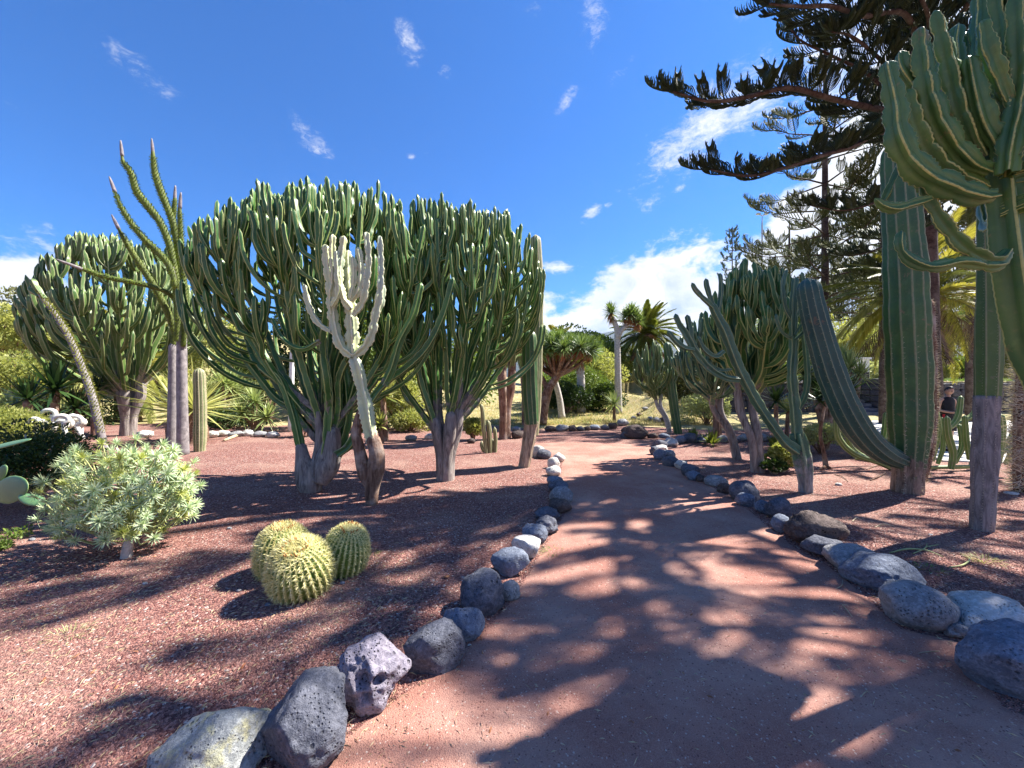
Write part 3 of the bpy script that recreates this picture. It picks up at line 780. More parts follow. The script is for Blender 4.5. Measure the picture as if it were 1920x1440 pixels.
ar([(1336, 575), (1322, 562), (1306, 546), (1297, 530)], [.035, .038, .03], 5.4, s=8, par=m1, name='stem')
ar([(1337, 577), (1331, 556), (1326, 540), (1323, 522)], [.035, .038, .034], 5.5, s=9, par=m1, name='stem')
ar([(1345, 592), (1350, 565), (1352, 540), (1350, 512)], [.03, .036, .03], 5.55, s=10, par=m1, name='stem')
m2 = ar([(1386, 712), (1360, 708), (1330, 690), (1304, 660), (1285, 625), (1272, 605), (1266, 588)], [.04, .056, .062, .060, .052, .042], 5.3, s=11, seg=.3, amp=.12)
ar([(1302, 656), (1280, 650), (1262, 634), (1252, 620)], [.03, .042, .03], 5.2, s=12, par=m2, name='stem')
ar([(1320, 682), (1298, 640), (1292, 610), (1288, 590)], [.03, .045, .034], 5.3, s=13, par=m2, name='stem')
ar([(1358, 658), (1342, 668), (1322, 656), (1308, 630)], [.03, .042, .03], 5.3, s=14, par=m1, name='stem')
ar([(1372, 692), (1355, 694), (1338, 688), (1325, 675)], [.02, .028, .02], 5.4, s=15, par=m1, name='stem')

# ------------------------------------------------------------------ ribbed columns
def spines(mb, Pt, R, ang, step, ln, g, a0=0.0, frac=1.0, every=1, t0=0, t1=1.0):
    """short spine tufts along every rib"""
    T, N, B = frames(Pt); s = np.concatenate([[0], np.cumsum(np.linalg.norm(np.diff(Pt, axis=0), axis=1))])
    nrib = len(ang) // 3
    for k in range(0, nrib, every):
        A = (ang[3 * k] + ang[3 * k + 1]) / 2
        for u in np.arange(s[-1] * t0, s[-1] * t1, step):
            if g.uniform() > frac: continue
            i = np.array([np.interp(u, s, Pt[:, c]) for c in range(3)]); j = int(np.searchsorted(s, u).clip(0, len(s) - 1))
            n_ = math.cos(A) * N[j] + math.sin(A) * B[j]; tn = np.cross(T[j], n_)
            r_ = np.interp(u, s, R)
            p = i + n_ * r_
            for q in range(4):
                dv = n_ * g.uniform(.3, 1) + tn * g.uniform(-1, 1) + T[j] * g.uniform(-.8, .8); dv /= np.linalg.norm(dv)
                w = np.cross(dv, n_) * ln * .05 + 1e-5; L = ln * g.uniform(.5, 1.2)
                mb.add([p - w, p + w, p + dv * L], None, [(0, 1, 2)], g.uniform(), 1)


g = np.random.default_rng(99)
root = thing('giant_column_cactus', 'massive ribbed column cactus with one arm curving down and up to the left', 'cactus', tuple(GP(1700, 925)))
mb, Pc, Rc, Ac, tc = column(MB(), PP([(1700, 930), (1702, 890), (1704, 840), (1705, 780), (1704, 700), (1700, 600), (1697, 500), (1692, 420), (1687, 330), (1684, 262)], 5.41),
                [.178, .165, .205, .235, .245, .245, .235, .215, .20, .18], 12, .05, .80, (.2, .42, 1, 1.1, 1.2, 1.2, 1.2), 5)
st_ = mb.build('stem', 'column', root)
mb, Pa, Ra, Aa, ta = column(MB(), PP([(1708, 872), (1685, 862), (1655, 848), (1620, 818), (1588, 770), (1560, 705), (1540, 640), (1524, 580), (1513, 522)], [5.4, 5.38, 5.32, 5.25, 5.2, 5.2, 5.2, 5.2, 5.2]),
                [.10, .12, .145, .165, .175, .172, .162, .15, .14], 12, .045, .80, (.35, .8, 1.2, 1.2), 6, .012)
am_ = mb.build('arm', 'column_blue', root)
mb, Pd, Rd, Ad, td = column(MB(), PP([(1722, 900), (1735, 840), (1741, 770), (1742, 700), (1740, 620), (1739, 560)], 5.75), [.09, .10, .10, .09, .085, .07], 8, .05, .84, (.1, .42, .44, .5), 7)
dd_ = mb.build('dead_stem', 'trunk_brown', root)
mb = MB(); spines(mb, Pc, Rc, Ac, .07, .028, g, t0=.0, t1=.45); spines(mb, Pc, Rc, Ac, .06, .05, g, every=2, t1=.22)
spines(mb, Pd, Rd, Ad, .035, .055, g); spines(mb, Pa, Ra, Aa, .09, .018, g)
mb.build('spines', 'spine_pale', root, kind='stuff')
mb = MB(); tube(mb, PP([(1728, 842), (1733, 828), (1740, 812), (1741, 800)], 5.6), [.05, .085, .07, .04], m=10, ds=.02, lump=.22, seed=8); mb.build('scar', 'trunk_brown', root)

root = thing('column_cactus', 'tall straight column cactus, green above and grey corky below, near the right edge', 'cactus', tuple(GP(1840, 992)))
mb, Pc, Rc, Ac, tc = column(MB(), PP([(1840, 997), (1843, 950), (1846, 880), (1849, 810), (1851, 742)], 4.1), [.088, .092, .10, .102, .097], 9, .04, .86, (0, .1, .1, .1), 11, .03, dome=False); mb.build('stem_base', 'column_cork', root)
mb2, Pe, Re, Ae, te = column(MB(), PP([(1851, 746), (1853, 680), (1854, 600), (1854, 500), (1852, 430), (1850, 372)], 4.1), [.094, .108, .105, .092, .085, .075], 7, .04, .70, (1.2, 1.2, 1.2, 1.2), 12, .015); mb2.build('stem', 'column_cork', root)
mb = MB(); spines(mb, Pc, Rc, Ac, .028, .022, g); spines(mb, Pe, Re, Ae, .03, .014, g); mb.build('spines', 'spine_pale', root, kind='stuff')

root = thing('spiny_column_cactus', 'brown spiny column cactus cut off by the right edge of the view', 'cactus', tuple(GP(1917, 918)))
mb, Pc, Rc, Ac, tc = column(MB(), PP([(1914, 925), (1916, 860), (1918, 780), (1922, 700), (1930, 600)], 5.5), [.07, .085, .085, .08, .07], 9, .05, .8, (.1, .3, .4, .5), 13); mb.build('stem', 'trunk_brown', root)
mb = MB(); spines(mb, Pc, Rc, Ac, .03, .15, g); mb.build('spines', 'spine_pale', root, kind='stuff')

root = thing('column_cactus', 'pair of ribbed column stems on one pale trunk beside the left row of path stones', 'cactus', tuple(GP(985, 874)))
mb, *_ = column(MB(), PP([(982, 877), (988, 845), (994, 810), (997, 788)], 7.15), [.115, .105, .13, .135], 10, .05, .84, (0, .1, .25, .4), 14, .05, dome=False); mb.build('trunk', 'column_pale', root)
mb, *_ = column(MB(), PP([(997, 795), (994, 740), (993, 690), (993, 650), (992, 618)], 7.1), [.13, .145, .145, .14, .13], 11, .05, .78, (.5, 1, 1.2, 1.2), 15); mb.build('stem', 'column', root)
mb, *_ = column(MB(), PP([(1000, 815), (1004, 740), (1006, 640), (1007, 560), (1006, 500), (1004, 440)], 7.4), [.10, .115, .12, .12, .115, .10], 11, .06, .78, (.5, 1, 1.2, 1.2), 16); mb.build('stem', 'column_pale', root)

root = thing('column_cactus', 'low clump of thin ribbed stems, one leaning, near the thick grey trunk', 'cactus', tuple(GP(918, 851)))
for k, (pts, r) in enumerate([([(912, 851), (909, 825), (906, 795), (905, 775), (902, 757)], .048), ([(919, 852), (918, 825), (917, 805), (915, 788)], .056), ([(928, 851), (929, 825), (927, 800)], .045), ([(910, 850), (904, 838), (903, 826)], .045), ([(922, 852), (925, 838), (923, 822)], .05)]):
    mb, *_ = column(MB(), PP(pts, 8.5 + .05 * k), [r * .9, r, r, r * .8], 8, .05, .72, (.7, 1.2, 1.2), 20 + k); mb.build('stem', 'column_pale', root)

root = thing('column_cactus', 'slim ribbed column cactus standing in front of the golden fan yucca', 'cactus', tuple(GP(374, 846)))
mb, Pc, Rc, Ac, _ = column(MB(), PP([(374, 850), (375, 810), (375, 760), (374, 715), (373, 690)], 8.8), [.11, .13, .125, .12, .10], 11, .05, .74, (.8, 1.2, 1.2), 27); mb.build('stem', 'column_pale', root)
mb = MB(); spines(mb, Pc, Rc, Ac, .06, .03, g); mb.build('spines', 'spine_pale', root, kind='stuff')

root = thing('column_cactus', 'lone slightly tilted column cactus at the near end of the right stone row', 'cactus', tuple(GP(1271, 813)))
mb, *_ = column(MB(), PP([(1272, 815), (1265, 770), (1258, 715), (1254, 670), (1250, 641)], 11.9), [.12, .135, .135, .13, .12], 9, .07, .76, (.7, 1.2, 1.2), 28); mb.build('stem', 'column', root)

# ------------------------------------------------------------------ near candelabra, upper right
root = thing('near_candelabra_cactus', 'large close candelabra cactus with wavy three-winged arms filling the upper right corner', 'cactus', (3.45, 2.42, 0.0))
def nr(pts, r0, d=2.4, s=0, par=None, name='branch', age=(1, 1.4), amp=.30, seg=.15):
    mb = MB(); stem(mb, PP(pts, d), r0, r0[-1], .016, seg, amp, PR3, age, 900 + s, wav=.075, twist=.6); o_ = mb.build(name, 'near_candelabra', par or root)
    Pt, Rm, RA, sl_ = mb.last; T, N, B = frames(Pt); sp = MB(); gq = np.random.default_rng(s)
    for k in range(RA.shape[1]):
        for u in np.arange(.02, sl_[-1] - .01, .021):
            j = int(np.searchsorted(sl_, u).clip(0, len(sl_) - 1)); A = RA[j, k]; n_ = math.cos(A) * N[j] + math.sin(A) * B[j]; tn = np.cross(T[j], n_); p = Pt[j] + n_ * Rm[j]
            for sgn in (-1, 1):
                dv = n_ + tn * sgn * .8 + T[j] * gq.normal(0, .3); dv /= np.linalg.norm(dv); w = T[j] * .0011; sp.add([p - w, p + w, p + dv * .009], None, [(0, 1, 2)], .3, 1)
    sp.build('spines', 'spine_dark', o_, False, kind='stuff'); return o_
mb = MB(); stem(mb, vecs([(3.45, 2.42, -.05), (3.43, 2.42, .5), (3.36, 2.4, 1.1), tuple(P(1965, 720, 2.42)), tuple(P(1925, 640, 2.41)), tuple(P(1903, 520, 2.4)), tuple(P(1890, 400, 2.4)), tuple(P(1878, 258, 2.4))]), [.13, .12, .11, .105, .10, .095, .095, .085], .085, .02, .6, .10, PR3, (.1, 1.6), 901, tip=True, wav=.02)
trk = mb.build('trunk', 'near_candelabra', root)
nr([(1848, 292), (1825, 255), (1803, 205), (1787, 150), (1772, 95), (1752, 20)], [.035, .060, .068, .066, .060, .05, .036], 2.36, 1)
nr([(1858, 320), (1815, 300), (1772, 250), (1745, 190), (1730, 120), (1724, 52)], [.035, .058, .068, .066, .055, .038], 2.30, 2)
nr([(1866, 366), (1835, 368), (1785, 352), (1722, 318), (1686, 262), (1678, 195), (1662, 115)], [.035, .06, .072, .072, .066, .056, .04], 2.22, 3)
nr([(1850, 350), (1790, 325), (1745, 285), (1716, 225), (1702, 168)], [.03, .058, .066, .056, .04], 2.34, 4)
nr([(1725, 175), (1708, 150), (1694, 125), (1688, 95)], [.025, .045, .045, .034], 2.36, 5)
nr([(1884, 318), (1868, 262), (1850, 232), (1832, 180), (1815, 105)], [.035, .058, .06, .038], 2.3, 6)
nr([(1892, 190), (1868, 130), (1852, 90), (1842, 38)], [.03, .05, .05, .034], 2.26, 7)
nr([(1884, 325), (1882, 260), (1880, 200), (1885, 130), (1880, 60), (1868, -20)], [.05, .06, .062, .058, .04], 2.3, 8)
nr([(1888, 325), (1894, 268), (1905, 210), (1912, 140), (1908, 60), (1900, -40)], [.05, .058, .062, .056, .04], 2.24, 9)
nr([(1890, 330), (1904, 270), (1930, 220), (1950, 130), (1952, 20), (1945, -90)], [.04, .058, .062, .056, .04], 2.3, 10)
nr([(1874, 262), (1855, 200), (1800, 140), (1790, 90), (1796, 45)], [.03, .05, .052, .05, .036], 2.52, 11)
nr([(1876, 262), (1862, 190), (1840, 110), (1838, 20), (1842, -60)], [.03, .05, .056, .05, .036], 2.55, 12)
nr([(1876, 262), (1830, 215), (1770, 200), (1735, 215), (1712, 290)][:4] + [(1722, 140)], [.03, .05, .05, .05, .036], 2.62, 13)
nr([(1892, 470), (1866, 490), (1815, 468), (1778, 430), (1748, 385), (1728, 345)], [.03, .048, .052, .05, .045, .03], 2.3, 14, amp=.36)
nr([(1882, 496), (1855, 500), (1800, 492), (1745, 500), (1705, 486), (1688, 462), (1690, 432)], [.025, .034, .036, .036, .034, .03, .022], 2.2, 15, amp=.36)
nr([(1745, 372), (1715, 380), (1680, 390), (1655, 385), (1640, 372)], [.02, .03, .032, .028, .018], 2.24, 16)
nr([(1690, 300), (1668, 350), (1655, 378), (1640, 380)], [.02, .026, .024, .018], 2.4, 17)
for k, (x0, y0, x1, y1, d) in enumerate([(1880, 300, 1812, 60, 2.62), (1876, 310, 1775, 110, 2.7), (1870, 330, 1745, 150, 2.75), (1866, 345, 1705, 205, 2.6), (1884, 290, 1862, 30, 2.7), (1880, 300, 1830, 140, 2.5), (1872, 340, 1790, 215, 2.5), (1888, 290, 1905, 90, 2.6), (1878, 330, 1762, 60, 2.85), (1868, 372, 1712, 250, 2.45)]):
    xm = x0 + (x1 - x0) * .72
    nr([(x0, y0), (xm, y0 - (y0 - y1) * .12), (x1 + (xm - x1) * .35, y0 - (y0 - y1) * .42), (x1 + 4, y0 - (y0 - y1) * .75), (x1, y1)], [.04, .056, .058, .052, .036], d, 60 + k)
gg = np.random.default_rng(77)
for k in range(26):        # the part of the same crown beyond the edge of the view
    a_ = gg.uniform(-2.3, 1.5); rr = gg.uniform(.4, 1.25); p0 = Vector(P(1880, 262, 2.4)) + Vector((0, 0, gg.uniform(-.5, .1)))
    t_ = p0 + Vector((abs(math.cos(a_)) * rr + .15, math.sin(a_) * rr * .8 + .1, gg.uniform(.9, 1.7)))
    if t_.y < 1.4: continue
    mb = MB(); stem(mb, vecs([p0, p0 + Vector(((t_ - p0).x * .75, (t_ - p0).y * .75, .12)), Vector((t_.x, t_.y, p0.z + .55)), t_]), [.035, .055, .06, .035], .04, .03, .16, .3, PR3, (1, 1.4), 950 + k, wav=.04)
    mb.build('branch', 'near_candelabra', root)

# ------------------------------------------------------------------ stones
def ico(sub):
    import bmesh
    bm = bmesh.new(); bmesh.ops.create_icosphere(bm, subdivisions=sub, radius=1.0)
    v = np.array([x.co[:] for x in bm.verts]); t = np.array([[x.index for x in f.verts] for f in bm.faces]); bm.free()
    return v, t
ICO = {k: ico(k) for k in (2, 3, 4, 5)}


def nz(v, s, off, o=3):
    return np.array([mnoise.fractal(Vector(p * s) + Vector(off), 1.0, 2.1, o) for p in v])


def rock(x0, x1, y0, y1, style, label, mat, group, yaw=None, seed=0, name='border_stone', sink=.17, hmul=1.0):
    g = np.random.default_rng(seed * 7 + int(x0) + int(y1) * 3)
    d = CH * F / (y1 - 720.0)
    w = (x1 - x0) / F * d; dc = d + .36 * w
    w = (x1 - x0) / F * dc; cx = ((x0 + x1) / 2 - 960) / F * dc
    ztop = CH - (y0 - 720) / F * (dc + .1 * w)
    H = float(np.clip(ztop, .42 * w, .86 * w)) * hmul
    dep = w * g.uniform(.75, .95)
    gz = ghf(cx, dc)
    sub = 5 if w * F / dc > 120 else 4 if w * F / dc > 45 else 3 if w * F / dc > 16 else 2
    v, t = ICO[sub]; v = v.copy()
    if style == 'angular':
        for _ in range(9):
            n = g.normal(size=3); n /= np.linalg.norm(n); k = g.uniform(.55, .82); dd = v @ n
            v = v - np.where(dd > k, (dd - k) * .93, 0)[:, None] * n
        v = v * (1 + .10 * nz(v, 1.6, g.uniform(0, 50, 3)) + .045 * nz(v, 5, g.uniform(0, 50, 3)) + (.018 * nz(v, 16, g.uniform(0, 50, 3)) if sub > 3 else 0))[:, None]
    elif style == 'lava':
        n1 = nz(v, 1.5, g.uniform(0, 50, 3)); n2 = nz(v, 4.2, g.uniform(0, 50, 3)); n3 = nz(v, 11, g.uniform(0, 50, 3), 2)
        v = v * (1 + .24 * n1 + .16 * -np.abs(n2) + .05 * n3)[:, None]
    elif style == 'holed':
        n1 = nz(v, 1.3, g.uniform(0, 50, 3)); v = v * (1 + .28 * n1 + .04 * nz(v, 5, (3, 9, 1)))[:, None]
        for c, rr, dp in (((-.05, -.75, .35), .26, .42), ((.38, -.72, .30), .22, .36), ((.10, -.95, -.1), .16, .25), ((-.4, -.6, .6), .10, .12), ((.3, -.3, .9), .09, .12)):
            dd = np.linalg.norm(v - np.array(c) / np.linalg.norm(c) * .95, axis=1); v = v * (1 - dp * np.clip(1 - (dd / rr) ** 2, 0, 1) ** .6)[:, None]
    else:
        for _ in range(4):
            n = g.normal(size=3); n /= np.linalg.norm(n); k = g.uniform(.62, .85); dd = v @ n
            v = v - np.where(dd > k, (dd - k) * .72, 0)[:, None] * n
        v = v * (1 + .20 * nz(v, .85, g.uniform(0, 50, 3)) + .045 * nz(v, 3.2, g.uniform(0, 50, 3)) + (.014 * nz(v, 14, g.uniform(0, 50, 3)) if sub > 3 else 0))[:, None]
    v = v / np.array([np.ptp(v[:, 0]), np.ptp(v[:, 1]), np.ptp(v[:, 2])]) 
    v[:, 2] -= v[:, 2].min(); v[:, :2] -= (v[:, :2].max(0) + v[:, :2].min(0)) / 2
    v = v * np.array([w, dep, H * (1 + sink)]); v[:, 2] -= H * sink
    yw = yaw if yaw is not None else g.uniform(-.25, .25)
    ca, sa = math.cos(yw), math.sin(yw); v[:, :2] = v[:, :2] @ np.array([[ca, sa], [-sa, ca]])
    v += np.array([cx, dc, gz])
    mb = MB(); mb.add(v, None, t)
    o = mb.build(name, mat, None, True)
    me = o.data; me.vertices.foreach_set('co', (v - np.array([cx, dc, gz])).ravel().astype(np.float32)); o.location = (cx, dc, gz)
    return tag(o, label, 'stone', group)


GL, GR, GF = 'stones edging the left side of the path', 'stones edging the right side of the path', 'stones of the far rows'
S = [
 (306, 500, 1316, 1500, 'angular', 'stone_lichen', GL, 'big angular boulder with yellow-green lichen, nearest stone of the left row'),
 (490, 668, 1266, 1462, 'angular', 'stone_dark', GL, 'large smooth dark boulder, half in sun, between the lichen boulder and the holed one'),
 (630, 770, 1194, 1345, 'holed', 'stone_purple', GL, 'purplish lava boulder with deep holes in its front face'),
 (764, 874, 1158, 1272, 'angular', 'stone_dark', GL, 'chunky dark boulder with a speckled flat face, right after the holed one'),
 (826, 910, 1128, 1208, 'angular', 'stone_blue', GL, 'jagged blue-grey stone behind the chunky speckled boulder'),
 (860, 946, 1056, 1154, 'round', 'stone_dark', GL, 'smooth dark egg-like boulder leaning on a small pitted pale stone'),
 (936, 976, 1064, 1124, 'round', 'stone_grey', GL, 'small pitted light grey stone beside the smooth dark egg-like boulder'),
 (920, 992, 1022, 1080, 'angular', 'stone_blue', GL, 'speckled blue-grey oval stone just nearer than the white one'),
 (958, 1014, 1002, 1046, 'round', 'stone_pale', GL, 'bright whitish rounded stone, the palest of the left row'),
 (978, 1028, 982, 1022, 'lava', 'stone_blue', GL, 'dark bluish stone just beyond the bright whitish one, left row'),
 (1002, 1048, 966, 1004, 'lava', 'stone_dark', GL, 'black pitted lava stone of the left row, with a pale patch on top'),
 (1001, 1050, 951, 980, 'lava', 'stone_dark', GL, 'flat dark stone lying behind the black pitted lava stone'),
 (1028, 1072, 936, 964, 'lava', 'stone_brown', GL, 'brownish pitted stone where the left row bends'),
 (1029, 1075, 912, 946, 'round', 'stone_grey', GL, 'light grey speckled round stone at the rightmost bulge of the left row'),
 (1026, 1068, 902, 926, 'round', 'stone_dark', GL, 'dark dome-shaped stone right behind the grey speckled round one'),
 (1025, 1057, 892, 912, 'round', 'stone_blue', GL, 'small blue-grey stone behind the dark dome-shaped one'),
 (1023, 1053, 873, 895, 'lava', 'stone_pale', GL, 'pale lumpy stone with a dark base, left row'),
 (1026, 1050, 856, 880, 'lava', 'stone_pale', GL, 'small whitish stone near the far end of the left row'),
 (1036, 1060, 848, 867, 'lava', 'stone_pale', GL, 'pale stone sticking out towards the path at the far end of the left row'),
 (996, 1022, 820, 858, 'angular', 'stone_pale', GL, 'tall whitish block standing beside the paired column cactus'),
 (1005, 1034, 841, 861, 'angular', 'stone_dark', GL, 'black wedge-shaped stone at the foot of the tall whitish block'),
 # right row, near to far
 (1812, 1995, 1168, 1345, 'round', 'stone_blue', GR, 'huge speckled blue-grey boulder cut by the right edge, largest stone of the right row'),
 (1776, 1925, 1144, 1212, 'round', 'stone_pale', GR, 'long white stone tucked behind the huge blue-grey boulder'),
 (1768, 1832, 1160, 1204, 'lava', 'stone_grey', GR, 'small brownish-grey stone wedged between the egg-shaped stone and the huge boulder'),
 (1664, 1780, 1084, 1190, 'round', 'stone_grey', GR, 'smooth egg-shaped light grey stone of the right row'),
 (1586, 1716, 1054, 1116, 'round', 'stone_blue', GR, 'flat oval speckled grey stone next to the egg-shaped one'),
 (1546, 1644, 1027, 1080, 'round', 'stone_grey', GR, 'light grey stone with a sunlit left end, right row'),
 (1508, 1582, 1021, 1048, 'angular', 'stone_dark', GR, 'low dark slab in front of the big brown lava boulder'),
 (1472, 1578, 957, 1032, 'lava', 'stone_brown', GR, 'big brown rough lava boulder with a lumpy crest'),
 (1448, 1484, 964, 1001, 'round', 'stone_blue', GR, 'small blue-grey stone at the left foot of the big brown lava boulder'),
 (1437, 1484, 929, 979, 'round', 'stone_dark', GR, 'upright dark domed stone of the right row'),
 (1416, 1444, 936, 966, 'angular', 'stone_blue', GR, 'angular stone with a pale top left of the upright dark domed one'),
 (1366, 1418, 896, 940, 'round', 'stone_dark', GR, 'dark rounded boulder behind a small angular blue stone'),
 (1381, 1417, 922, 952, 'angular', 'stone_blue', GR, 'small angular blue stone leaning on the dark rounded boulder'),
 (1344, 1372, 902, 924, 'lava', 'stone_brown', GR, 'small brown stone left of the dark rounded boulder'),
 (1320, 1361, 887, 910, 'round', 'stone_grey', GR, 'light grey oval stone of the right row, in full sun'),
 (1304, 1322, 885, 902, 'lava', 'stone_brown', GR, 'tiny brown stone left of the light grey oval one'),
 (1276, 1313, 867, 892, 'round', 'stone_dark', GR, 'dark dome stone with a smaller blue one before it'),
 (1285, 1312, 879, 899, 'angular', 'stone_blue', GR, 'small blue stone set in front of a dark dome stone'),
 (1264, 1290, 862, 880, 'lava', 'stone_pale', GR, 'pale broken stone just left of the dark dome stone'),
 (1242, 1274, 855, 876, 'round', 'stone_dark', GR, 'blackish round stone near the far bend of the right row'),
 (1240, 1266, 845, 864, 'round', 'stone_grey', GR, 'grey stone atop the bend of the right row'),
 (1225, 1249, 843, 865, 'round', 'stone_blue', GR, 'blue-grey stone on the path side of the far bend'),
 (1217, 1236, 838, 856, 'lava', 'stone_dark', GR, 'dark stone at the very tip of the bend of the right row'),
 (1228, 1252, 834, 848, 'lava', 'stone_pale', GR, 'whitish sliver stone lying across the bend'),
 (1229, 1252, 824, 842, 'angular', 'stone_dark', GR, 'black angular stone left of the bright white one'),
 (1246, 1272, 821, 837, 'round', 'stone_pale', GR, 'bright white flat stone of the right bed, between a black and a blue one'),
 (1264, 1286, 817, 833, 'round', 'stone_blue', GR, 'blue stone right of the bright white flat one'),
 (1278, 1306, 812, 832, 'round', 'stone_dark', GR, 'largest dark stone beyond the bright white flat one'),
 (1303, 1326, 820, 831, 'round', 'stone_blue', GR, 'flat bluish stone at the foot of the slanting green trunk'),
 (1322, 1348, 822, 831, 'lava', 'stone_dark', GR, 'low dark stone behind the slanting green trunk'),
 (1346, 1366, 815, 829, 'lava', 'stone_grey', GR, 'grey stone left of the bare grey trunk'),
 (1366, 1388, 818, 830, 'round', 'stone_dark', GR, 'dark round stone partly hidden by the bare grey trunk'),
 (1384, 1404, 814, 828, 'angular', 'stone_grey', GR, 'angular grey stone directly left of the bare grey trunk'),
 (1422, 1442, 813, 829, 'lava', 'stone_grey', GR, 'grey stone emerging right of the bare grey trunk'),
 (1438, 1462, 819, 830, 'round', 'stone_blue', GR, 'flat blue-grey stone above the lime green shrub'),
 (1460, 1478, 816, 828, 'angular', 'stone_grey', GR, 'small grey block above the lime green shrub, next to the slim trunk'),
 (1166, 1216, 795, 823, 'round', 'stone_brown', GF, 'big rounded brown boulder alone at the mouth of the far path'),
 (1162, 1190, 807, 822, 'angular', 'stone_dark', GF, 'dark low stone against the left side of the big brown boulder'),
 (1213, 1234, 811, 822, 'lava', 'stone_brown', GF, 'small brown stone just right of the big rounded brown boulder'),
 (1236, 1258, 812, 822, 'round', 'stone_blue', GF, 'bluish cobble second to the right of the big brown boulder'),
 (1040, 1068, 796, 809, 'round', 'stone_grey', GF, 'rounded beige-grey stone right of the paired columns, far row'),
 (1020, 1044, 799, 809, 'lava', 'stone_brown', GF, 'small brown stone left of the rounded beige-grey one, far row'),
 (1064, 1082, 797, 809, 'lava', 'stone_brown', GF, 'brown stone right of the rounded beige-grey one, far row'),
 (1079, 1096, 799, 809, 'round', 'stone_dark', GF, 'dark pebble-like stone in the middle of the far row'),
 (1094, 1108, 799, 808, 'lava', 'stone_brown', GF, 'small brown stone left of the blue-grey one, far row'),
 (1103, 1126, 796, 807, 'round', 'stone_blue', GF, 'blue-grey oval stone of the far row'),
 (1126, 1142, 795, 806, 'lava', 'stone_dark', GF, 'dark lumpy stone right of the blue-grey oval, far row'),
 (1138, 1158, 792, 804, 'angular', 'stone_brown', GF, 'brown angular stone below the little yucca tree'),
 (1155, 1180, 786, 800, 'lava', 'stone_grey', GF, 'grey stone heap end of the far row under the little yucca tree'),
 (1183, 1194, 782, 789, 'round', 'stone_grey', GF, 'tiny grey stone, lowest of the line climbing to the palm'),
 (1193, 1204, 779, 786, 'round', 'stone_brown', GF, 'tiny brown stone, second of the line climbing to the palm'),
 (1204, 1216, 777, 783, 'round', 'stone_grey', GF, 'tiny grey stone, third of the line climbing to the palm'),
 (1214, 1226, 783, 792, 'round', 'stone_blue', GF, 'small bluish stone at the right side of the far path'),
 (1224, 1240, 783, 794, 'lava', 'stone_grey', GF, 'light stone before the pale-trunked candelabra cactus'),
 (1238, 1256, 784, 794, 'round', 'stone_brown', GF, 'brown stone at the foot of the pale-trunked candelabra cactus'),
 (958, 984, 807, 823, 'round', 'stone_brown', GF, 'brown boulder between the reddish trunk and the paired columns'),
 (960, 978, 799, 808, 'round', 'stone_grey', GF, 'grey stone behind the brown boulder left of the paired columns'),
 (385, 410, 808, 822, 'lava', 'stone_pale', GF, 'whitish stone right beside the slim ribbed column, far left row'),
 (408, 432, 807, 820, 'lava', 'stone_pale', GF, 'second whitish stone from the slim ribbed column, far left row'),
 (430, 456, 809, 821, 'angular', 'stone_grey', GF, 'grey block in the middle of the far left row'),
 (455, 476, 806, 819, 'lava', 'stone_pale', GF, 'pale stone above the fallen dead branch, far left row'),
 (474, 500, 808, 820, 'round', 'stone_grey', GF, 'rounded grey stone right of the fallen dead branch'),
 (498, 524, 809, 820, 'lava', 'stone_pale', GF, 'pale low stone left of the big green trunk, far left row'),
 (796, 814, 812, 824, 'round', 'stone_pale', GF, 'whitish round stone below the bright shrub behind the crowns'),
 (760, 782, 814, 826, 'round', 'stone_grey', GF, 'grey stone left of the whitish round one behind the crowns'),
 (874, 892, 822, 833, 'lava', 'stone_brown', GF, 'brown stone by the lime clump behind the thick grey trunk'),
 (255, 285, 806, 822, 'lava', 'stone_pale', GF, 'whitish stone behind the silver shrub, left of the grey poles'),
]
for k, (x0, x1, y0, y1, st, mt, gp, lb) in enumerate(S):
    rock(x0, x1, y0, y1, st, lb, mt, gp, seed=k)

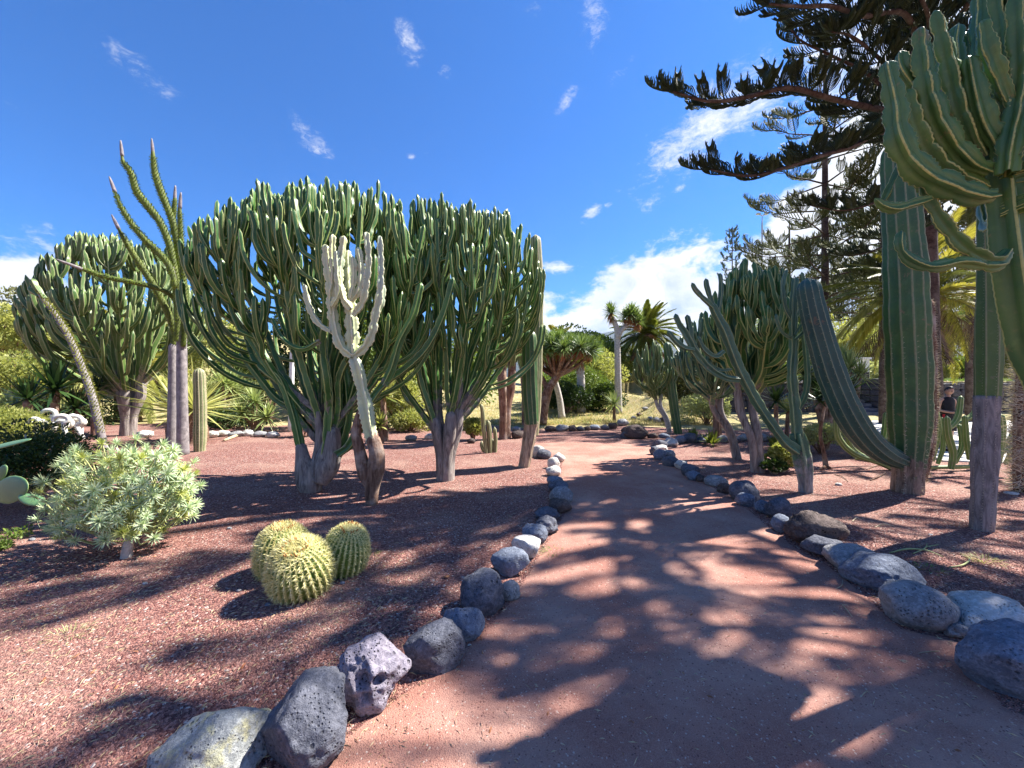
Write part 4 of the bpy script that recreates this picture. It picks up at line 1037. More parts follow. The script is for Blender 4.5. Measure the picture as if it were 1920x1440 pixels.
# ------------------------------------------------------------------ golden barrels
def barrel(cpx, cpy_base, r, h, tilt, az, label, seed, nr_=30):
    g = np.random.default_rng(seed)
    d = CH * F / (cpy_base - 720) + r * .75
    c = Vector(((cpx - 960) / F * d, d, 0)); root = thing('golden_barrel_cactus', label, 'cactus', tuple(c), 'golden barrel cacti in a cluster')
    Rt = Matrix.Rotation(az, 3, 'Z') @ Matrix.Rotation(tilt, 3, 'X')
    n = 34; ph = np.linspace(-.38 * math.pi, .5 * math.pi, n)
    pr = np.cos(ph) ** .86 * r; pz = np.sin(ph) * h * .55; pz = np.where(ph > 1.25, pz - (ph - 1.25) ** 2 * h * .5, pz)
    ang, rad, a = rib_light(nr_, .86, .22 * math.pi / nr_)
    m = len(ang)
    fade = np.clip((.5 * math.pi - ph) / .25, 0, 1)[:, None]
    rr = 1 + (rad[None] - 1) * fade
    V = np.stack([pr[:, None] * rr * np.cos(ang), pr[:, None] * rr * np.sin(ang), np.repeat(pz[:, None], m, 1)], -1).reshape(-1, 3)
    lift = np.array([c.x, c.y, h * .40])
    Rm = np.array(Rt); tf = lambda v: np.asarray(v) @ Rm.T + lift
    i = np.arange(n - 1)[:, None] * m; j = np.arange(m)[None]; j2 = (j + 1) % m
    Q = np.stack([i + j, i + j2, i + m + j2, i + m + j], -1).reshape(-1, 4)
    MB().add(tf(V), Q, None, np.tile(a, n), 1).build('body', 'barrel', root)
    sp = MB(); vv, aa = [], []
    for k in range(nr_):
        A = k * 2 * math.pi / nr_
        for u in np.linspace(-.36 * math.pi, .485 * math.pi, 30):
            rr0 = math.cos(u) ** .86 * r; z0 = math.sin(u) * h * .55 - (max(0, u - 1.25) ** 2) * h * .5
            p = np.array([rr0 * math.cos(A), rr0 * math.sin(A), z0]); nn = np.array([math.cos(A) * math.cos(u), math.sin(A) * math.cos(u), math.sin(u)]); tt = np.array([-math.sin(A), math.cos(A), 0]); bb = np.cross(nn, tt)
            for q in range(7):
                dv = nn * g.uniform(.35, .9) + tt * g.uniform(-1, 1) + bb * g.uniform(-.9, .9); dv /= np.linalg.norm(dv)
                L = r * g.uniform(.10, .20); w = np.cross(dv, nn); w = w / (np.linalg.norm(w) + 1e-6) * r * .013
                vv += [p - w, p + w, p + dv * L]; aa += [g.uniform()] * 3
    vv = tf(np.array(vv)); T = np.arange(len(vv)).reshape(-1, 3)
    sp.add(vv, None, T, aa, 1); sp.build('spines', 'spine', root, False, kind='stuff')
    # woolly top with a ring of dried buds
    t2 = MB(); th = np.linspace(0, 2 * math.pi, 25)[:-1]; rows = []
    for q, (r_, z_) in enumerate([(.34, .475), (.27, .515), (.18, .515), (.08, .49), (.01, .475)]):
        rows.append(np.stack([r * r_ * np.cos(th), r * r_ * np.sin(th), np.full(24, h * z_) + g.uniform(-.01, .01, 24) * h], -1))
    V = tf(np.concatenate(rows)); Q = [(q * 24 + k, q * 24 + (k + 1) % 24, (q + 1) * 24 + (k + 1) % 24, (q + 1) * 24 + k) for q in range(4) for k in range(24)]
    t2.add(V, Q).build('woolly_crown', 'barrel_wool', root)
    bd = MB()
    for k in range(34):
        A = g.uniform(0, 2 * math.pi); r_ = r * g.uniform(.26, .37)
        p = np.array([r_ * math.cos(A), r_ * math.sin(A), h * .49]); q_ = p + np.array([math.cos(A) * .012, math.sin(A) * .012, g.uniform(.022, .042)])
        tube(bd, tf(np.array([p, (p + q_) / 2, q_])), [r * .016, r * .026, r * .018], m=5, ds=.01)
    bd.build('dried_buds', 'barrel_bud', root, kind='stuff')
barrel(564, 1141, .213, .44, -.45 + .9, .12, 'nearest and brightest golden barrel cactus of the three', 1, 30)
barrel(530, 1096, .20, .42, .10, .6, 'shaded golden barrel cactus behind and left of the nearest one', 2, 28)
barrel(648, 1093, .175, .42, .30, .9, 'smaller golden barrel cactus on the right with an orange-tipped crown', 3, 26)

# ------------------------------------------------------------------ leaf-like meshes
def blade(mb, p, dv, up, L, w, droop, g, segs=3, fold=.25, a=None, b0=0):
    """a tapering strap leaf starting at p, heading dv, sagging"""
    dv = np.asarray(dv, float); dv /= np.linalg.norm(dv); side = np.cross(dv, up); side /= np.linalg.norm(side) + 1e-9
    t = np.linspace(0, 1, segs + 1); c = np.asarray(p)[None] + dv[None] * (L * t)[:, None]; c[:, 2] -= droop * L * t ** 2
    ww = w * np.array([.55, 1, .8, .4, .05])[np.minimum((t * 4).astype(int), 4)] if segs == 4 else w * (np.sin(np.pi * np.clip(t * .75 + .22, 0, 1)) + .02)
    v = np.empty((2 * (segs + 1), 3)); v[0::2] = c - side[None] * ww[:, None] / 2; v[1::2] = c + side[None] * ww[:, None] / 2
    mb.add(v, [(2 * k, 2 * k + 1, 2 * k + 3, 2 * k + 2) for k in range(segs)], None, g.uniform() if a is None else a, np.repeat(t, 2))


def rosette_mesh(name, n, L, w, mat, seed, lo=-35, hi=88, droop=.12, lvar=.25, segs=3, neck=.0):
    g = np.random.default_rng(seed); mb = MB()
    for k in range(n):
        u = (k + .5) / n; el_ = math.radians(lo + (hi - lo) * u ** .85) + g.normal(0, .06); A = k * 2.39996 + g.normal(0, .1)
        dv = np.array([math.cos(A) * math.cos(el_), math.sin(A) * math.cos(el_), math.sin(el_)])
        blade(mb, (math.cos(A) * w * .4, math.sin(A) * w * .4, neck * u), dv, np.array([0, 0, 1.0]) if abs(dv[2]) < .97 else np.array([1.0, 0, 0]), L * g.uniform(1 - lvar, 1) * (1 - .3 * max(0, u - .7)), w, droop * (1.3 - u) * g.uniform(.5, 1.5), g, segs)
    return mb.mesh(name, mat, False)


def frond_mesh(name, L, lw, ll, n, mat, seed, arch=.55, dead=False):
    """a feather palm frond along +X, arching down"""
    g = np.random.default_rng(seed); mb = MB()
    t = np.linspace(0, 1, 22); cx = L * (t - .10 * t ** 2 * arch * 2); cz = L * (.22 * t - arch * t ** 2.2)
    C = np.stack([cx, .02 * L * np.sin(t * 3 + seed), cz], 1)
    sweep(mb, C, .018 * L / 2.5 * (1.2 - t), np.arange(4) * math.pi / 2, np.ones(4), .6, t)
    for k in range(n):
        u = .10 + .90 * (k + .5) / n; i = np.array([np.interp(u, t, C[:, q]) for q in range(3)]); j = np.array([np.interp(min(1, u + .03), t, C[:, q]) for q in range(3)]); T = j - i; T /= np.linalg.norm(T)
        for s in (-1, 1):
            nrm_ = np.cross(T, [0, s, 0]); up = np.cross([0, 1, 0], T) * -1
            vee = .35 + g.normal(0, .12) - (.9 if dead else 0)
            dv = T * (.75 + .5 * u) + np.array([0, s, 0]) * (1.0 - .35 * u) + np.array([0, 0, 1]) * vee * (1 - .5 * u)
            LL = ll * math.sin(math.pi * min(1, u * .85 + .12)) ** .7 * g.uniform(.8, 1.1)
            blade(mb, i, dv, np.array([0, 0, 1.0]), LL, lw, .35 + (.6 if dead else 0), g, 2)
    return mb.mesh(name, mat, False)


def aim(dv, roll=0.0):
    """rotation taking +X to dv keeping +Z up-ish"""
    dv = Vector(dv).normalized(); z = Vector((0, 0, 1)); y = z.cross(dv)
    y = y.normalized() if y.length > 1e-3 else Vector((0, 1, 0)); z2 = dv.cross(y)
    return Matrix((dv, y, z2)).transposed() @ Matrix.Rotation(roll, 3, 'X')
def aimz(dv, roll=0.0):
    return Vector((0, 0, 1)).rotation_difference(Vector(dv).normalized()).to_matrix() @ Matrix.Rotation(roll, 3, 'Z')


def palm(name, label, base, top, r0, r1, crown_r, n, mats, seed, group=None, dead=14, nleaf=55, skirt=True, trunkmat='trunk_palm', lw=.035, ll=.42):
    g = np.random.default_rng(seed); base = Vector(base); top = Vector(top)
    root = thing(name, label, 'palm tree', tuple(base), group)
    mb = MB(); mid = (base + top) / 2
    tube(mb, [base - Vector((0, 0, .1)), mid, top], [r0 * 1.15, (r0 + r1) / 2, r1 * 1.05], m=16, ds=.09, lump=.07, seed=seed); mb.build('trunk', trunkmat, root)
    if skirt:
        mb = MB(); tube(mb, [top - Vector((0, 0, crown_r * .22)), top, top + Vector((0, 0, crown_r * .12))], [r1 * 1.3, r1 * 1.9, r1 * .7], m=16, ds=.05, lump=.2, seed=seed); mb.build('crown_boss', 'trunk_brown', root)
    fm = [frond_mesh('frond', crown_r, lw, ll, nleaf, mats[k % len(mats)], seed * 5 + k, arch=.40 + .2 * k) for k in range(3)]
    for k in range(n):
        u = (k + .5) / n; el_ = math.radians(82 - 100 * u ** .9); A = k * 2.39996 + g.normal(0, .15)
        dv = (math.cos(A) * math.cos(el_), math.sin(A) * math.cos(el_), math.sin(el_))
        inst('frond', fm[0 if u < .3 else 1 if u < .65 else 2], root, top, aim(dv, g.normal(0, .25)), g.uniform(.88, 1.05))
    if dead:
        dm = frond_mesh('dead_frond', crown_r * .8, lw, ll * .8, max(20, nleaf // 2), 'palm_dead', seed * 5 + 9, arch=.5, dead=True)
        for k in range(dead):
            A = k * 2.39996 + g.normal(0, .3); el_ = math.radians(g.uniform(-74, -30)); dv = (math.cos(A) * math.cos(el_), math.sin(A) * math.cos(el_), math.sin(el_))
            inst('dead_frond', dm, root, top - Vector((0, 0, .12)), aim(dv, g.normal(0, .4)), g.uniform(.8, 1.05))
    return root


palm('date_palm', 'stout date palm with brown skirt of dead fronds beyond the path', (9.8, 30.2, ghf(9.8, 30.2)), (10.25, 30, 5.1), .42, .40, 3.0, 58, ['palm_leaf'], 3, dead=70, nleaf=46, lw=.085, ll=.55)
palm('date_palm', 'broad backlit date palm behind the massive ribbed column', (11.9, 11.4, ghf(11.9, 11.4)), (11.75, 11.3, 3.85), .26, .27, 2.75, 56, ['palm_gold', 'palm_leaf', 'palm_gold'], 4, dead=16, nleaf=58, lw=.030, ll=.42)
palm('fan_palm', 'slim palm with drooping fronds above the wall, right of the date palm', (22.3, 20.3, 1.6), (22.1, 20.2, 4.2), .17, .13, 1.5, 20, ['palm_gold', 'palm_leaf'], 6, dead=8, nleaf=30, trunkmat='trunk_pale', lw=.06, ll=.4)
palm('fan_palm', 'small dark palm with a pale trunk by the right edge above the wall', (27.6, 22, 1.6), (27.5, 22, 3.6), .24, .2, 1.9, 22, ['palm_leaf', 'palm_gold'], 8, dead=6, nleaf=30, trunkmat='trunk_pale', lw=.07, ll=.5)
palm('fan_palm', 'tiny palm top rising over the dragon tree thicket', (4.9, 41, ghf(4.9, 41)), (4.95, 41, 6.1), .3, .25, 1.9, 26, ['palm_gold', 'palm_leaf'], 9, dead=4, nleaf=24, lw=.12, ll=.6)
palm('date_palm', 'half hidden date palm behind the golden yucca on the left slope', (-20.5, 21, ghf(-20.5, 21)), (-20.5, 21, ghf(-20.5, 21) + 1.6), .35, .35, 3.4, 30, ['palm_gold', 'palm_leaf', 'bush_lime'], 12, dead=6, nleaf=44, lw=.08, ll=.6)
palm('date_palm', 'bright green palm low on the left slope behind the dark yuccas', (-15.2, 15.5, ghf(-15.2, 15.5)), (-15.2, 15.5, 1.9), .3, .3, 2.6, 28, ['bush_lime', 'palm_gold'], 13, dead=4, nleaf=44, lw=.06, ll=.5)
palm('date_palm', 'low palm in the green thicket right of the dragon tree', (3.6, 24, ghf(3.6, 24)), (3.6, 24, 2.5), .3, .3, 2.3, 26, ['bush_lime', 'palm_gold'], 14, dead=2, nleaf=36, lw=.07, ll=.5)

# ------------------------------------------------------------------ yuccas, dragon trees, agaves
RS = {
 'yd': rosette_mesh('rosette', 70, .62, .050, 'yucca_dark', 1, -30, 88, .10),
 'yp': rosette_mesh('rosette', 80, .62, .042, 'yucca_pale', 2, -40, 88, .12),
 'dl': rosette_mesh('rosette', 64, .46, .040, 'dragon_leaf', 3, -30, 88, .22, segs=2),
 'dd': rosette_mesh('dead_leaves', 34, .34, .040, 'dragon_dead', 4, -85, -25, .3, segs=2),
 'bl': rosette_mesh('rosette', 46, .42, .05, 'bush_lime', 5, -20, 88, .15, segs=2),
}
def rosette_plant(name, label, cat, base, heads, key, scale, trunkmat='trunk_brown', r=.06, group=None, dead=None, seed=0):
    """heads: world points; one tapering stem to each"""
    g = np.random.default_rng(seed); base = Vector(base); root = thing(name, label, cat, tuple(base), group)
    mb = MB()
    for h in heads:
        h = Vector(h); k = base.lerp(h, .5); k.x = base.x * .65 + h.x * .35; k.y = base.y * .6 + h.y * .4
        tube(mb, [base - Vector((0, 0, .05)), k, h], [r * 1.3, r, r * .9], m=8, ds=.08, lump=.1, seed=seed)
    mb.build('trunk', trunkmat, root)
    for h in heads:
        h = Vector(h); out = (h - base); dv = Vector((out.x * .5, out.y * .5, max(.6, out.z))).normalized()
        inst('rosette', RS[key], root, h, aimz(dv, g.uniform(0, 6)), scale * g.uniform(.88, 1.1))
        if dead: inst('dead_leaves', RS['dd'], root, h - Vector((0, 0, .06 * scale)), aimz(dv, g.uniform(0, 6)), scale * dead)
    return root


def base_at(px, d): x = (px - 960) / F * d; return Vector((x, d, ghf(x, d)))
Y1 = 'dark spiky yuccas at the back of the left bed'
for k, (px, d, hp, sc, lb) in enumerate([(52, 9.5, (52, 748), 1.3, 'dark spiky yucca, leftmost of those behind the bushy mound'), (103, 10, (103, 730), 1.5, 'tallest dark spiky yucca left of the leaning thorny stem'), (180, 11, (178, 735), 1.15, 'dark spiky yucca right behind the leaning thorny stem'),
                                         (140, 10.4, (142, 765), 1.3, 'low dark yucca under the leaning thorny stem')]):
    rosette_plant('yucca', lb, 'yucca', base_at(px, d), [P(*hp, d)], 'yd', sc, group=Y1, seed=k, r=.09)
rosette_plant('yucca', 'round-headed yucca with dark dead leaves seen between the trunks', 'yucca', base_at(583, 11.5), [P(580, 775, 11.5)], 'yp', 1.05, dead=1.6, r=.09)
rosette_plant('yucca', 'dark yucca at the foot of the white flowering shrub', 'yucca', base_at(592, 13), [P(592, 735, 13)], 'yd', 1.15, r=.08, seed=4)
rosette_plant('yucca', 'bright thin-leaved yucca right of the pale cactus trunk', 'yucca', base_at(722, 10.5), [P(718, 742, 10.5)], 'bl', 2.0, r=.08, seed=5)
rosette_plant('yucca', 'low yellow-green yucca near the ground behind the pale cactus', 'yucca', base_at(715, 10), [P(712, 797, 10)], 'bl', 1.25, r=.06, seed=6)
rosette_plant('yucca', 'little yucca tree with a round yellow-green head at the end of the far stones', 'yucca', GP(1152, 791), [P(1151, 757, 15.8)], 'yp', 1.0, 'trunk_brown', .06, seed=7)
rosette_plant('yucca', 'bright thicket yucca right of the fallen dead branch', 'yucca', base_at(478, 12.5), [P(478, 752, 12.5), P(455, 775, 12.2), P(500, 782, 12.4)], 'yp', 1.1, r=.07, seed=8)
rosette_plant('yucca', 'dark trunkless yucca between the bare grey trunk and the slim green one', 'yucca', base_at(1455, 9.5), [P(1455, 752, 9.5)], 'yd', 1.0, r=.05, seed=9)
rosette_plant('yucca', 'tall yucca with many dark heads left of the curving giant arm', 'yucca', base_at(1548, 9.0), [P(1548, 700, 9), P(1530, 735, 9.2), P(1572, 722, 8.9), P(1512, 705, 9.3), P(1560, 745, 9.1), P(1590, 735, 9.2)], 'yd', .95, 'trunk_brown', .045, seed=10)
rosette_plant('yucca', 'yellow-green yucca heads to the right of the curving giant arm', 'yucca', base_at(1600, 10.5), [P(1592, 690, 10.5), P(1612, 705, 10.4), P(1578, 672, 10.8)], 'yp', 1.0, 'trunk_brown', .05, seed=12)
rosette_plant('yucca', 'small sunlit yucca against the dark low wall', 'yucca', base_at(1475, 10.8), [P(1478, 770, 10.8)], 'bl', 1.3, r=.05, seed=13)

# dragon trees
r_ = thing('dragon_tree', 'tall slender dragon tree with two leaf heads on a smooth grey trunk', 'dragon tree', tuple(base_at(1159, 18.5)))
mb = MB(); tube(mb, [base_at(1160, 18.5), P(1158, 680, 18.5), P(1157, 622, 18.5)], [.17, .145, .13], m=12, ds=.15, lump=.03)
tube(mb, PP([(1158, 635), (1156, 615), (1149, 598)], 18.5), [.15, .13, .11], m=8); tube(mb, PP([(1158, 632), (1166, 618), (1178, 608)], 18.5), [.15, .12, .10], m=8)
mb.build('trunk', 'trunk_pale', r_)
for (px, py, sc) in ((1147, 588, 1.1), (1145, 583, 1.0), (1180, 592, 1.15), (1190, 595, 1.1), (1172, 594, 1.0), (1184, 585, 1.1), (1196, 603, .9)):
    inst('rosette', RS['dl'], r_, P(px, py, 18.5), aimz((.2 * (px - 1165) / 20, 0, 1), px), sc * 1.3); inst('dead_leaves', RS['dd'], r_, P(px, py + 4, 18.5), aimz((0, 0, 1), px * 2), 1.1 * sc)

def dragon_crown(root, cpx, cpy, d, rx, ry, rz, n, g, sc=1.0, fork=None, trunkmat='trunk_brown', limb_r=.07):
    c = Vector(P(cpx, cpy, d)); pts = []
    for k in range(n):
        u = (k + .5) / n; A = k * 2.39996; rr = math.sqrt(u)
        p = c + Vector((rx * rr * math.cos(A), ry * rr * math.sin(A), rz * math.sqrt(max(0, 1 - u * .96)) + g.normal(0, .04)))
        pts.append(p)
        dv = Vector((rr * math.cos(A) * .9, rr * math.sin(A) * .9, 1.0 - .35 * rr))
        inst('rosette', RS['dl'], root, p, aimz(dv, g.uniform(0, 6)), sc * g.uniform(1.05, 1.4))
        inst('dead_leaves', RS['dd'], root, p - Vector((0, 0, .16)), aimz(dv, g.uniform(0, 6)), sc * g.uniform(.7, .95))
    if fork is not None:
        mb = MB()
        for p in pts[::2] if n > 20 else pts:
            q = Vector(fork).lerp(p, .55); q.z -= .12
            tube(mb, [fork, q, p], [limb_r, limb_r * .7, limb_r * .55], m=6, ds=.2)
        mb.build('limbs', trunkmat, root)
g = np.random.default_rng(31)
root = thing('dragon_tree', 'spreading dragon tree with slanting reddish trunk behind the column cacti', 'dragon tree', tuple(base_at(1016, 14.6)))
mb = MB(); tube(mb, PP([(1014, 793), (1018, 770), (1026, 735), (1040, 712), (1056, 692), (1075, 678)], 14.6), [.26, .20, .17, .13, .11, .09], m=10, ds=.12, lump=.1)
tube(mb, PP([(1028, 738), (1020, 715), (1010, 700)], 14.6), [.12, .09, .07], m=8); tube(mb, PP([(1040, 714), (1044, 695), (1046, 680)], 14.5), [.10, .09, .07], m=8)
mb.build('trunk', 'trunk_brown', root)
dragon_crown(root, 1048, 672, 14.6, 1.35, 1.4, .62, 44, g, 1.0, P(1042, 708, 14.6))
root = thing('dragon_tree', 'slim grey-trunked dragon tree with an orange collar of dry leaves', 'dragon tree', tuple(base_at(1089, 19)))
mb = MB(); tube(mb, [base_at(1090, 19), P(1089, 710, 19), P(1087, 672, 19)], [.22, .19, .16], m=10, ds=.2); mb.build('trunk', 'trunk_pale', root)
dragon_crown(root, 1086, 664, 19, .75, .75, .35, 14, g, 1.15)
for k in range(4): inst('dead_leaves', RS['dd'], root, P(1087, 672 + 4 * k, 19), aimz((0, 0, 1), k), 1.3)
root = thing('dragon_tree', 'thin pale leaning trunk rooted right of the reddish dragon tree', 'dragon tree', tuple(base_at(1053, 16.5)))
mb = MB(); tube(mb, [base_at(1054, 16.5), P(1048, 742, 16.5), P(1040, 712, 16.5), P(1037, 690, 16.5)], [.15, .12, .12, .12], m=10, ds=.12, lump=.05); mb.build('trunk', 'trunk_pale', root)
dragon_crown(root, 1037, 676, 16.5, .6, .6, .3, 10, g, 1.0)

# golden fan yucca: every leaf its own part
root = thing('fan_yucca', 'big golden-leaved fan yucca on a shaggy trunk behind the grey thorny poles', 'yucca', tuple(base_at(364, 10.2)))
mb = MB(); tube(mb, [base_at(362, 10.2) - Vector((0, 0, .05)), P(362, 800, 10.2), P(363, 770, 10.2)], [.30, .30, .17], m=16, ds=.04, lump=.16, seed=3)
tube(mb, [base_at(330, 10.6) - Vector((0, 0, .05)), P(330, 805, 10.6), P(335, 775, 10.6)], [.22, .24, .15], m=12, ds=.05, lump=.16, seed=4); mb.build('trunk', 'trunk_shag', root)
lm = []
for k in range(3):
    m_ = MB(); blade(m_, (0, 0, 0), (1, 0, 0), np.array([0, 0, 1.0]), 1.5, .062, .10 * k, np.random.default_rng(k), 4, a=.2 + .35 * k); lm.append(m_.mesh('leaf', 'yucca_gold', False))
for hd, n_ in ((P(365, 768, 10.2), 120), (P(338, 775, 10.6), 50)):
    for k in range(n_):
        u = (k + .5) / n_; el_ = math.radians(-18 + 105 * u ** .9); A = k * 2.39996 + g.normal(0, .1)
        inst('leaf', lm[k % 3], root, hd, aim((math.cos(A) * math.cos(el_), math.sin(A) * math.cos(el_), math.sin(el_)), g.normal(0, .5)), g.uniform(.72, 1.0))

# agave-like rosettes near the slanting trunk
RS['ag'] = rosette_mesh('leaf_rosette', 22, .5, .13, 'palm_leaf', 8, 5, 85, .25, segs=4)
for k, (px, d, sc, lb) in enumerate([(1455, 8.9, .9, 'broad-leaved agave behind the bare grey trunk'), (1300, 10.2, .8, 'small agave between the right stones and the candelabra trunks'), (1335, 9.6, .9, 'agave at the base of the slanting green trunk')]):
    root = thing('agave', lb, 'agave', tuple(base_at(px, d))); inst('leaf_rosette', RS['ag'], root, base_at(px, d) + Vector((0, 0, .05)), aimz((0, 0, 1), k), sc)

# ------------------------------------------------------------------ silver-green shrub
RS['sp'] = rosette_mesh('rosette', 36, .082, .0095, 'spurge_leaf', 21, -35, 85, .12, segs=2)
RS['sl'] = rosette_mesh('rosette', 34, .074, .0095, 'spurge_lime', 22, -20, 88, .12, segs=2)
def spurge():
    g = np.random.default_rng(12)
    b0 = GP(237, 1040); root = thing('silver_spurge_shrub', 'rounded silver-green shrub of small leaf stars on a short pale trunk', 'shrub', tuple(b0))
    c = Vector(P(236, 925, 3.62)); rx, ry, rz = .60, .48, .50
    mb = MB(); tube(mb, [b0 - Vector((0, 0, .03)), b0 + Vector((.015, 0, .10)), b0 + Vector((.05, .02, .24))], [.045, .038, .034], m=10, ds=.02, lump=.08); mb.build('trunk', 'trunk_pale', root)
    fork = b0 + Vector((.05, .02, .22)); st = MB(); n = 240; tips = []
    for k in range(n):
        u = (k + .5) / n; zz = 1 - 1.72 * u; rr = math.sqrt(max(0, 1 - zz * zz)); A = k * 2.39996 + g.normal(0, .12); q = g.uniform(.72, 1.02) if g.uniform() < .8 else g.uniform(.45, .75)
        p = c + Vector((rx * rr * math.cos(A) * q, ry * rr * math.sin(A) * q, rz * zz * q))
        tips.append(p); o = (p - c).normalized()
        dv = Vector((o.x, o.y, o.z * .6 + .75)).normalized()
        inst('rosette', RS['sl' if g.uniform() < .16 else 'sp'], root, p, aimz(dv, g.uniform(0, 6)), g.uniform(.85, 1.25))
        if k % 2 == 0:
            m_ = fork.lerp(p, .5); m_ = m_ + Vector((g.normal(0, .03), g.normal(0, .03), -.05 * (1 + abs(o.x))))
            tube(st, [fork if k % 4 else fork + Vector((0, 0, .03)), m_, p - dv * .06, p], [.010, .0065, .005, .005], m=5, ds=.06)
        else:
            tube(st, [p - dv * .12 + Vector((g.normal(0, .02), g.normal(0, .02), 0)), p - dv * .05, p], [.004, .005, .005], m=5, ds=.05)
    st.build('stems', 'twig_green', root)
spurge()

# ------------------------------------------------------------------ prickly pear at the left edge
def pad(root, a, b_, w, th, seed, nrm_=None):
    """a flattened oval joint from a to b_"""
    v, t = ICO[3]; v = v.copy(); a = Vector(a); b_ = Vector(b_); ax = (b_ - a); L = ax.length; X = ax.normalized()
    N = Vector(nrm_ or (0, -1, .15)); N = (N - X * N.dot(X)).normalized(); Y = N.cross(X)
    s = v[:, 0]; wid = (1 - .18 * (s < 0) * np.abs(s))
    vv = np.outer(v[:, 0] * L / 2, X) + np.outer(v[:, 1] * w / 2 * wid, Y) + np.outer(v[:, 2] * th / 2, N) + np.array((a + b_) / 2)
    MB().add(vv, None, t, np.clip((v[:, 0] ** 2 + v[:, 1] ** 2), 0, 1) ** 9, 1.5).build('pad', 'pear_pad', root)
root = thing('prickly_pear', 'prickly pear with flat green pads reaching in from the left edge', 'cactus', tuple(P(-60, 1010, 3.85)))
root.location.z = 0; root['_o'] = list(root.location)
pad(root, P(-18, 925, 3.8), P(54, 912, 3.7), .26, .04, 1)
pad(root, P(36, 928, 3.7), P(84, 946, 3.66), .11, .035, 2, (0, -.6, 1))
pad(root, P(-40, 846, 3.9), P(58, 824, 3.8), .12, .03, 3, (0, -.5, 1))
pad(root, P(-8, 905, 3.8), P(12, 872, 3.8), .10, .03, 4)
pad(root, P(-70, 1000, 3.85), P(-20, 920, 3.85), .30, .06, 5)
pad(root, P(-80, 960, 3.85), P(-36, 850, 3.9), .25, .05, 6)

# ------------------------------------------------------------------ thorny alluaudia
def thorn_leaves(mb, Pt, R, g, dens, L, top_only=None):
    T, N, B = frames(Pt); s = np.concatenate([[0], np.cumsum(np.linalg.norm(np.diff(Pt, axis=0), axis=1))])
    for u in np.arange(0, s[-1], dens):
        p = np.array([np.interp(u, s, Pt[:, c]) for c in range(3)]); j = min(len(s) - 1, int(np.searchsorted(s, u))); r = np.interp(u, s, R)
        for q in range(9):
            A = q * .698 + u * 9; n_ = math.cos(A) * N[j] + math.sin(A) * B[j]; tt = np.cross(T[j], n_)
            if top_only is not None and (n_ @ np.array(top_only)) < .1: continue
            dv = n_ + T[j] * g.uniform(-.1, .9) + tt * g.normal(0, .25); dv /= np.linalg.norm(dv); l_ = L * g.uniform(.6, 1.3)
            a_ = p + n_ * r * .9; w = tt * l_ * .28
            mb.add([a_, a_ + dv * l_ * .55 + w, a_ + dv * l_, a_ + dv * l_ * .55 - w], [(0, 1, 2, 3)], None, g.uniform(), 1)
g = np.random.default_rng(17)
root = thing('thorny_pole_tree', 'tall thorny succulent with twin grey poles and bristly green arms rising above all', 'succulent tree', tuple(GP(334, 850)))
mb = MB()
tube(mb, PP([(322, 847), (323, 780), (324, 700), (324, 640)], 8.5), [.095, .085, .082, .075], m=12, ds=.1, lump=.03, seed=1)
tube(mb, PP([(343, 854), (342, 780), (341, 700), (340, 600), (338, 540)], 8.4), [.115, .10, .095, .085, .075], m=12, ds=.1, lump=.03, seed=2)
mb.build('trunk', 'alluaudia_bark', root)
lf = MB()
for k, (pts, d, r, dn) in enumerate([
    ([(325, 650), (326, 620), (313, 583), (287, 533), (257, 487), (232, 447), (218, 420)], [8.5, 8.5, 8.4, 8.3, 8.2, 8.1, 8.1], [.06, .085, .085, .08, .075, .055, .02], .034),
    ([(338, 560), (330, 520), (318, 460), (300, 417), (280, 390), (257, 360), (246, 325), (231, 303), (228, 282)], 8.6, [.06, .08, .085, .085, .09, .085, .07, .045, .015], .03),
    ([(336, 530), (335, 480), (325, 420), (306, 370), (292, 330), (287, 290), (286, 278)], 8.8, [.06, .08, .085, .085, .08, .05, .02], .03),
    ([(330, 540), (318, 500), (298, 475), (272, 450), (247, 420), (227, 388), (212, 350)], 8.1, [.05, .075, .08, .075, .065, .045, .015], .034),
    ([(333, 570), (313, 548), (267, 533), (200, 520), (150, 503), (137, 498)], [8.4, 8.2, 7.9, 7.6, 7.4, 7.3], [.05, .055, .06, .055, .045, .035], .036),
    ([(344, 650), (347, 600), (346, 560), (341, 470), (337, 400), (338, 380)], 8.35, [.05, .08, .08, .065, .05, .02], .03),
    ([(330, 640), (333, 600), (331, 560), (327, 520)], 8.2, [.04, .07, .07, .05], .034),
    ([(322, 440), (326, 400), (328, 372), (328, 366)], 8.9, [.03, .06, .045, .015], .04)]):
    r = [x * .78 for x in r]; mb = MB(); W_ = PP(pts, d); tube(mb, W_, r, m=9, ds=.07, lump=.06, seed=k); mb.build('arm', 'alluaudia_stem', root)
    Pt, t, s = curve(W_, .05); kk = max(4, int(len(Pt) * .94)); thorn_leaves(lf, Pt[:kk], np.interp(t, np.linspace(0, 1, len(r)), r)[:kk], g, dn * .8, .042)
    e_ = Vector(Pt[-1]); f_ = (e_ - Vector(Pt[-5])).normalized(); mb = MB(); tube(mb, [e_ - f_ * .12, e_ + f_ * .08, e_ + f_ * .22], [.034, .028, .012], m=6, ds=.05); mb.build('bare_tip', 'alluaudia_bark', root)
lf.build('leaves', 'alluaudia_leaf', root, False, kind='stuff')
root = thing('thorny_pole_tree', 'thin thorny stem leaning left, yellow-green on its upper side, before the far left crown', 'succulent tree', tuple(GP(192, 842)))
W_ = PP([(194, 845), (186, 800), (170, 735), (150, 680), (128, 630), (100, 585), (80, 560), (70, 545)], 8.7); r = [.085, .078, .07, .064, .056, .048, .04, .025]
mb = MB(); tube(mb, W_, r, m=10, ds=.08, lump=.04); mb.build('stem', 'alluaudia_bark', root)
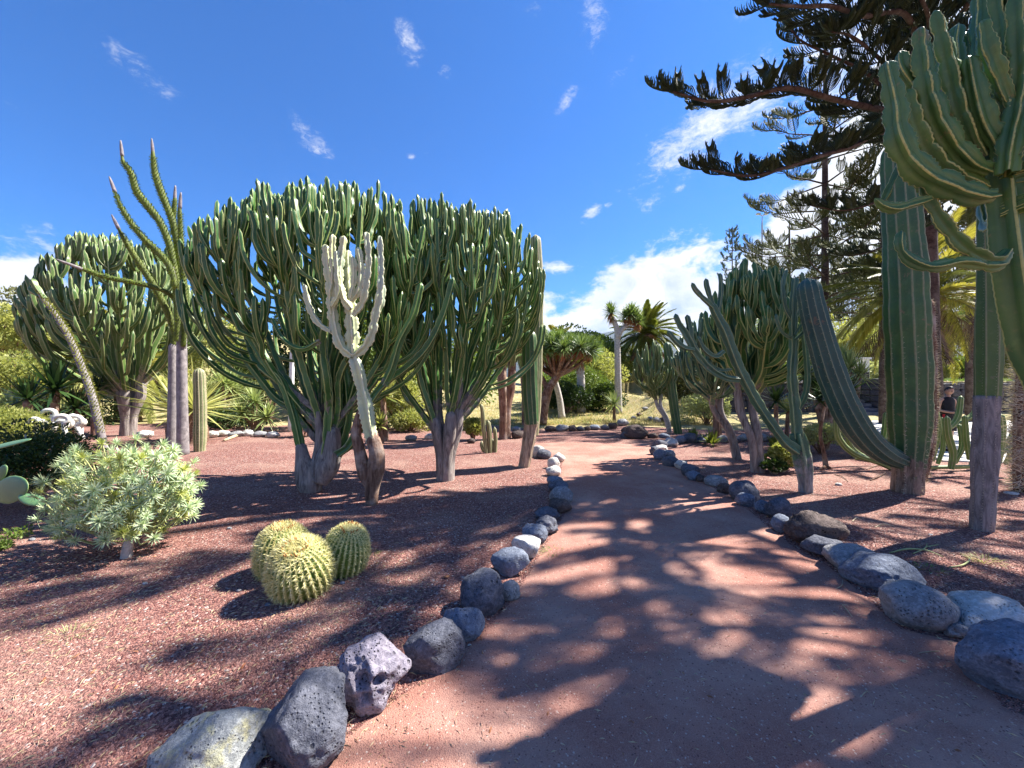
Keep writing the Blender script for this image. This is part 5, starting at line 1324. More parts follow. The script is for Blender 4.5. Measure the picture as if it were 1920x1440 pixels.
Pt, t, s = curve(W_, .05); lf = MB(); thorn_leaves(lf, Pt[8:], np.interp(t, np.linspace(0, 1, len(r)), r)[8:], g, .018, .055, (.8, .2, .6)); lf.build('leaves', 'bush_lime', root, False, kind='stuff')
for k, pts in enumerate([[(74, 556), (60, 545), (54, 538)], [(84, 560), (66, 535), (60, 522)]]):
    mb = MB(); stem(mb, PP(pts, 8.7), [.05, .07, .06], .05, .04, .2, .3, PR4L, (1, 1.3), k); mb.build('arm', 'far_candelabra', root)

# ------------------------------------------------------------------ bushes and tree crowns of many small leaves
def leaf_cloud(mb, c, rad, n, ls, g, clumps=14, shell=.75, flat=0.0, droop=0.0):
    c = np.asarray(c, float); rad = np.asarray(rad, float)
    k = np.arange(clumps); z = 1 - 2 * (k + .5) / clumps * .85; A = k * 2.39996 + g.uniform(0, 6); rr = np.sqrt(1 - z * z)
    cc = np.stack([rr * np.cos(A), rr * np.sin(A), z], -1) * g.uniform(.35, shell, (clumps, 1))
    cs = g.uniform(.22, .40, clumps); i = g.integers(0, clumps, n)
    o = g.normal(size=(n, 3)); o /= np.linalg.norm(o, axis=1)[:, None]
    q = cc[i] + o * (cs[i] * g.uniform(.55, 1, n) ** .5)[:, None]
    p = c + q * rad
    dv = o + q * .6 + g.normal(0, .45, (n, 3)); dv[:, 2] = dv[:, 2] * (1 - flat) - droop; dv /= np.linalg.norm(dv, axis=1)[:, None] + 1e-9
    sd_ = np.cross(dv, g.normal(size=(n, 3))); sd_ /= np.linalg.norm(sd_, axis=1)[:, None] + 1e-9
    L = (ls * g.uniform(.6, 1.3, n))[:, None]
    V = np.stack([p, p + dv * L * .5 + sd_ * L * .26, p + dv * L, p + dv * L * .5 - sd_ * L * .26], 1).reshape(-1, 3)
    mb.add(V, np.arange(4 * n).reshape(-1, 4), None, np.repeat(np.clip(g.uniform(0, 1, n) * .6 + g.uniform(0, .4, clumps)[i], 0, 1), 4), 1)
    return c + cc * rad


def bush(label, px, py, d, rx, ry, rz, n, ls, mat, seed, clumps=16, group=None, cat='bush', name='bush', trunk=.03, base=None, flat=0, tmat='twig'):
    g = np.random.default_rng(seed); c = Vector(P(px, py, d)); b0 = Vector(base) if base else Vector((c.x, c.y, ghf(c.x, c.y)))
    root = thing(name, label, cat, tuple(b0), group); mb = MB()
    cc = leaf_cloud(mb, c, (rx, ry, rz), n, ls, g, clumps, flat=flat); mb.build('foliage' if cat != 'tree' else 'crown', mat, root, False)
    tb = MB()
    for q in cc[:: max(1, clumps // 9)]:
        q = Vector(q); tube(tb, [b0 - Vector((0, 0, .03)), b0.lerp(q, .5) + Vector((g.normal(0, .05), g.normal(0, .05), .05)), q], [trunk, trunk * .6, trunk * .3], m=5, ds=.15)
    tb.build('stems' if cat != 'tree' else 'trunk', tmat, root)
    return root
# left
bush('dense dark green bush at the left edge behind the prickly pear', 62, 868, 4.9, .72, .7, .50, 15000, .040, 'bush_dark', 1, 40)
bush('sunlit pale bush spilling over the dark one at the left edge', 12, 815, 6.3, .95, .8, .50, 14000, .05, 'bush_lime', 2, 30)
bush('yellow-green mound of shrubbery further left below the yuccas', -75, 790, 7.5, 1.1, 1.0, .6, 8000, .07, 'bush_lime', 3, 30)
HB = 'bushes and small trees on the left slope'
for k, (px, py, d, rx, ry, rz, n, ls, mt, lb) in enumerate([
    (75, 640, 26, 5.5, 3, 3.8, 16000, .20, 'bush_olive', 'olive-brown tree mound forming the skyline left of the far crown'),
    (8, 625, 19, 2.6, 2, 1.9, 9000, .16, 'bush_lime', 'lime green rounded shrub at the left edge of the slope'),
    (150, 660, 22, 3.4, 2.4, 2.4, 10000, .17, 'bush_mid', 'mid green bush on the slope behind the leaning thorny stem'),
    (10, 715, 14, 2.2, 1.6, 1.1, 9000, .12, 'bush_lime', 'bright low bush in front of the dark spiky yuccas, left edge'),
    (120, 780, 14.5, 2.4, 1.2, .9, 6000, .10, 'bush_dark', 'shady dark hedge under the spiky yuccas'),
    (255, 650, 24, 3.4, 2.4, 2.6, 10000, .18, 'bush_mid', 'green bush on the slope directly behind the far left cactus'),
    (330, 630, 26, 3.8, 2.8, 3.2, 11000, .18, 'bush_pale', 'pale green tree on the slope behind the twin grey poles'),
    (420, 660, 22, 3.2, 2.4, 2.6, 11000, .16, 'bush_lime', 'light green feathery tree behind the golden fan yucca'),
    (425, 745, 15, 1.7, 1.2, 1.0, 8000, .11, 'bush_pale', 'pale bush between the fan yucca and the thicket yucca'),
    (490, 700, 18, 2.1, 1.6, 1.6, 8000, .13, 'bush_mid', 'green bush left of the white pole'),
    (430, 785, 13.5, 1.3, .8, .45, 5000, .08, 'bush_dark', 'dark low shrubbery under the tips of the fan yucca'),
    (590, 655, 17, 2.0, 1.6, 2.6, 12000, .15, 'bush_dark', 'dark evergreen tree behind the white pole'),
    (610, 690, 14, .9, .8, .75, 5000, .09, 'bush_pale', 'cream-flowering shrub right of the white pole'),
    (670, 620, 20, 2.8, 2.0, 3.2, 10000, .18, 'bush_mid', 'green tree behind the middle of the widest crown'),
    (745, 745, 13.2, 1.0, .9, 1.0, 7000, .10, 'bush_lime', 'sunlit leafy shrub between the two big crowns, near the ground'),
    (735, 690, 17, 1.8, 1.4, 1.6, 8000, .14, 'bush_mid', 'leafy tree above the sunlit shrub between the two big crowns'),
    (770, 790, 12.4, .75, .6, .38, 4000, .075, 'bush_lime', 'low yellow-green shrub by the white round stone'),
    (888, 800, 10.5, .30, .3, .30, 2600, .065, 'bush_lime', 'small vivid lime shrub behind the thin ribbed stems'),
    (700, 795, 12.5, .6, .6, .4, 3000, .08, 'bush_mid', 'low green shrub left of the low yellow-green one'),
    (855, 700, 22, 2.6, 2, 2.6, 9000, .17, 'bush_mid', 'green tree hidden behind the grey-trunked candelabra')]):
    bush(lb, px, py, d, rx, ry, rz, n, ls, mt, 50 + k, 26, HB, cat='tree' if rz > 2.2 else 'bush', name='tree' if rz > 2.2 else 'bush', trunk=.02 + .02 * rz, tmat='trunk_brown')
# middle distance
MBG = 'bushes of the green thicket beyond the far row'
for k, (px, py, d, rx, ry, rz, n, ls, mt, lb) in enumerate([
    (1062, 745, 18.5, 1.5, 1.0, .75, 6000, .11, 'bush_dark', 'dark low bush between the leaning pale trunk and the dragon tree'),
    (1102, 735, 20, 1.6, 1.3, 1.3, 9000, .12, 'bush_mid', 'dense green bush around the grey dragon tree trunk'),
    (1132, 745, 19.5, 1.2, 1.0, .95, 6000, .11, 'bush_dark', 'dark bush left of the tall slender dragon trunk'),
    (1110, 700, 23, 2.1, 1.6, 1.6, 9000, .14, 'bush_lime', 'yellow-green bush rising above the thicket'),
    (1128, 680, 30, 3.0, 2, 2.2, 8000, .2, 'bush_mid', 'distant green tree top right of the dragon tree crown'),
    (1085, 655, 32, 3.6, 2, 1.9, 7000, .22, 'bush_dark', 'dark distant tree peeping over the dragon tree crown'),
    (1160, 690, 34, 2.8, 2, 2.4, 7000, .2, 'bush_olive', 'olive distant bush behind the tall slender dragon trunk'),
    (1030, 735, 21, 2.0, 1.5, 1.4, 7000, .13, 'bush_mid', 'green bush behind the reddish dragon tree trunk'),
    (1290, 725, 20, 1.9, 1.3, 1.25, 9000, .12, 'bush_olive', 'twiggy olive bush between the lone column and the candelabra trunks'),
    (1330, 690, 24, 2.6, 2, 2.0, 9000, .15, 'bush_mid', 'green bush behind the smaller candelabra cactus'),
    (1325, 762, 14.5, 1.0, .8, .65, 6000, .08, 'bush_pale', 'pale dry bush left of the slanting green trunk'),
    (1385, 700, 22, 2.0, 1.6, 1.8, 8000, .14, 'bush_lime', 'yellow-lit bush behind the bare grey trunk'),
    (1215, 718, 38, 5.0, 2.0, 1.9, 12000, .2, 'bush_dark', 'dark hedge line closing the view behind the stout date palm'),
    (1240, 728, 25, 1.5, 1.0, .7, 4000, .13, 'bush_olive', 'olive scrub right of the date palm foot'),
    (1262, 708, 33, 2.2, 1.6, 1.8, 6000, .2, 'bush_dark', 'dark bush right of the stout date palm'),
    (1190, 712, 36, 2.4, 1.6, 1.6, 6000, .2, 'bush_mid', 'green bush left of the stout date palm trunk')]):
    bush(lb, px, py, d, rx, ry, rz, n, ls, mt, 90 + k, 22, MBG, trunk=.03, tmat='trunk_brown')
# right
bush('lime green leafy shrub between the grey trunk and the slim green one', 1466, 852, 6.75, .26, .25, .24, 3600, .055, 'bush_lime', 130, 16)
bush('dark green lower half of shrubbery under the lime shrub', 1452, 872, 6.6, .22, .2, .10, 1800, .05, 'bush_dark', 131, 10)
RB = 'sunlit greenery above and beside the dark wall'
for k, (px, py, d, rx, ry, rz, n, ls, mt, lb) in enumerate([
    (1540, 815, 8.6, .55, .4, .28, 4500, .05, 'bush_pale', 'straw-coloured low bush under the giant curving arm'),
    (1655, 850, 7.8, .55, .4, .22, 3500, .05, 'bush_pale', 'pale flowering low bush left of the massive column'),
    (1500, 700, 26, 3.0, 2, 1.8, 9000, .15, 'bush_mid', 'green hedge above the low wall left of the steps'),
    (1560, 660, 28, 3.2, 2, 2.8, 10000, .17, 'bush_lime', 'sunny yellow-green tree behind the leaning giant arm'),
    (1650, 650, 26, 3.0, 2, 2.6, 12000, .15, 'bush_lime', 'sunny tree filling the gap left of the massive column'),
    (1660, 700, 21, 1.6, 1.2, .85, 6000, .11, 'bush_pale', 'pale flowering bush on top of the wall by the steps'),
    (1800, 690, 21, 1.4, 1.0, .8, 7000, .10, 'bush_mid', 'leafy green bush on the terrace right of the slim palm'),
    (1760, 698, 19.6, .8, .6, .45, 4000, .09, 'bush_lime', 'small lime bush on the wall left of the slim palm'),
    (1850, 695, 22, 2.0, 1.2, .9, 8000, .11, 'bush_lime', 'bright bush on the terrace behind the corky column'),
    (1910, 680, 24, 2.0, 1.2, 1.2, 7000, .12, 'bush_mid', 'green bush on the terrace at the right edge'),
    (1830, 620, 32, 5.0, 2.5, 3.4, 12000, .2, 'bush_mid', 'backlit trees beyond the terrace, right of the date palm'),
    (1700, 600, 34, 5.0, 2.5, 4.0, 12000, .2, 'bush_lime', 'yellow-lit tree crown behind the date palm'),
    (1600, 560, 36, 4.0, 2.5, 4.2, 11000, .2, 'bush_olive', 'tall loose olive tree under the pine branches'),
    (1450, 640, 34, 4.0, 2.5, 3.6, 9000, .2, 'bush_mid', 'green tree seen through the dark candelabra crown'),
    (1930, 600, 30, 4.0, 2.5, 4.0, 9000, .2, 'bush_olive', 'olive tree at the right edge behind the spiny column')]):
    bush(lb, px, py, d, rx, ry, rz, n, ls, mt, 140 + k, 24, RB, cat='tree' if rz > 2.2 else 'bush', name='tree' if rz > 2.2 else 'bush', trunk=.02 + .02 * rz, tmat='trunk_brown')
# slim bare-trunked shrub
root = thing('slim_tree', 'thin orange-brown trunk rooted among twigs below the dark yucca heads', 'tree', tuple(GP(1548, 882)))
mb = MB(); tube(mb, PP([(1551, 885), (1545, 850), (1538, 815), (1542, 780), (1552, 740)], 7.1), [.055, .03, .028, .026, .02], m=8, ds=.04, lump=.08)
tube(mb, PP([(1545, 872), (1558, 878), (1572, 884)], 7.0), [.03, .02, .008], m=6, ds=.05); tube(mb, PP([(1547, 875), (1535, 882), (1526, 886)], 6.9), [.03, .02, .008], m=6, ds=.05)
mb.build('trunk', 'trunk_brown', root); RSy = RS['yd']; inst('rosette', RSy, root, P(1552, 738, 7.1), aimz((.1, 0, 1)), .62); inst('rosette', RSy, root, P(1538, 752, 7.2), aimz((-.3, 0, 1)), .5)

# ------------------------------------------------------------------ Norfolk-type pines
def spray_mesh(name, L, mat, seed, n=13, bl=.20, up=.55, thick=.011, m=3):
    g = np.random.default_rng(seed); mb = MB()
    ax = [(0, 0, 0), (L * .5, 0, .02 * L), (L * .85, 0, .12 * L), (L, 0, .24 * L)]
    tube(mb, ax, [thick * 1.3, thick, thick, thick * .7], m=4, ds=L / 6, a=.2); Pt, t, s = curve(ax, L / 40)
    for k in range(n):
        u = .12 + .86 * k / n
        for sd_ in (-1, 1):
            p = np.array([np.interp(u, t, Pt[:, c]) for c in range(3)]); l_ = bl * g.uniform(.75, 1.2) * (1.1 - .45 * u)
            q1 = p + np.array([.45 * l_, sd_ * l_ * .42, .12 * l_]); q2 = p + np.array([.75 * l_, sd_ * l_ * .58, up * l_]); q3 = p + np.array([.80 * l_, sd_ * l_ * .52, (up + .5) * l_]) + g.normal(0, .012, 3)
            tube(mb, [p, q1, q2, q3], [thick * .8, thick, thick, thick * .6], m=m, ds=l_ / 3, a=g.uniform())
    return mb.mesh(name, mat, True)
SPN = [spray_mesh('spray', .62, 'pine_needle', 60 + k, 17, .17, .7, .0125) for k in range(3)]
SPL = [spray_mesh('spray', 1.1, 'pine_light', 65 + k, 12, .34, .5, .018) for k in range(2)]
SPB = [spray_mesh('spray', 1.3, 'pine_blue', 68, 8, .42, .8, .05)]


def pine_limb(root, pts, r, g, meshes, step=.16, sc=(.7, 1.15), side=.9, bare=.12, down=0.0, tmat='trunk_pine', sub=True):
    Pt, t, s = curve(pts, .12); L = s[-1]
    mb = MB(); tube(mb, pts, [r * .8, r * .6, r * .42, r * .2], m=7, ds=.2, lump=.05, seed=3)
    lo = mb.build('limb', tmat, root)
    T, N, B = frames(Pt); k = 0; u = L * bare
    while u < L:
        j = min(len(s) - 1, int(np.searchsorted(s, u))); p = Pt[j]; tt = Vector(T[j]); sd_ = Vector((-tt.y, tt.x, 0)).normalized() * (1 if k % 2 else -1)
        dv = tt * g.uniform(.45, .95) + sd_ * side * g.uniform(.5, 1.1) + Vector((0, 0, g.uniform(-.05, .35) - down))
        f = min(1.1, .80 + .9 * (1 - u / L)) if sub else 1
        inst('spray', meshes[k % len(meshes)], lo, p, aim(dv, g.normal(0, .3)), g.uniform(*sc) * f)
        if g.uniform() < .3: inst('spray', meshes[(k + 1) % len(meshes)], lo, p, aim(tt + sd_ * g.uniform(-.3, .3) + Vector((0, 0, g.uniform(.1, .7))), g.normal(0, .5)), g.uniform(*sc) * f * .8)
        u += step * g.uniform(.7, 1.3); k += 1
    inst('spray', meshes[0], lo, Pt[-1] - T[-1] * .3, aim(T[-1]), sc[1] * .8)
    inst('spray', meshes[-1], lo, Pt[-1] - T[-1] * .5, aim(Vector(T[-1]) + Vector((0, 0, .25)), .8), sc[1] * .8)
    return lo
g = np.random.default_rng(41)
NX, NY = P(1732, 560, 9.4).x, 9.4
root = thing('norfolk_pine', 'dark tiered pine whose long branches reach left across the upper right sky', 'pine tree', (NX, NY, 0))
mb = MB(); tube(mb, [(NX + .1, NY, -.1), (NX + .05, NY, 3), (NX, NY, 7), (NX, NY, 12), (NX, NY, 17)], [.30, .24, .21, .17, .10], m=14, ds=.2, lump=.03); mb.build('trunk', 'trunk_pine', root)
def L_(pts, ds_): return PP(pts, ds_)
tr = lambda z: (NX, NY, z)
near_limbs = [
    ([tr(7.9)] + list(PP([(1650, 205), (1560, 185), (1480, 165), (1400, 182), (1330, 190), (1262, 172)], [8.3, 7.6, 7.1, 6.8, 6.6, 6.5])), .085),
    ([tr(6.9)] + list(PP([(1660, 248), (1600, 275), (1540, 292), (1460, 318), (1400, 330), (1332, 318)], [8.4, 7.9, 7.5, 7.2, 7.0, 6.9])), .075),
    ([tr(9.0)] + list(PP([(1700, 30), (1620, 30), (1560, 12), (1500, 12), (1442, 8)], [8.0, 7.2, 6.6, 6.2, 6.0])), .075),
    ([tr(7.4)] + list(PP([(1640, 150), (1560, 105), (1500, 75), (1475, 40)], [8.4, 8.0, 7.8, 7.7])), .05),
    ([tr(8.2)] + list(PP([(1660, 120), (1600, 70), (1560, 60)], [8.4, 7.6, 6.9])), .06),
    ([tr(9.6)] + list(PP([(1740, 30), (1690, -60), (1600, -130)], [8.0, 7.0, 6.0])), .06),
    ([tr(8.8), (NX - .8, NY - 1.6, 9.0), (NX - 1.3, NY - 3.2, 9.0), (NX - 1.6, NY - 4.8, 9.1)], .08),
    ([tr(9.4), (NX - 2.2, NY - 1.4, 9.8), (NX - 4.0, NY - 2.6, 9.9), (NX - 6.0, NY - 3.6, 10.0)], .09),
    ([tr(6.4), (NX + 1.6, NY - .8, 6.3), (NX + 3.0, NY - 1.6, 6.2), (NX + 4.2, NY - 2.2, 6.5)], .07),
    ([tr(8.3), (NX + .4, NY - 1.8, 8.4), (NX + .6, NY - 3.4, 8.3), (NX + .8, NY - 5, 8.5)], .07),
    ([tr(6.0)] + list(PP([(1700, 350), (1640, 380), (1580, 395), (1520, 385)], [8.9, 8.7, 8.6, 8.6])), .045),
    ([tr(5.2)] + list(PP([(1690, 440), (1640, 470), (1590, 480)], [9.0, 9.1, 9.3])), .04),
    ([tr(10.4), (NX - 1.5, NY - 2.4, 10.8), (NX - 2.8, NY - 4.8, 10.8), (NX - 3.8, NY - 6.8, 11)], .08),
    ([tr(9.9), (NX - .6, NY - 1.8, 10.0), (NX - 1.0, NY - 3.4, 10.0), (NX - 1.2, NY - 5.0, 10.2)], .08),
    ([tr(10.8), (NX - 1.6, NY - 1.2, 11.0), (NX - 3.2, NY - 2.4, 11.0), (NX - 4.6, NY - 3.6, 11.2)], .08)]
for pts, r in near_limbs: pine_limb(root, vecs(pts), r, g, SPN, .21, (.6, 1.05), .9, .08)
# whorled second pine, thinner and further back
def pine2(name_label, px, d, zt, whorls, meshes, r, blen, g, sc, step, up=.06, tmat='trunk_pine', nb=5, drop=0.0, zb=0):
    x = (px - 960) / F * d; root = thing('norfolk_pine', name_label, 'pine tree', (x, d, ghf(x, d)))
    mb = MB(); tube(mb, [(x, d, ghf(x, d) - .1), (x, d, (zt + zb) / 2), (x, d, zt)], [r, r * .75, r * .25], m=10, ds=.4, lump=.03); mb.build('trunk', tmat, root)
    for k, z in enumerate(whorls):
        l0 = blen * max(.12, (zt - z) / (zt - whorls[0])) ** .6
        for q in range(nb):
            A = q * 2 * math.pi / nb + k * .7 + g.normal(0, .12); l_ = l0 * g.uniform(.8, 1.1)
            dx, dy = math.cos(A), math.sin(A)
            pts = vecs([(x, d, z), (x + dx * l_ * .4, d + dy * l_ * .4, z - drop * l_ + .02 * l_), (x + dx * l_ * .75, d + dy * l_ * .75, z - drop * 1.2 * l_ + .03 * l_), (x + dx * l_, d + dy * l_, z + up * l_ - drop * l_)])
            pine_limb(root, pts, r * .28, g, meshes, step, sc, .8, .30, sub=False, tmat=tmat)
    return root
Z = lambda py, d: CH + (720 - py) / F * d
pine2('lighter slender pine with spaced tiers standing behind the leaning giant arm', 1547, 16, 16.5, [Z(y, 16) for y in (560, 520, 478, 440, 395, 345, 300, 255, 200)], SPL, .16, 3.3, g, (.6, .95), .62, .10, nb=4)
pine2('bushy backlit pine between the slender pine and the massive column', 1655, 14.5, 9.8, [Z(y, 14.5) for y in (590, 545, 500, 455, 405, 360)], SPL, .12, 2.7, g, (.7, 1.0), .50, .10, nb=4)
pine2('loose pine crown just left of the slender pine', 1480, 22, 10.6, [Z(y, 22) for y in (560, 530, 500, 470)], SPL, .14, 2.6, g, (.8, 1.1), .60, .12, nb=4)
pine2('backlit pine behind the corky column at the right', 1820, 15, 14, [Z(y, 15) for y in (540, 480, 420, 360, 290, 210, 130, 60)], SPL, .16, 3.2, g, (.8, 1.1), .60, .10, nb=4)
pine2('tiny symmetrical pine top above the right candelabra crown', 1373, 48, Z(423, 48), [Z(y, 48) for y in (525, 505, 487, 470, 456, 444, 434)], SPB, .14, 1.5, g, (.30, .42), .45, .5, nb=5)
# trees just outside the view on the right, seen only by their dappled shade
for k, (x, y, z, rx, rz, n) in enumerate([(8.3, 3.1, 7.0, 1.6, .9, 2300), (6.2, 1.2, 5.8, 1.3, .8, 2000), (10.5, 5.6, 9.2, 2.0, 1.0, 2600), (5.2, -1.2, 6.6, 1.5, .9, 2000), (9.2, -.8, 8.5, 2.2, 1.0, 2600), (6.6, 3.8, 8.4, 1.1, .6, 1300), (3.0, .3, 6.6, 1.2, .5, 1500)]):
    pass
def shade_tree(x, y, label, limbs, seed):
    g = np.random.default_rng(seed); root = thing('norfolk_pine', label, 'pine tree', (x, y, 0))
    mb = MB(); tube(mb, [(x, y, -.1), (x, y, 5), (x, y, 12)], [.26, .2, .12], m=10, ds=.4); mb.build('trunk', 'trunk_pine', root)
    for (z, A, l_) in limbs:
        dx, dy = math.cos(math.radians(A)), math.sin(math.radians(A))
        pine_limb(root, vecs([(x, y, z), (x + dx * l_ * .4, y + dy * l_ * .4, z - .1), (x + dx * l_ * .75, y + dy * l_ * .75, z), (x + dx * l_, y + dy * l_, z + .4)]), .06, g, SPN, .58, (.7, 1.2), .95, .08)
shade_tree(8.9, 4.5, 'pine outside the right edge that dapples the path', [(6.5, 180, 3.5), (6.6, 140, 2.6), (6.7, 222, 3.6), (6.5, 268, 3.0), (7.7, 165, 3.4), (7.8, 200, 3.8), (7.9, 245, 3.0), (7.6, 120, 2.4), (9.0, 180, 3.4), (9.2, 225, 3), (9.3, 140, 2.4)], 71)
shade_tree(12.2, 6.2, 'pine far outside the right edge that shades the right foreground', [(7.0, 175, 3.8), (7.3, 210, 3.4), (7.2, 145, 3.4), (8.6, 160, 3.6), (8.8, 200, 3.8), (10.2, 180, 3.4)], 72)

# ------------------------------------------------------------------ right background: wall, steps, posts
def masonry(root, x0, x1, y, z0, z1, g, depth=.35, mat='wall_stone', zt=None):
    """rough stones laid against a mortar core; each stone its own part"""
    mb = MB(); slab(mb, ((x0 + x1) / 2, y + depth / 2 + .05, (z0 + z1) / 2 - .02), (x1 - x0, depth, z1 - z0)); mb.build('core', 'mortar', root, False)
    x = x0; protos = masonry.p
    z = z0; n = 0
    while z < z1 - .08:
        h = g.uniform(.20, .32); h = min(h, z1 - z); x = x0 - g.uniform(0, .2)
        while x < x1:
            w = g.uniform(.24, .55); cx = x + w / 2
            if x0 - .1 < cx < x1 + .1:
                inst('stone', protos[n % len(protos)], root, (cx, y + .02 + g.uniform(-.02, .02), z + h / 2), Matrix.Rotation(g.normal(0, .05), 3, 'Y'), (w * .52, .12, h * .53)); n += 1
            x += w
        z += h
masonry.p = []
for k in range(5):
    g2 = np.random.default_rng(k); v, t = ICO[2]; v = np.sign(v) * np.abs(v) ** .45
    v = v * (1 + .10 * nz(v, 1.4, g2.uniform(0, 50, 3)))[:, None]; masonry.p.append(MB().add(v, None, t).mesh('stone', 'wall_stone', False))
g = np.random.default_rng(3)
root = thing('stone_wall', 'dark rubble retaining wall behind the person, grass along its top', 'wall', (19.5, 17.0, 0))
masonry(root, 16.4, 24.6, 16.95, -.05, 1.60, g)
root = thing('stone_wall', 'low dark wall left of the steps with a pale coping', 'wall', (11, 17.0, 0))
masonry(root, 8.9, 13.15, 16.95, -.05, 1.50, g)
mb = MB(); slab(mb, (11.0, 17.1, 1.60), (4.4, .5, .12)); mb.build('coping', 'plaza', root, False)
root = thing('stone_steps', 'broad flight of dark stone steps climbing to the terrace', 'steps', (14.6, 15.9, 0))
for k in range(10):
    mb = MB(); slab(mb, (14.45, 15.95 + .34 * k + .6, .08 + .162 * k), (2.7, 1.2, .17), 0, .5, .006, g); mb.build('step', 'step_stone', root, False)
root = thing('stepped_parapet', 'dark rubble side wall stepping up along the right of the steps', 'wall', (15.95, 16, 0))
for (x0, y0, x1, y1, z) in ((15.55, 15.7, 16.35, 16.7, 1.0), (15.55, 16.7, 16.35, 18.0, 1.55), (15.4, 18.0, 16.3, 19.3, 2.05)):
    mb = MB(); slab(mb, ((x0 + x1) / 2, (y0 + y1) / 2, z / 2), (x1 - x0, y1 - y0 - .01, z)); mb.build('core', 'mortar', root, False)
    zz = 0
    while zz < z:
        xx = x0 + .18
        while xx < x1: inst('stone', masonry.p[int(g.integers(5))], root, (xx, y0, zz + .12), None, (.19, .07, .12)); xx += .38
        yy = y0 + .2
        while yy < y1: inst('stone', masonry.p[int(g.integers(5))], root, (x0, yy, zz + .12), None, (.07, .20, .12)); yy += .4
        zz += .25
    xx = x0 + .18
root = thing('white_post', 'tapering white post at the top of the steps', 'post', (17.9, 20.2, 1.6))
mb = MB(); slab(mb, (17.9, 20.2, 2.15), (.42, .42, 1.25)); slab(mb, (17.9, 20.2, 2.80), (.55, .55, .10)); slab(mb, (17.9, 20.2, 1.62), (.60, .60, .10)); mb.build('shaft', 'white_paint', root, False)
root = thing('white_post', 'short white post left of the taller one at the top of the steps', 'post', (16.5, 20.6, 1.6))
mb = MB(); slab(mb, (16.5, 20.6, 1.9), (.25, .25, .7)); slab(mb, (16.5, 20.6, 2.28), (.32, .32, .06)); mb.build('shaft', 'white_paint', root, False)
root = thing('lamp_mast', 'thin lamp mast with a forked head rising left of the pines', 'street lamp', (24.4, 38.5, 1.6))
mb = MB(); tube(mb, [(24.4, 38.5, 1.6), (24.4, 38.5, 10), (24.4, 38.5, Z(403, 38.5))], [.12, .09, .07], m=8, ds=1); mb.build('pole', 'metal_pole', root)
zt = Z(403, 38.5)
for s in (-1, 1):
    mb = MB(); tube(mb, [(24.4, 38.5, zt - .1), (24.4 + s * .25, 38.5, zt + .05)], [.05, .05], m=6); slab(mb, (24.4 + s * .38, 38.5, zt + .1), (.34, .3, .12)); mb.build('lamp_head', 'metal_pole', root, False)
root = thing('white_pole', 'thin white pole standing behind the widest crown', 'pole', tuple(base_at(547, 12.6)))
mb = MB(); tube(mb, [base_at(545, 12.6), P(547, 700, 12.6), P(549, 640, 12.6), P(552, 560, 12.6)], [.085, .075, .07, .06], m=10, ds=.2); mb.build('shaft', 'white_paint', root)
root = thing('small_house', 'tiled-roof hut corner above the low wall, seen right of the bare trunk', 'building', (12.9, 24.5, 1.6))
mb = MB(); slab(mb, (12.4, 25, 2.3), (2.2, 2, 1.6)); mb.build('wall', 'plaza', root, False)
mb = MB(); mb.add([(11.1, 23.8, 3.05), (13.7, 23.8, 3.05), (13.7, 26.2, 3.05), (11.1, 26.2, 3.05), (12.4, 25, 3.7)], None, [(0, 1, 4), (1, 2, 4), (2, 3, 4), (3, 0, 4)]); mb.build('roof', 'roof_tile', root, False)
root = thing('parked_bicycle', 'dark bicycle leaning among bushes left of the candelabra trunks', 'bicycle', tuple(base_at(1318, 17)))
bb = base_at(1318, 17)
for k, sx in enumerate((-.5, .5)):
    mb = MB(); th = np.linspace(0, 2 * math.pi, 25); tube(mb, [(bb.x + sx + .33 * math.cos(a_), bb.y - .2, bb.z + .36 + .33 * math.sin(a_)) for a_ in th], .025, m=5, ds=.08)
    for a_ in np.linspace(0, math.pi, 7)[:-1]: tube(mb, [(bb.x + sx - .32 * math.cos(a_), bb.y - .2, bb.z + .36 - .32 * math.sin(a_)), (bb.x + sx + .32 * math.cos(a_), bb.y - .2, bb.z + .36 + .32 * math.sin(a_))], .004, m=3, ds=.3)
    mb.build('wheel', 'bin_dark', root)
mb = MB(); J = {'r': (-.5, .36), 'b': (-.08, .33), 's': (-.2, .85), 'h': (.36, .88), 'f': (.5, .36)}
for a_, c_ in ('rb', 'bs', 'rs', 'sh', 'bh', 'hf'): tube(mb, [(bb.x + J[a_][0], bb.y - .2, bb.z + J[a_][1]), (bb.x + J[c_][0], bb.y - .2, bb.z + J[c_][1])], .018, m=5, ds=.3)
tube(mb, [(bb.x + .36, bb.y - .45, bb.z + 1.0), (bb.x + .33, bb.y - .2, bb.z + .95), (bb.x + .36, bb.y + .05, bb.z + 1.0)], .014, m=5)
mb.build('frame', 'bin_dark', root)
mb = MB(); slab(mb, (bb.x - .22, bb.y - .2, bb.z + .90), (.26, .13, .05)); mb.build('saddle', 'bin_dark', root, False)

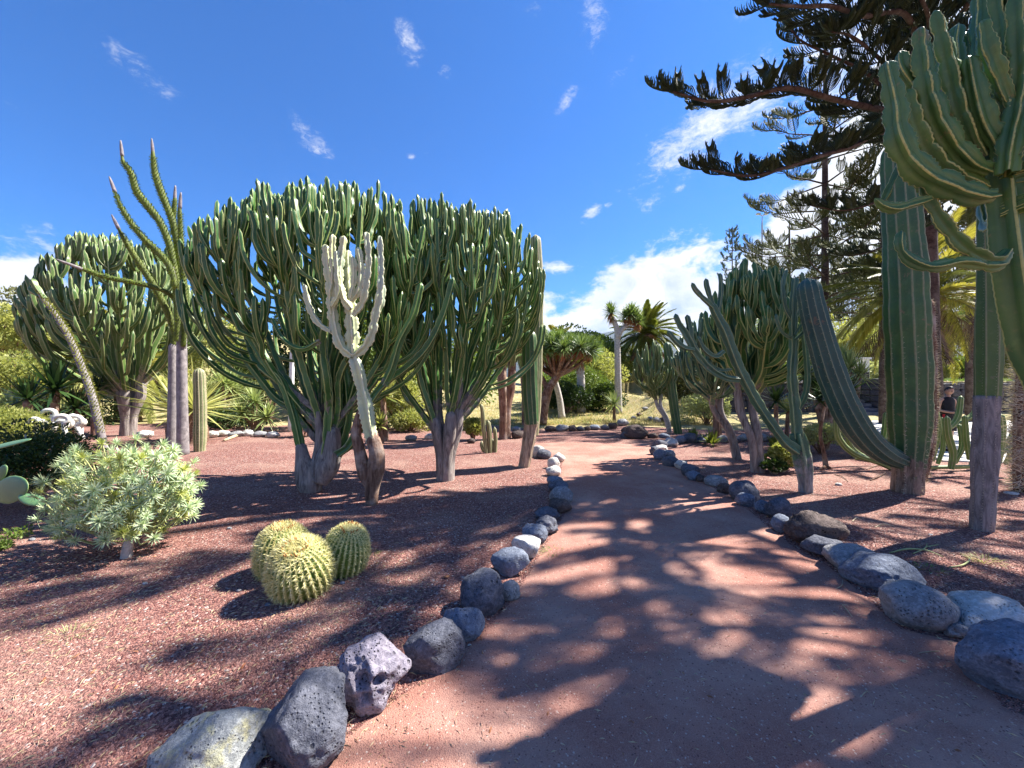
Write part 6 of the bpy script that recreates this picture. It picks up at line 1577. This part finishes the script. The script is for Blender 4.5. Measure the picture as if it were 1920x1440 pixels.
# ------------------------------------------------------------------ creeping cactus with many upright arms
root = thing('creeping_cactus', 'sprawling cactus with many short upright arms around the massive column', 'cactus', tuple(GP(1790, 880)))
def cc_(pts, r, d, s):
    mb, *_ = column(MB(), PP(pts, d), [r * .8, r, r, r * .85], 7, .035, .74, (.8, 1.3), s, .015); mb.build('arm', 'low_cactus', root)
arms = [([(1748, 865), (1756, 830), (1760, 800), (1755, 768)], .040, 6.9), ([(1745, 862), (1750, 835), (1750, 805), (1752, 792)], .040, 6.7), ([(1738, 860), (1742, 820), (1740, 795)], .036, 7.0),
        ([(1758, 870), (1768, 840), (1768, 810), (1766, 782)], .036, 7.0), ([(1783, 880), (1787, 850), (1778, 815), (1775, 780)], .050, 6.4), ([(1770, 806), (1786, 797), (1797, 778), (1802, 742)], .050, 7.4),
        ([(1790, 868), (1803, 840), (1802, 810), (1798, 795)], .042, 6.8), ([(1818, 862), (1812, 825), (1810, 800), (1809, 778)], .042, 6.5), ([(1822, 858), (1812, 820), (1806, 800)], .03, 7.0),
        ([(1862, 890), (1870, 850), (1872, 810), (1869, 772)], .055, 6.0), ([(1868, 880), (1876, 845), (1880, 800), (1877, 776)], .045, 6.2), ([(1866, 855), (1890, 835), (1908, 800), (1915, 760)], .055, 6.4),
        ([(1780, 800), (1800, 792), (1822, 780), (1832, 762)], .045, 7.4), ([(1655, 828), (1660, 800), (1662, 772)], .060, 8.2), ([(1668, 828), (1668, 800), (1666, 778)], .04, 8.0),
        ([(1690, 888), (1650, 868), (1600, 850), (1572, 820), (1568, 780)], .050, 6.8), ([(1640, 862), (1610, 850), (1592, 830), (1588, 800)], .035, 7.2), ([(1733, 800), (1730, 770), (1733, 738)], .04, 7.6),
        ([(1700, 880), (1760, 876), (1830, 874), (1880, 862)], .035, 6.9), ([(1820, 872), (1830, 850), (1828, 826)], .035, 7.0), ([(1885, 870), (1895, 852), (1893, 826)], .04, 6.5)]
for k, (p_, r, d) in enumerate(arms): cc_(p_, r, d, 300 + k)

# ------------------------------------------------------------------ litter bin by the person
root = thing('litter_bin', 'pale green box bin on a dark base beside the standing person', 'litter bin', tuple(base_at(1760, 9.2)))
bb = base_at(1760, 9.2)
mb = MB(); slab(mb, (bb.x, bb.y, .62), (.30, .30, .42)); slab(mb, (bb.x, bb.y, .85), (.34, .34, .05)); mb.build('box', 'bin_green', root, False)
mb = MB(); slab(mb, (bb.x, bb.y, .20), (.28, .28, .40)); mb.build('base', 'bin_dark', root, False)

# ------------------------------------------------------------------ person
def person():
    px_, d_ = 1776, 8.7; b0 = Vector(((px_ - 960) / F * d_, d_, 0.03)); H = 1.42; s = H / 1.75
    root = thing('person', 'dark-haired person in black sleeveless top and black shorts looking down at a phone', 'person', tuple(b0))
    def skin(name, nodes, edges, mat, sub=2, par=root):
        me = bpy.data.meshes.new(name); vs_ = [tuple(Vector(n[:3]) * s) for n in nodes]; me.from_pydata(vs_, edges, [])
        o = bpy.data.objects.new(name, me); COL.objects.link(o); o.parent = par; o['_o'] = root['_o'][:]
        m = o.modifiers.new('skin', 'SKIN'); m.use_smooth_shade = True
        for i, n in enumerate(nodes):
            r = n[3] if len(n) == 4 else (n[3], n[4]); me.skin_vertices[0].data[i].radius = (r * s, r * s) if not isinstance(r, tuple) else (r[0] * s, r[1] * s)
        me.skin_vertices[0].data[0].use_root = True
        m2 = o.modifiers.new('sub', 'SUBSURF'); m2.levels = m2.render_levels = sub
        me.materials.append(MAT[mat]); return o
    # faces the viewer (-Y), head bowed towards the phone held at the waist
    N_ = [(0, 0, .95, .13, .10), (0, 0, 1.10, .12, .09), (0, .01, 1.28, .15, .095), (0, .01, 1.40, .11, .08), (0, -.015, 1.47, .052, .052), (0, -.035, 1.53, .055, .06),
          (-.09, 0, .88, .085, .085), (-.11, -.02, .50, .062, .062), (-.12, .01, .12, .042, .042), (-.12, -.10, .035, .035, .030),
          (.09, 0, .88, .085, .085), (.12, .02, .50, .062, .062), (.13, .05, .12, .042, .042), (.14, -.06, .035, .035, .030),
          (-.19, .01, 1.37, .055, .055), (-.25, .0, 1.10, .040, .042), (-.10, -.20, 1.05, .028, .030), (-.05, -.245, 1.06, .025, .030),
          (.19, .01, 1.37, .055, .055), (.26, .0, 1.10, .040, .042), (.10, -.18, 1.03, .028, .030), (.03, -.235, 1.035, .025, .030)]
    E_ = [(0, 1), (1, 2), (2, 3), (3, 4), (4, 5), (0, 6), (6, 7), (7, 8), (8, 9), (0, 10), (10, 11), (11, 12), (12, 13), (3, 14), (14, 15), (15, 16), (16, 17), (3, 18), (18, 19), (19, 20), (20, 21)]
    skin('body', N_, E_, 'skin')
    # head as a shaped ovoid with nose, brow, eyes and ears
    v, t = ICO[4]; v = v.copy(); x, y, z = v[:, 0], v[:, 1], v[:, 2]
    hw = np.where(z < 0, 1 + .28 * z, 1.0); v[:, 0] *= hw; v[:, 1] *= np.where(z < 0, 1 + .10 * z, 1)
    v[:, 1] -= .26 * np.exp(-((x / .14) ** 2 + ((z + .12) / .16) ** 2)) * (y < 0)
    v[:, 1] += .10 * (np.exp(-(((x - .35) / .16) ** 2 + ((z - .06) / .10) ** 2)) + np.exp(-(((x + .35) / .16) ** 2 + ((z - .06) / .10) ** 2))) * (y < 0)
    v[:, 1] -= .07 * np.exp(-((x / .22) ** 2 + ((z + .50) / .07) ** 2)) * (y < 0)
    for sg in (-1, 1): v[:, 0] += sg * .16 * np.exp(-(((v[:, 1] - .05) / .16) ** 2 + ((z + .05) / .22) ** 2)) * (x * sg > .8)
    v = v * np.array([.076, .094, .118]) * s
    Rt = np.array(Matrix.Rotation(math.radians(24), 3, 'X')); hc = np.array([0, -.05, 1.625]) * s + np.array(b0)
    MB().add(v @ Rt.T + hc, None, t).build('head', 'skin', root)
    hv, ht = ICO[3]; keep = hv[:, 2] * .9 + hv[:, 1] * .75 > .02
    hv2 = hv * (1 + .05 * nz(hv, 3, (1, 2, 3)))[:, None]; hv2 = hv2 * np.array([.084, .102, .124]) * s; hv2[:, 2] += .008
    ft = ht[keep[ht].all(1)]
    MB().add(hv2 @ Rt.T + hc, None, ft).build('hair', 'hair', root)
    eb = MB()
    for sg in (-1, 1):
        for zz, w_, h_ in ((.012, .013, .006), (.034, .02, .005)):
            vv = ICO[2][0] * np.array([w_, .006, h_]) * s + np.array([sg * .028, -.086, zz]) * s; eb.add(vv @ Rt.T + hc, None, ICO[2][1])
    eb.build('eyes', 'hair', root)
    # clothes: tube shells that follow the body
    def shell(name, rings, mat, m=20):
        mb = MB(); V = []
        for (cx, cy, cz, rx, ry) in rings:
            a_ = np.linspace(0, 2 * math.pi, m + 1)[:-1]; V.append(np.stack([cx + rx * np.cos(a_), cy + ry * np.sin(a_), np.full(m, cz) + .006 * np.sin(5 * a_ + cz * 9)], -1) * s)
        V = np.concatenate(V) + np.array(b0); n = len(rings)
        mb.add(V, [(i * m + k, i * m + (k + 1) % m, (i + 1) * m + (k + 1) % m, (i + 1) * m + k) for i in range(n - 1) for k in range(m)]); return mb.build(name, mat, root)
    shell('sleeveless_top', [(0, .005, .84, .185, .135), (0, 0, .96, .172, .132), (0, 0, 1.10, .158, .118), (0, .005, 1.26, .180, .125), (0, .01, 1.36, .195, .115), (0, .01, 1.43, .15, .098), (0, -.005, 1.465, .07, .07)], 'black_cloth')
    shell('shorts_leg', [(-.115, -.012, .54, .115, .105), (-.105, -.008, .68, .112, .11), (-.085, 0, .84, .105, .12), (-.05, 0, .93, .13, .125)], 'black_cloth')
    shell('shorts_leg', [(.125, .015, .54, .115, .105), (.11, .008, .68, .112, .11), (.085, 0, .84, .105, .12), (.05, 0, .93, .13, .125)], 'black_cloth')
    mb = MB(); Vs = vecs([(-.205, -.075, 1.0), (-.18, -.115, 1.0), (-.205, -.09, .72), (-.225, -.06, .72)]) * s + np.array(b0); mb.add(Vs, [(0, 1, 2, 3)]); o_ = mb.build('red_stripe', 'red_cloth', root, False)
    sm = o_.modifiers.new('s', 'SOLIDIFY'); sm.thickness = .008
    # hands: palm plus five separate fingers closed round the phone
    for sg, (hx, hy, hz) in ((-1, (-.045, -.262, 1.062)), (1, (.035, -.250, 1.038))):
        nodes = [(hx + sg * .008, hy + .02, hz, .020, .012), (hx - sg * .012, hy - .015, hz + .004, .026, .012)]; edges = [(0, 1)]
        for k in range(4):
            bx_ = hx - sg * .030 ; by_ = hy - .035 + .019 * k; L = (.032, .036, .034, .026)[k]; n0 = len(nodes)
            nodes += [(bx_, by_, hz + .006, .0085), (bx_ - sg * L * .6, by_, hz + .022, .008), (bx_ - sg * L * .5, by_, hz + .042, .007)]; edges += [(1, n0), (n0, n0 + 1), (n0 + 1, n0 + 2)]
        n0 = len(nodes); nodes += [(hx + sg * .006, hy - .035, hz + .018, .0095), (hx - sg * .010, hy - .052, hz + .038, .008)]; edges += [(0, n0), (n0, n0 + 1)]
        skin('hand', nodes, edges, 'skin', 1)
    tag(MB().add((lambda vv: vv)(np.array([(x_, y_, z_) for z_ in (-.004, .004) for y_ in (-.075, .075) for x_ in (-.037, .037)]) @ np.array(Matrix.Rotation(.9, 3, 'X')).T * s + np.array([-.005, -.275, 1.09]) * s + np.array(b0)),
                 [(0, 2, 3, 1), (4, 5, 7, 6), (0, 1, 5, 4), (2, 6, 7, 3), (0, 4, 6, 2), (1, 3, 7, 5)]).build('phone', 'phone', None, False), 'small bright phone held in both hands by the person', 'phone')
    for k, (x_, y_) in enumerate(((-.12, -.045), (.135, -.005))):
        vv, tt = ICO[3]; vv = vv * np.array([.045, .125, .045]) * s; vv[:, 2] = np.maximum(vv[:, 2], -.028 * s)
        MB().add(vv + np.array([x_, y_, .03]) * s + np.array(b0), None, tt).build('shoe', 'black_cloth', root)
person()

# ------------------------------------------------------------------ ground litter
g = np.random.default_rng(8)
def scatter_pebbles(name, label, mat, n, test, size, dmax, seed, power=1.6):
    g = np.random.default_rng(seed); out = []
    d = 1.15 + (dmax - 1.15) * g.uniform(0, 1, n * 4) ** power; px = g.uniform(-60, 1980, n * 4); x = (px - 960) / F * d
    ok = test(x, d); x, d = x[ok][:n], d[ok][:n]; n = len(x)
    r = g.uniform(size[0], size[1], n) * (1 + .5 * (g.uniform(0, 1, n) > .97))
    base = np.array([(1, 0, 0), (-.5, .87, 0), (-.5, -.87, 0), (.1, 0, .9), (0, .1, -.6)]); tri = np.array([(0, 1, 3), (1, 2, 3), (2, 0, 3), (1, 0, 4), (2, 1, 4), (0, 2, 4)])
    A = g.uniform(0, 6.28, n); V = base[None] * r[:, None, None] * g.uniform(.65, 1.2, (n, 5, 1)); ca, sa = np.cos(A)[:, None], np.sin(A)[:, None]
    X = V[..., 0] * ca - V[..., 1] * sa + x[:, None]; Y = V[..., 0] * sa + V[..., 1] * ca + d[:, None]; Z = V[..., 2] + (gh(x, d) + r * .15)[:, None]
    mb = MB(); mb.add(np.stack([X, Y, Z], -1), None, (tri[None] + np.arange(n)[:, None, None] * 5).reshape(-1, 3), np.repeat(np.clip(g.normal(.45, .22, n), 0, 1.2), 5), 1)
    o = mb.build(name, mat, None, False); tag(o, label, None, None, 'stuff'); return o
on_path = lambda x, d: (x > eL(d) + .06) & (x < eR(d) - .06)
scatter_pebbles('gravel', 'coarse dark red lava gravel of the planted beds', 'pebble', 110000, lambda x, d: ~((x > eL(d) + .05) & (x < eR(d) - .05)), (.0026, .0058), 5.2, 1)
scatter_pebbles('grit', 'fine pale and reddish grit strewn on the path', 'pebble_path', 16000, on_path, (.0016, .0055), 4.6, 2)


def blades(name, label, mat, n, region, L, w, seed, lay=.25, kind='stuff', cat='grass', rad=None):
    g = np.random.default_rng(seed); x, y = region(g, n); z = gh(x, y)
    A = g.uniform(0, 6.28, n); el_ = np.abs(g.normal(0, 1, n)) * lay; dv = np.stack([np.cos(A) * np.cos(el_), np.sin(A) * np.cos(el_), np.sin(el_)], -1)
    sd_ = np.stack([-np.sin(A), np.cos(A), np.zeros(n)], -1) * (w / 2); l_ = (L * g.uniform(.4, 1.3, n))[:, None]; p = np.stack([x, y, z + .004], -1)
    V = np.stack([p - sd_, p + sd_, p + dv * l_ * .6 + sd_ * .7 + np.array([0, 0, .006]), p + dv * l_], 1).reshape(-1, 3)
    mb = MB(); mb.add(V, np.arange(4 * n).reshape(-1, 4), None, np.repeat(g.uniform(0, 1, n), 4), 1); o = mb.build(name, mat, None, False)
    return tag(o, label, cat, None, kind)
def box_region(x0, x1, y0, y1): return lambda g, n: (g.uniform(x0, x1, n), g.uniform(y0, y1, n))
blades('dry_grass', 'straw-coloured dry grass on the slope beyond the far row of stones', 'dry_grass', 26000, lambda g, n: (lambda y: ((g.uniform(-1, 1, n)) * 7 * y / 18 + 2.2, y))(14.4 + 22 * g.uniform(0, 1, n) ** 1.7), .16, .018, 3, .8)
blades('green_grass', 'patchy green grass under the palm and along the far stones', 'green_grass', 9000, lambda g, n: (lambda y: (g.normal(0, 1, n) * 2.2 + .2 * y - 1, y))(14.6 + 14 * g.uniform(0, 1, n) ** 1.6), .10, .016, 4, .9)
blades('dry_litter', 'fine dry needles lying over the left bed near the front stones', 'straw', 3200, lambda g, n: (lambda d: ((g.uniform(-60, 800, n) - 960) / F * d, d))(1.3 + 2.2 * g.uniform(0, 1, n)), .035, .0011, 5, .12, cat='litter')
blades('pine_litter', 'thin needles scattered on the path and right bed', 'straw', 1500, lambda g, n: (lambda d: ((g.uniform(700, 1960, n) - 960) / F * d, d))(1.5 + 5 * g.uniform(0, 1, n) ** 1.4), .045, .0015, 6, .10, cat='litter')
blades('terrace_grass', 'bright sunlit grass along the top of the dark wall', 'green_grass', 9000, lambda g, n: (g.uniform(16.4, 26, n), 17.2 + 3.5 * g.uniform(0, 1, n) ** 1.5), .16, .02, 7, 1.0)


def tuft(label, px, py, n, L, mat, seed, r=.10, w=.004):
    c = GP(px, py); g = np.random.default_rng(seed); mb = MB()
    for k in range(n):
        A = g.uniform(0, 6.28); q = r * math.sqrt(g.uniform()); p = c + Vector((q * math.cos(A), q * math.sin(A), 0)); dv = (math.cos(A) * .8, math.sin(A) * .8, g.uniform(.2, 1.1)); blade(mb, p, dv, np.array([0, 0, 1.0]), L * g.uniform(.5, 1.2), w, .4, g, 2)
    o = mb.build('weed_tuft', mat, None, False); tag(o, label, 'weed')
tuft('small green weed sprouting beside the white stone at the path edge', 1035, 1035, 90, .06, 'green_grass', 1, .09)
tuft('sparse pale green weed in the gravel left of the nearest golden barrel', 132, 1186, 70, .07, 'bush_pale', 2, .10, .003)
tuft('light green weed seedlings in the right bed, the nearest patch', 1845, 1055, 90, .08, 'bush_lime', 3, .10)
tuft('dry green weed patch under the fallen twigs of the right bed', 1742, 1072, 70, .06, 'green_grass', 4, .10)
tuft('tiny green weed against the right golden barrel', 700, 1040, 50, .05, 'green_grass', 5, .05)
def weed(label, px, py, mat, seed, r, h, n=300, ls=.03):
    c = GP(px, py); mb = MB(); leaf_cloud(mb, c + Vector((0, 0, h * .5)), (r, r, h * .5), n, ls, np.random.default_rng(seed), 8); o = mb.build('weed', mat, None, False); tag(o, label, 'weed')
weed('small leafy green weed below the prickly pear', 28, 1012, 'bush_mid', 1, .14, .10)
weed('second leafy weed at the left edge, lower than the first', 5, 1030, 'bush_mid', 2, .08, .06)
def sticks(name, label, groups, mat, cat='twig'):
    c0 = GP(*groups[0][0][0]); root_pts = []; mb = MB()
    for pts, r in groups:
        w_ = [GP(*p) + Vector((0, 0, r * .6 + (.012 if 0 < i < len(pts) - 1 else 0))) for i, p in enumerate(pts)]; tube(mb, w_, [r * .7, r, r * .8, r * .4], m=5, ds=.02)
    tag(mb.build(name, mat), label, cat)
sticks('fallen_twig', 'long forked green twig lying in the right bed', [([(1668, 1042), (1700, 1038), (1735, 1040), (1768, 1050)], .008), ([(1712, 1044), (1735, 1035), (1738, 1022)], .006), ([(1738, 1030), (1760, 1024)], .005)], 'twig_green')
sticks('fallen_twig', 'curled dry twig near the big brown lava boulder', [([(1640, 990), (1655, 985), (1678, 986)], .006)], 'twig')
sticks('fallen_twig', 'small bent twig behind the big brown lava boulder', [([(1598, 978), (1606, 972), (1612, 974)], .006)], 'twig')
sticks('fallen_twig', 'hook-shaped green twig lying right of the forked one', [([(1780, 1070), (1806, 1068), (1818, 1056), (1800, 1042)], .007)], 'twig_green')
sticks('fallen_twig', 'thin dry twig lying on the path by the flat oval stone', [([(1576, 1130), (1588, 1148), (1602, 1164)], .004)], 'twig')
sticks('fallen_twig', 'short curved twig touching the flat oval stone', [([(1562, 1106), (1578, 1100), (1580, 1086)], .004)], 'twig')
sticks('fallen_twig', 'long thin straw at the foot of the huge boulder', [([(1715, 1228), (1745, 1228), (1770, 1222)], .003)], 'twig')
sticks('fallen_twig', 'leaning straw at the top right edge of the gravel bed', [([(1876, 1146), (1884, 1162), (1905, 1184)], .004)], 'twig')
sticks('fallen_twig', 'V-shaped straw in the middle of the path', [([(1608, 1316), (1622, 1306), (1628, 1302)], .0025), ([(1612, 1298), (1620, 1308)], .0025)], 'twig')
sticks('fallen_branch', 'bleached dead branch fallen across the far left row of stones', [([(420, 828), (450, 818), (470, 808)], .05), ([(462, 812), (470, 800), (476, 790)], .045)], 'twig', 'branch')
# upper limbs of that dead branch
mb = MB(); q0 = P(470, 806, 12.6)
for pts in ([(468, 808), (474, 790), (478, 770), (484, 756)], [(477, 776), (462, 762), (448, 752)], [(478, 778), (500, 788), (520, 798)], [(500, 788), (515, 784), (528, 790)], [(462, 762), (450, 768)]):
    tube(mb, PP(pts, 12.4), [.05, .035, .02, .012], m=6, ds=.1, lump=.1)
tag(mb.build('dead_branch', 'twig'), 'pale bare twigs standing over the fallen dead branch', 'branch')
sticks('root_stick', 'dark dry sticks lying left of the massive column foot', [([(1625, 882), (1645, 876), (1668, 874)], .012), ([(1632, 902), (1648, 896), (1662, 888)], .014), ([(1565, 890), (1580, 896), (1590, 905)], .008)], 'trunk_brown')

# loose single stones and leaves
def pebble(px, py, r, mat, label, fl=.55, cat='stone', name='pebble', seed=1):
    c = GP(px, py); v, t = ICO[3]; g = np.random.default_rng(seed + px); v = v * (1 + .1 * nz(v, 1.2, g.uniform(0, 50, 3)))[:, None] * np.array([r, r * .7, r * fl])
    o = MB().add(v, None, t).build(name, mat); o.location = c + Vector((0, 0, r * fl * .5)); tag(o, label, cat)
pebble(642, 1100, .020, 'stone_blue', 'grey-blue pebble right of the nearest golden barrel')
pebble(670, 1111, .016, 'stone_grey', 'flat grey pebble a little right of the grey-blue one')
pebble(448, 1112, .018, 'stone_grey', 'small grey pebble left of the golden barrels')
pebble(502, 1140, .020, 'stone_blue', 'bluish pebble at the shaded foot of the nearest barrel')
pebble(272, 1092, .018, 'stone_pale', 'whitish pebble under the silver shrub shade')
pebble(60, 1014, .030, 'stone_grey', 'grey lump left of the silver shrub')
pebble(430, 992, .024, 'stone_grey', 'grey stone chip right of the silver shrub')
pebble(880, 1210, .012, 'stone_pale', 'white chip beside the jagged blue-grey stone')
pebble(1700, 1130, .018, 'stone_grey', 'small grey pebble left of the egg-shaped stone', seed=3)
pebble(935, 1292, .010, 'stone_pale', 'tiny white chip on the path in front of the boulders')
pebble(1896, 926, .09, 'stone_pale', 'flat pale slab at the right edge of the far gravel', .22)
pebble(1745, 1002, .02, 'stone_pale', 'pale flake in the gravel left of the corky column', .3)
pebble(1572, 912, .05, 'stone_pale', 'pale broken rock right of the slim green trunk', .5)
pebble(1690, 918, .02, 'stone_pale', 'white chip at the foot of the massive column', .5)
def flat_leaf(px, py, r, mat, label, ay=.45):
    c = GP(px, py); a_ = np.linspace(0, 2 * math.pi, 15)[:-1]; V = [(c.x + r * math.cos(q) * (1 + .12 * math.sin(3 * q)), c.y + r * ay * 1.4 * math.sin(q), c.z + .014 + .004 * math.sin(2 * q)) for q in a_] + [(c.x, c.y, c.z + .019), (c.x, c.y, c.z + .004)]
    mb = MB(); mb.add(V, None, [(k, (k + 1) % 14, 14) for k in range(14)] + [((k + 1) % 14, k, 15) for k in range(14)], .5, .5); tag(mb.build('fallen_pad', mat), label, 'leaf')
flat_leaf(93, 990, .095, 'bush_pale', 'flat pale green fallen pad lying on the gravel at the left')
flat_leaf(836, 1083, .028, 'dragon_dead', 'small orange-pink dry leaf between the barrels and the stones')
flat_leaf(672, 1140, .012, 'dragon_dead', 'tiny reddish dry leaf near the flat grey pebble')

# ------------------------------------------------------------------ pale crested plant and extra growth at the left
root = thing('crested_succulent', 'whitish succulent with curled crested arms above the dark bush at the left', 'succulent', tuple(base_at(118, 6.6)))
g = np.random.default_rng(66)
for k in range(16):
    px = 62 + 88 * (k / 15) + g.normal(0, 4); py = 792 + g.normal(0, 9) + abs(px - 110) * .10; q = P(px, py, 6.4 + g.uniform(-.2, .3)); a_ = g.uniform(-.6, .6); R_ = g.uniform(.05, .10)
    th = np.linspace(-1.2, 3.6, 10); pts = [q + Vector((math.cos(t_) * R_ * math.cos(a_), math.cos(t_) * R_ * math.sin(a_), math.sin(t_) * R_ * .8)) for t_ in th]
    mb = MB(); tube(mb, [q + Vector((g.normal(0, .05), .05, -.30))] + pts, [.03, .032, .034, .034, .03, .02], m=7, ds=.03, lump=.12, seed=k); mb.build('curled_arm', 'crest', root)
mb = MB(); tube(mb, [base_at(112, 6.7), P(112, 850, 6.6), P(110, 810, 6.5)], [.09, .07, .05], m=8, ds=.08, lump=.1); mb.build('stem', 'trunk_brown', root)
for k, (px, py, d, sc, key, lb) in enumerate([(60, 700, 16, 1.9, 'yp', 'pale spiky rosette on the slope above the two leftmost dark yuccas'), (150, 705, 18, 2.0, 'bl', 'lime spiky rosette on the slope right of the leaning thorny stem'), (20, 770, 10.5, 1.3, 'yp', 'pale rosette poking out of the mound at the left edge'),
                                                (420, 720, 14, 1.5, 'yp', 'pale grassy rosette behind the right side of the golden fan yucca'), (640, 770, 13, 1.3, 'yp', 'pale rosette plant seen between the trunks of the widest crown'), (505, 735, 15, 1.6, 'bl', 'lime rosette plant left of the white pole')]):
    rosette_plant('yucca', lb, 'yucca', base_at(px, d), [P(px, py, d), P(px + 14, py + 8, d + .3)], key, sc, r=.08, seed=40 + k)
blades('dry_leaves', 'small curled dry leaves blown over both beds', 'dragon_dead', 420, lambda g, n: (lambda d: ((g.uniform(-40, 1960, n) - 960) / F * d, d))(1.6 + 7 * g.uniform(0, 1, n) ** 1.2), .035, .011, 9, .16, cat='litter')

# ------------------------------------------------------------------ haze: even air that fades the far mountain
def f_haze_mat():
    mt = bpy.data.materials.new('haze'); mt.use_nodes = True; t = mt.node_tree; t.nodes.clear()
    o = t.nodes.new('ShaderNodeOutputMaterial'); p = t.nodes.new('ShaderNodeVolumePrincipled')
    p.inputs['Color'].default_value = (.62, .78, 1.0, 1); p.inputs['Density'].default_value = 4e-5; p.inputs['Anisotropy'].default_value = .2
    t.links.new(p.outputs[0], o.inputs['Volume']); return mt
mb = MB(); slab(mb, (0, 2550, 390), (13000, 7500, 960)); MAT['haze'] = f_haze_mat()
hz = mb.build('haze', 'haze', None, False); hz['kind'] = 'stuff'; hz['label'] = 'thin blue air between the garden and the far mountain'
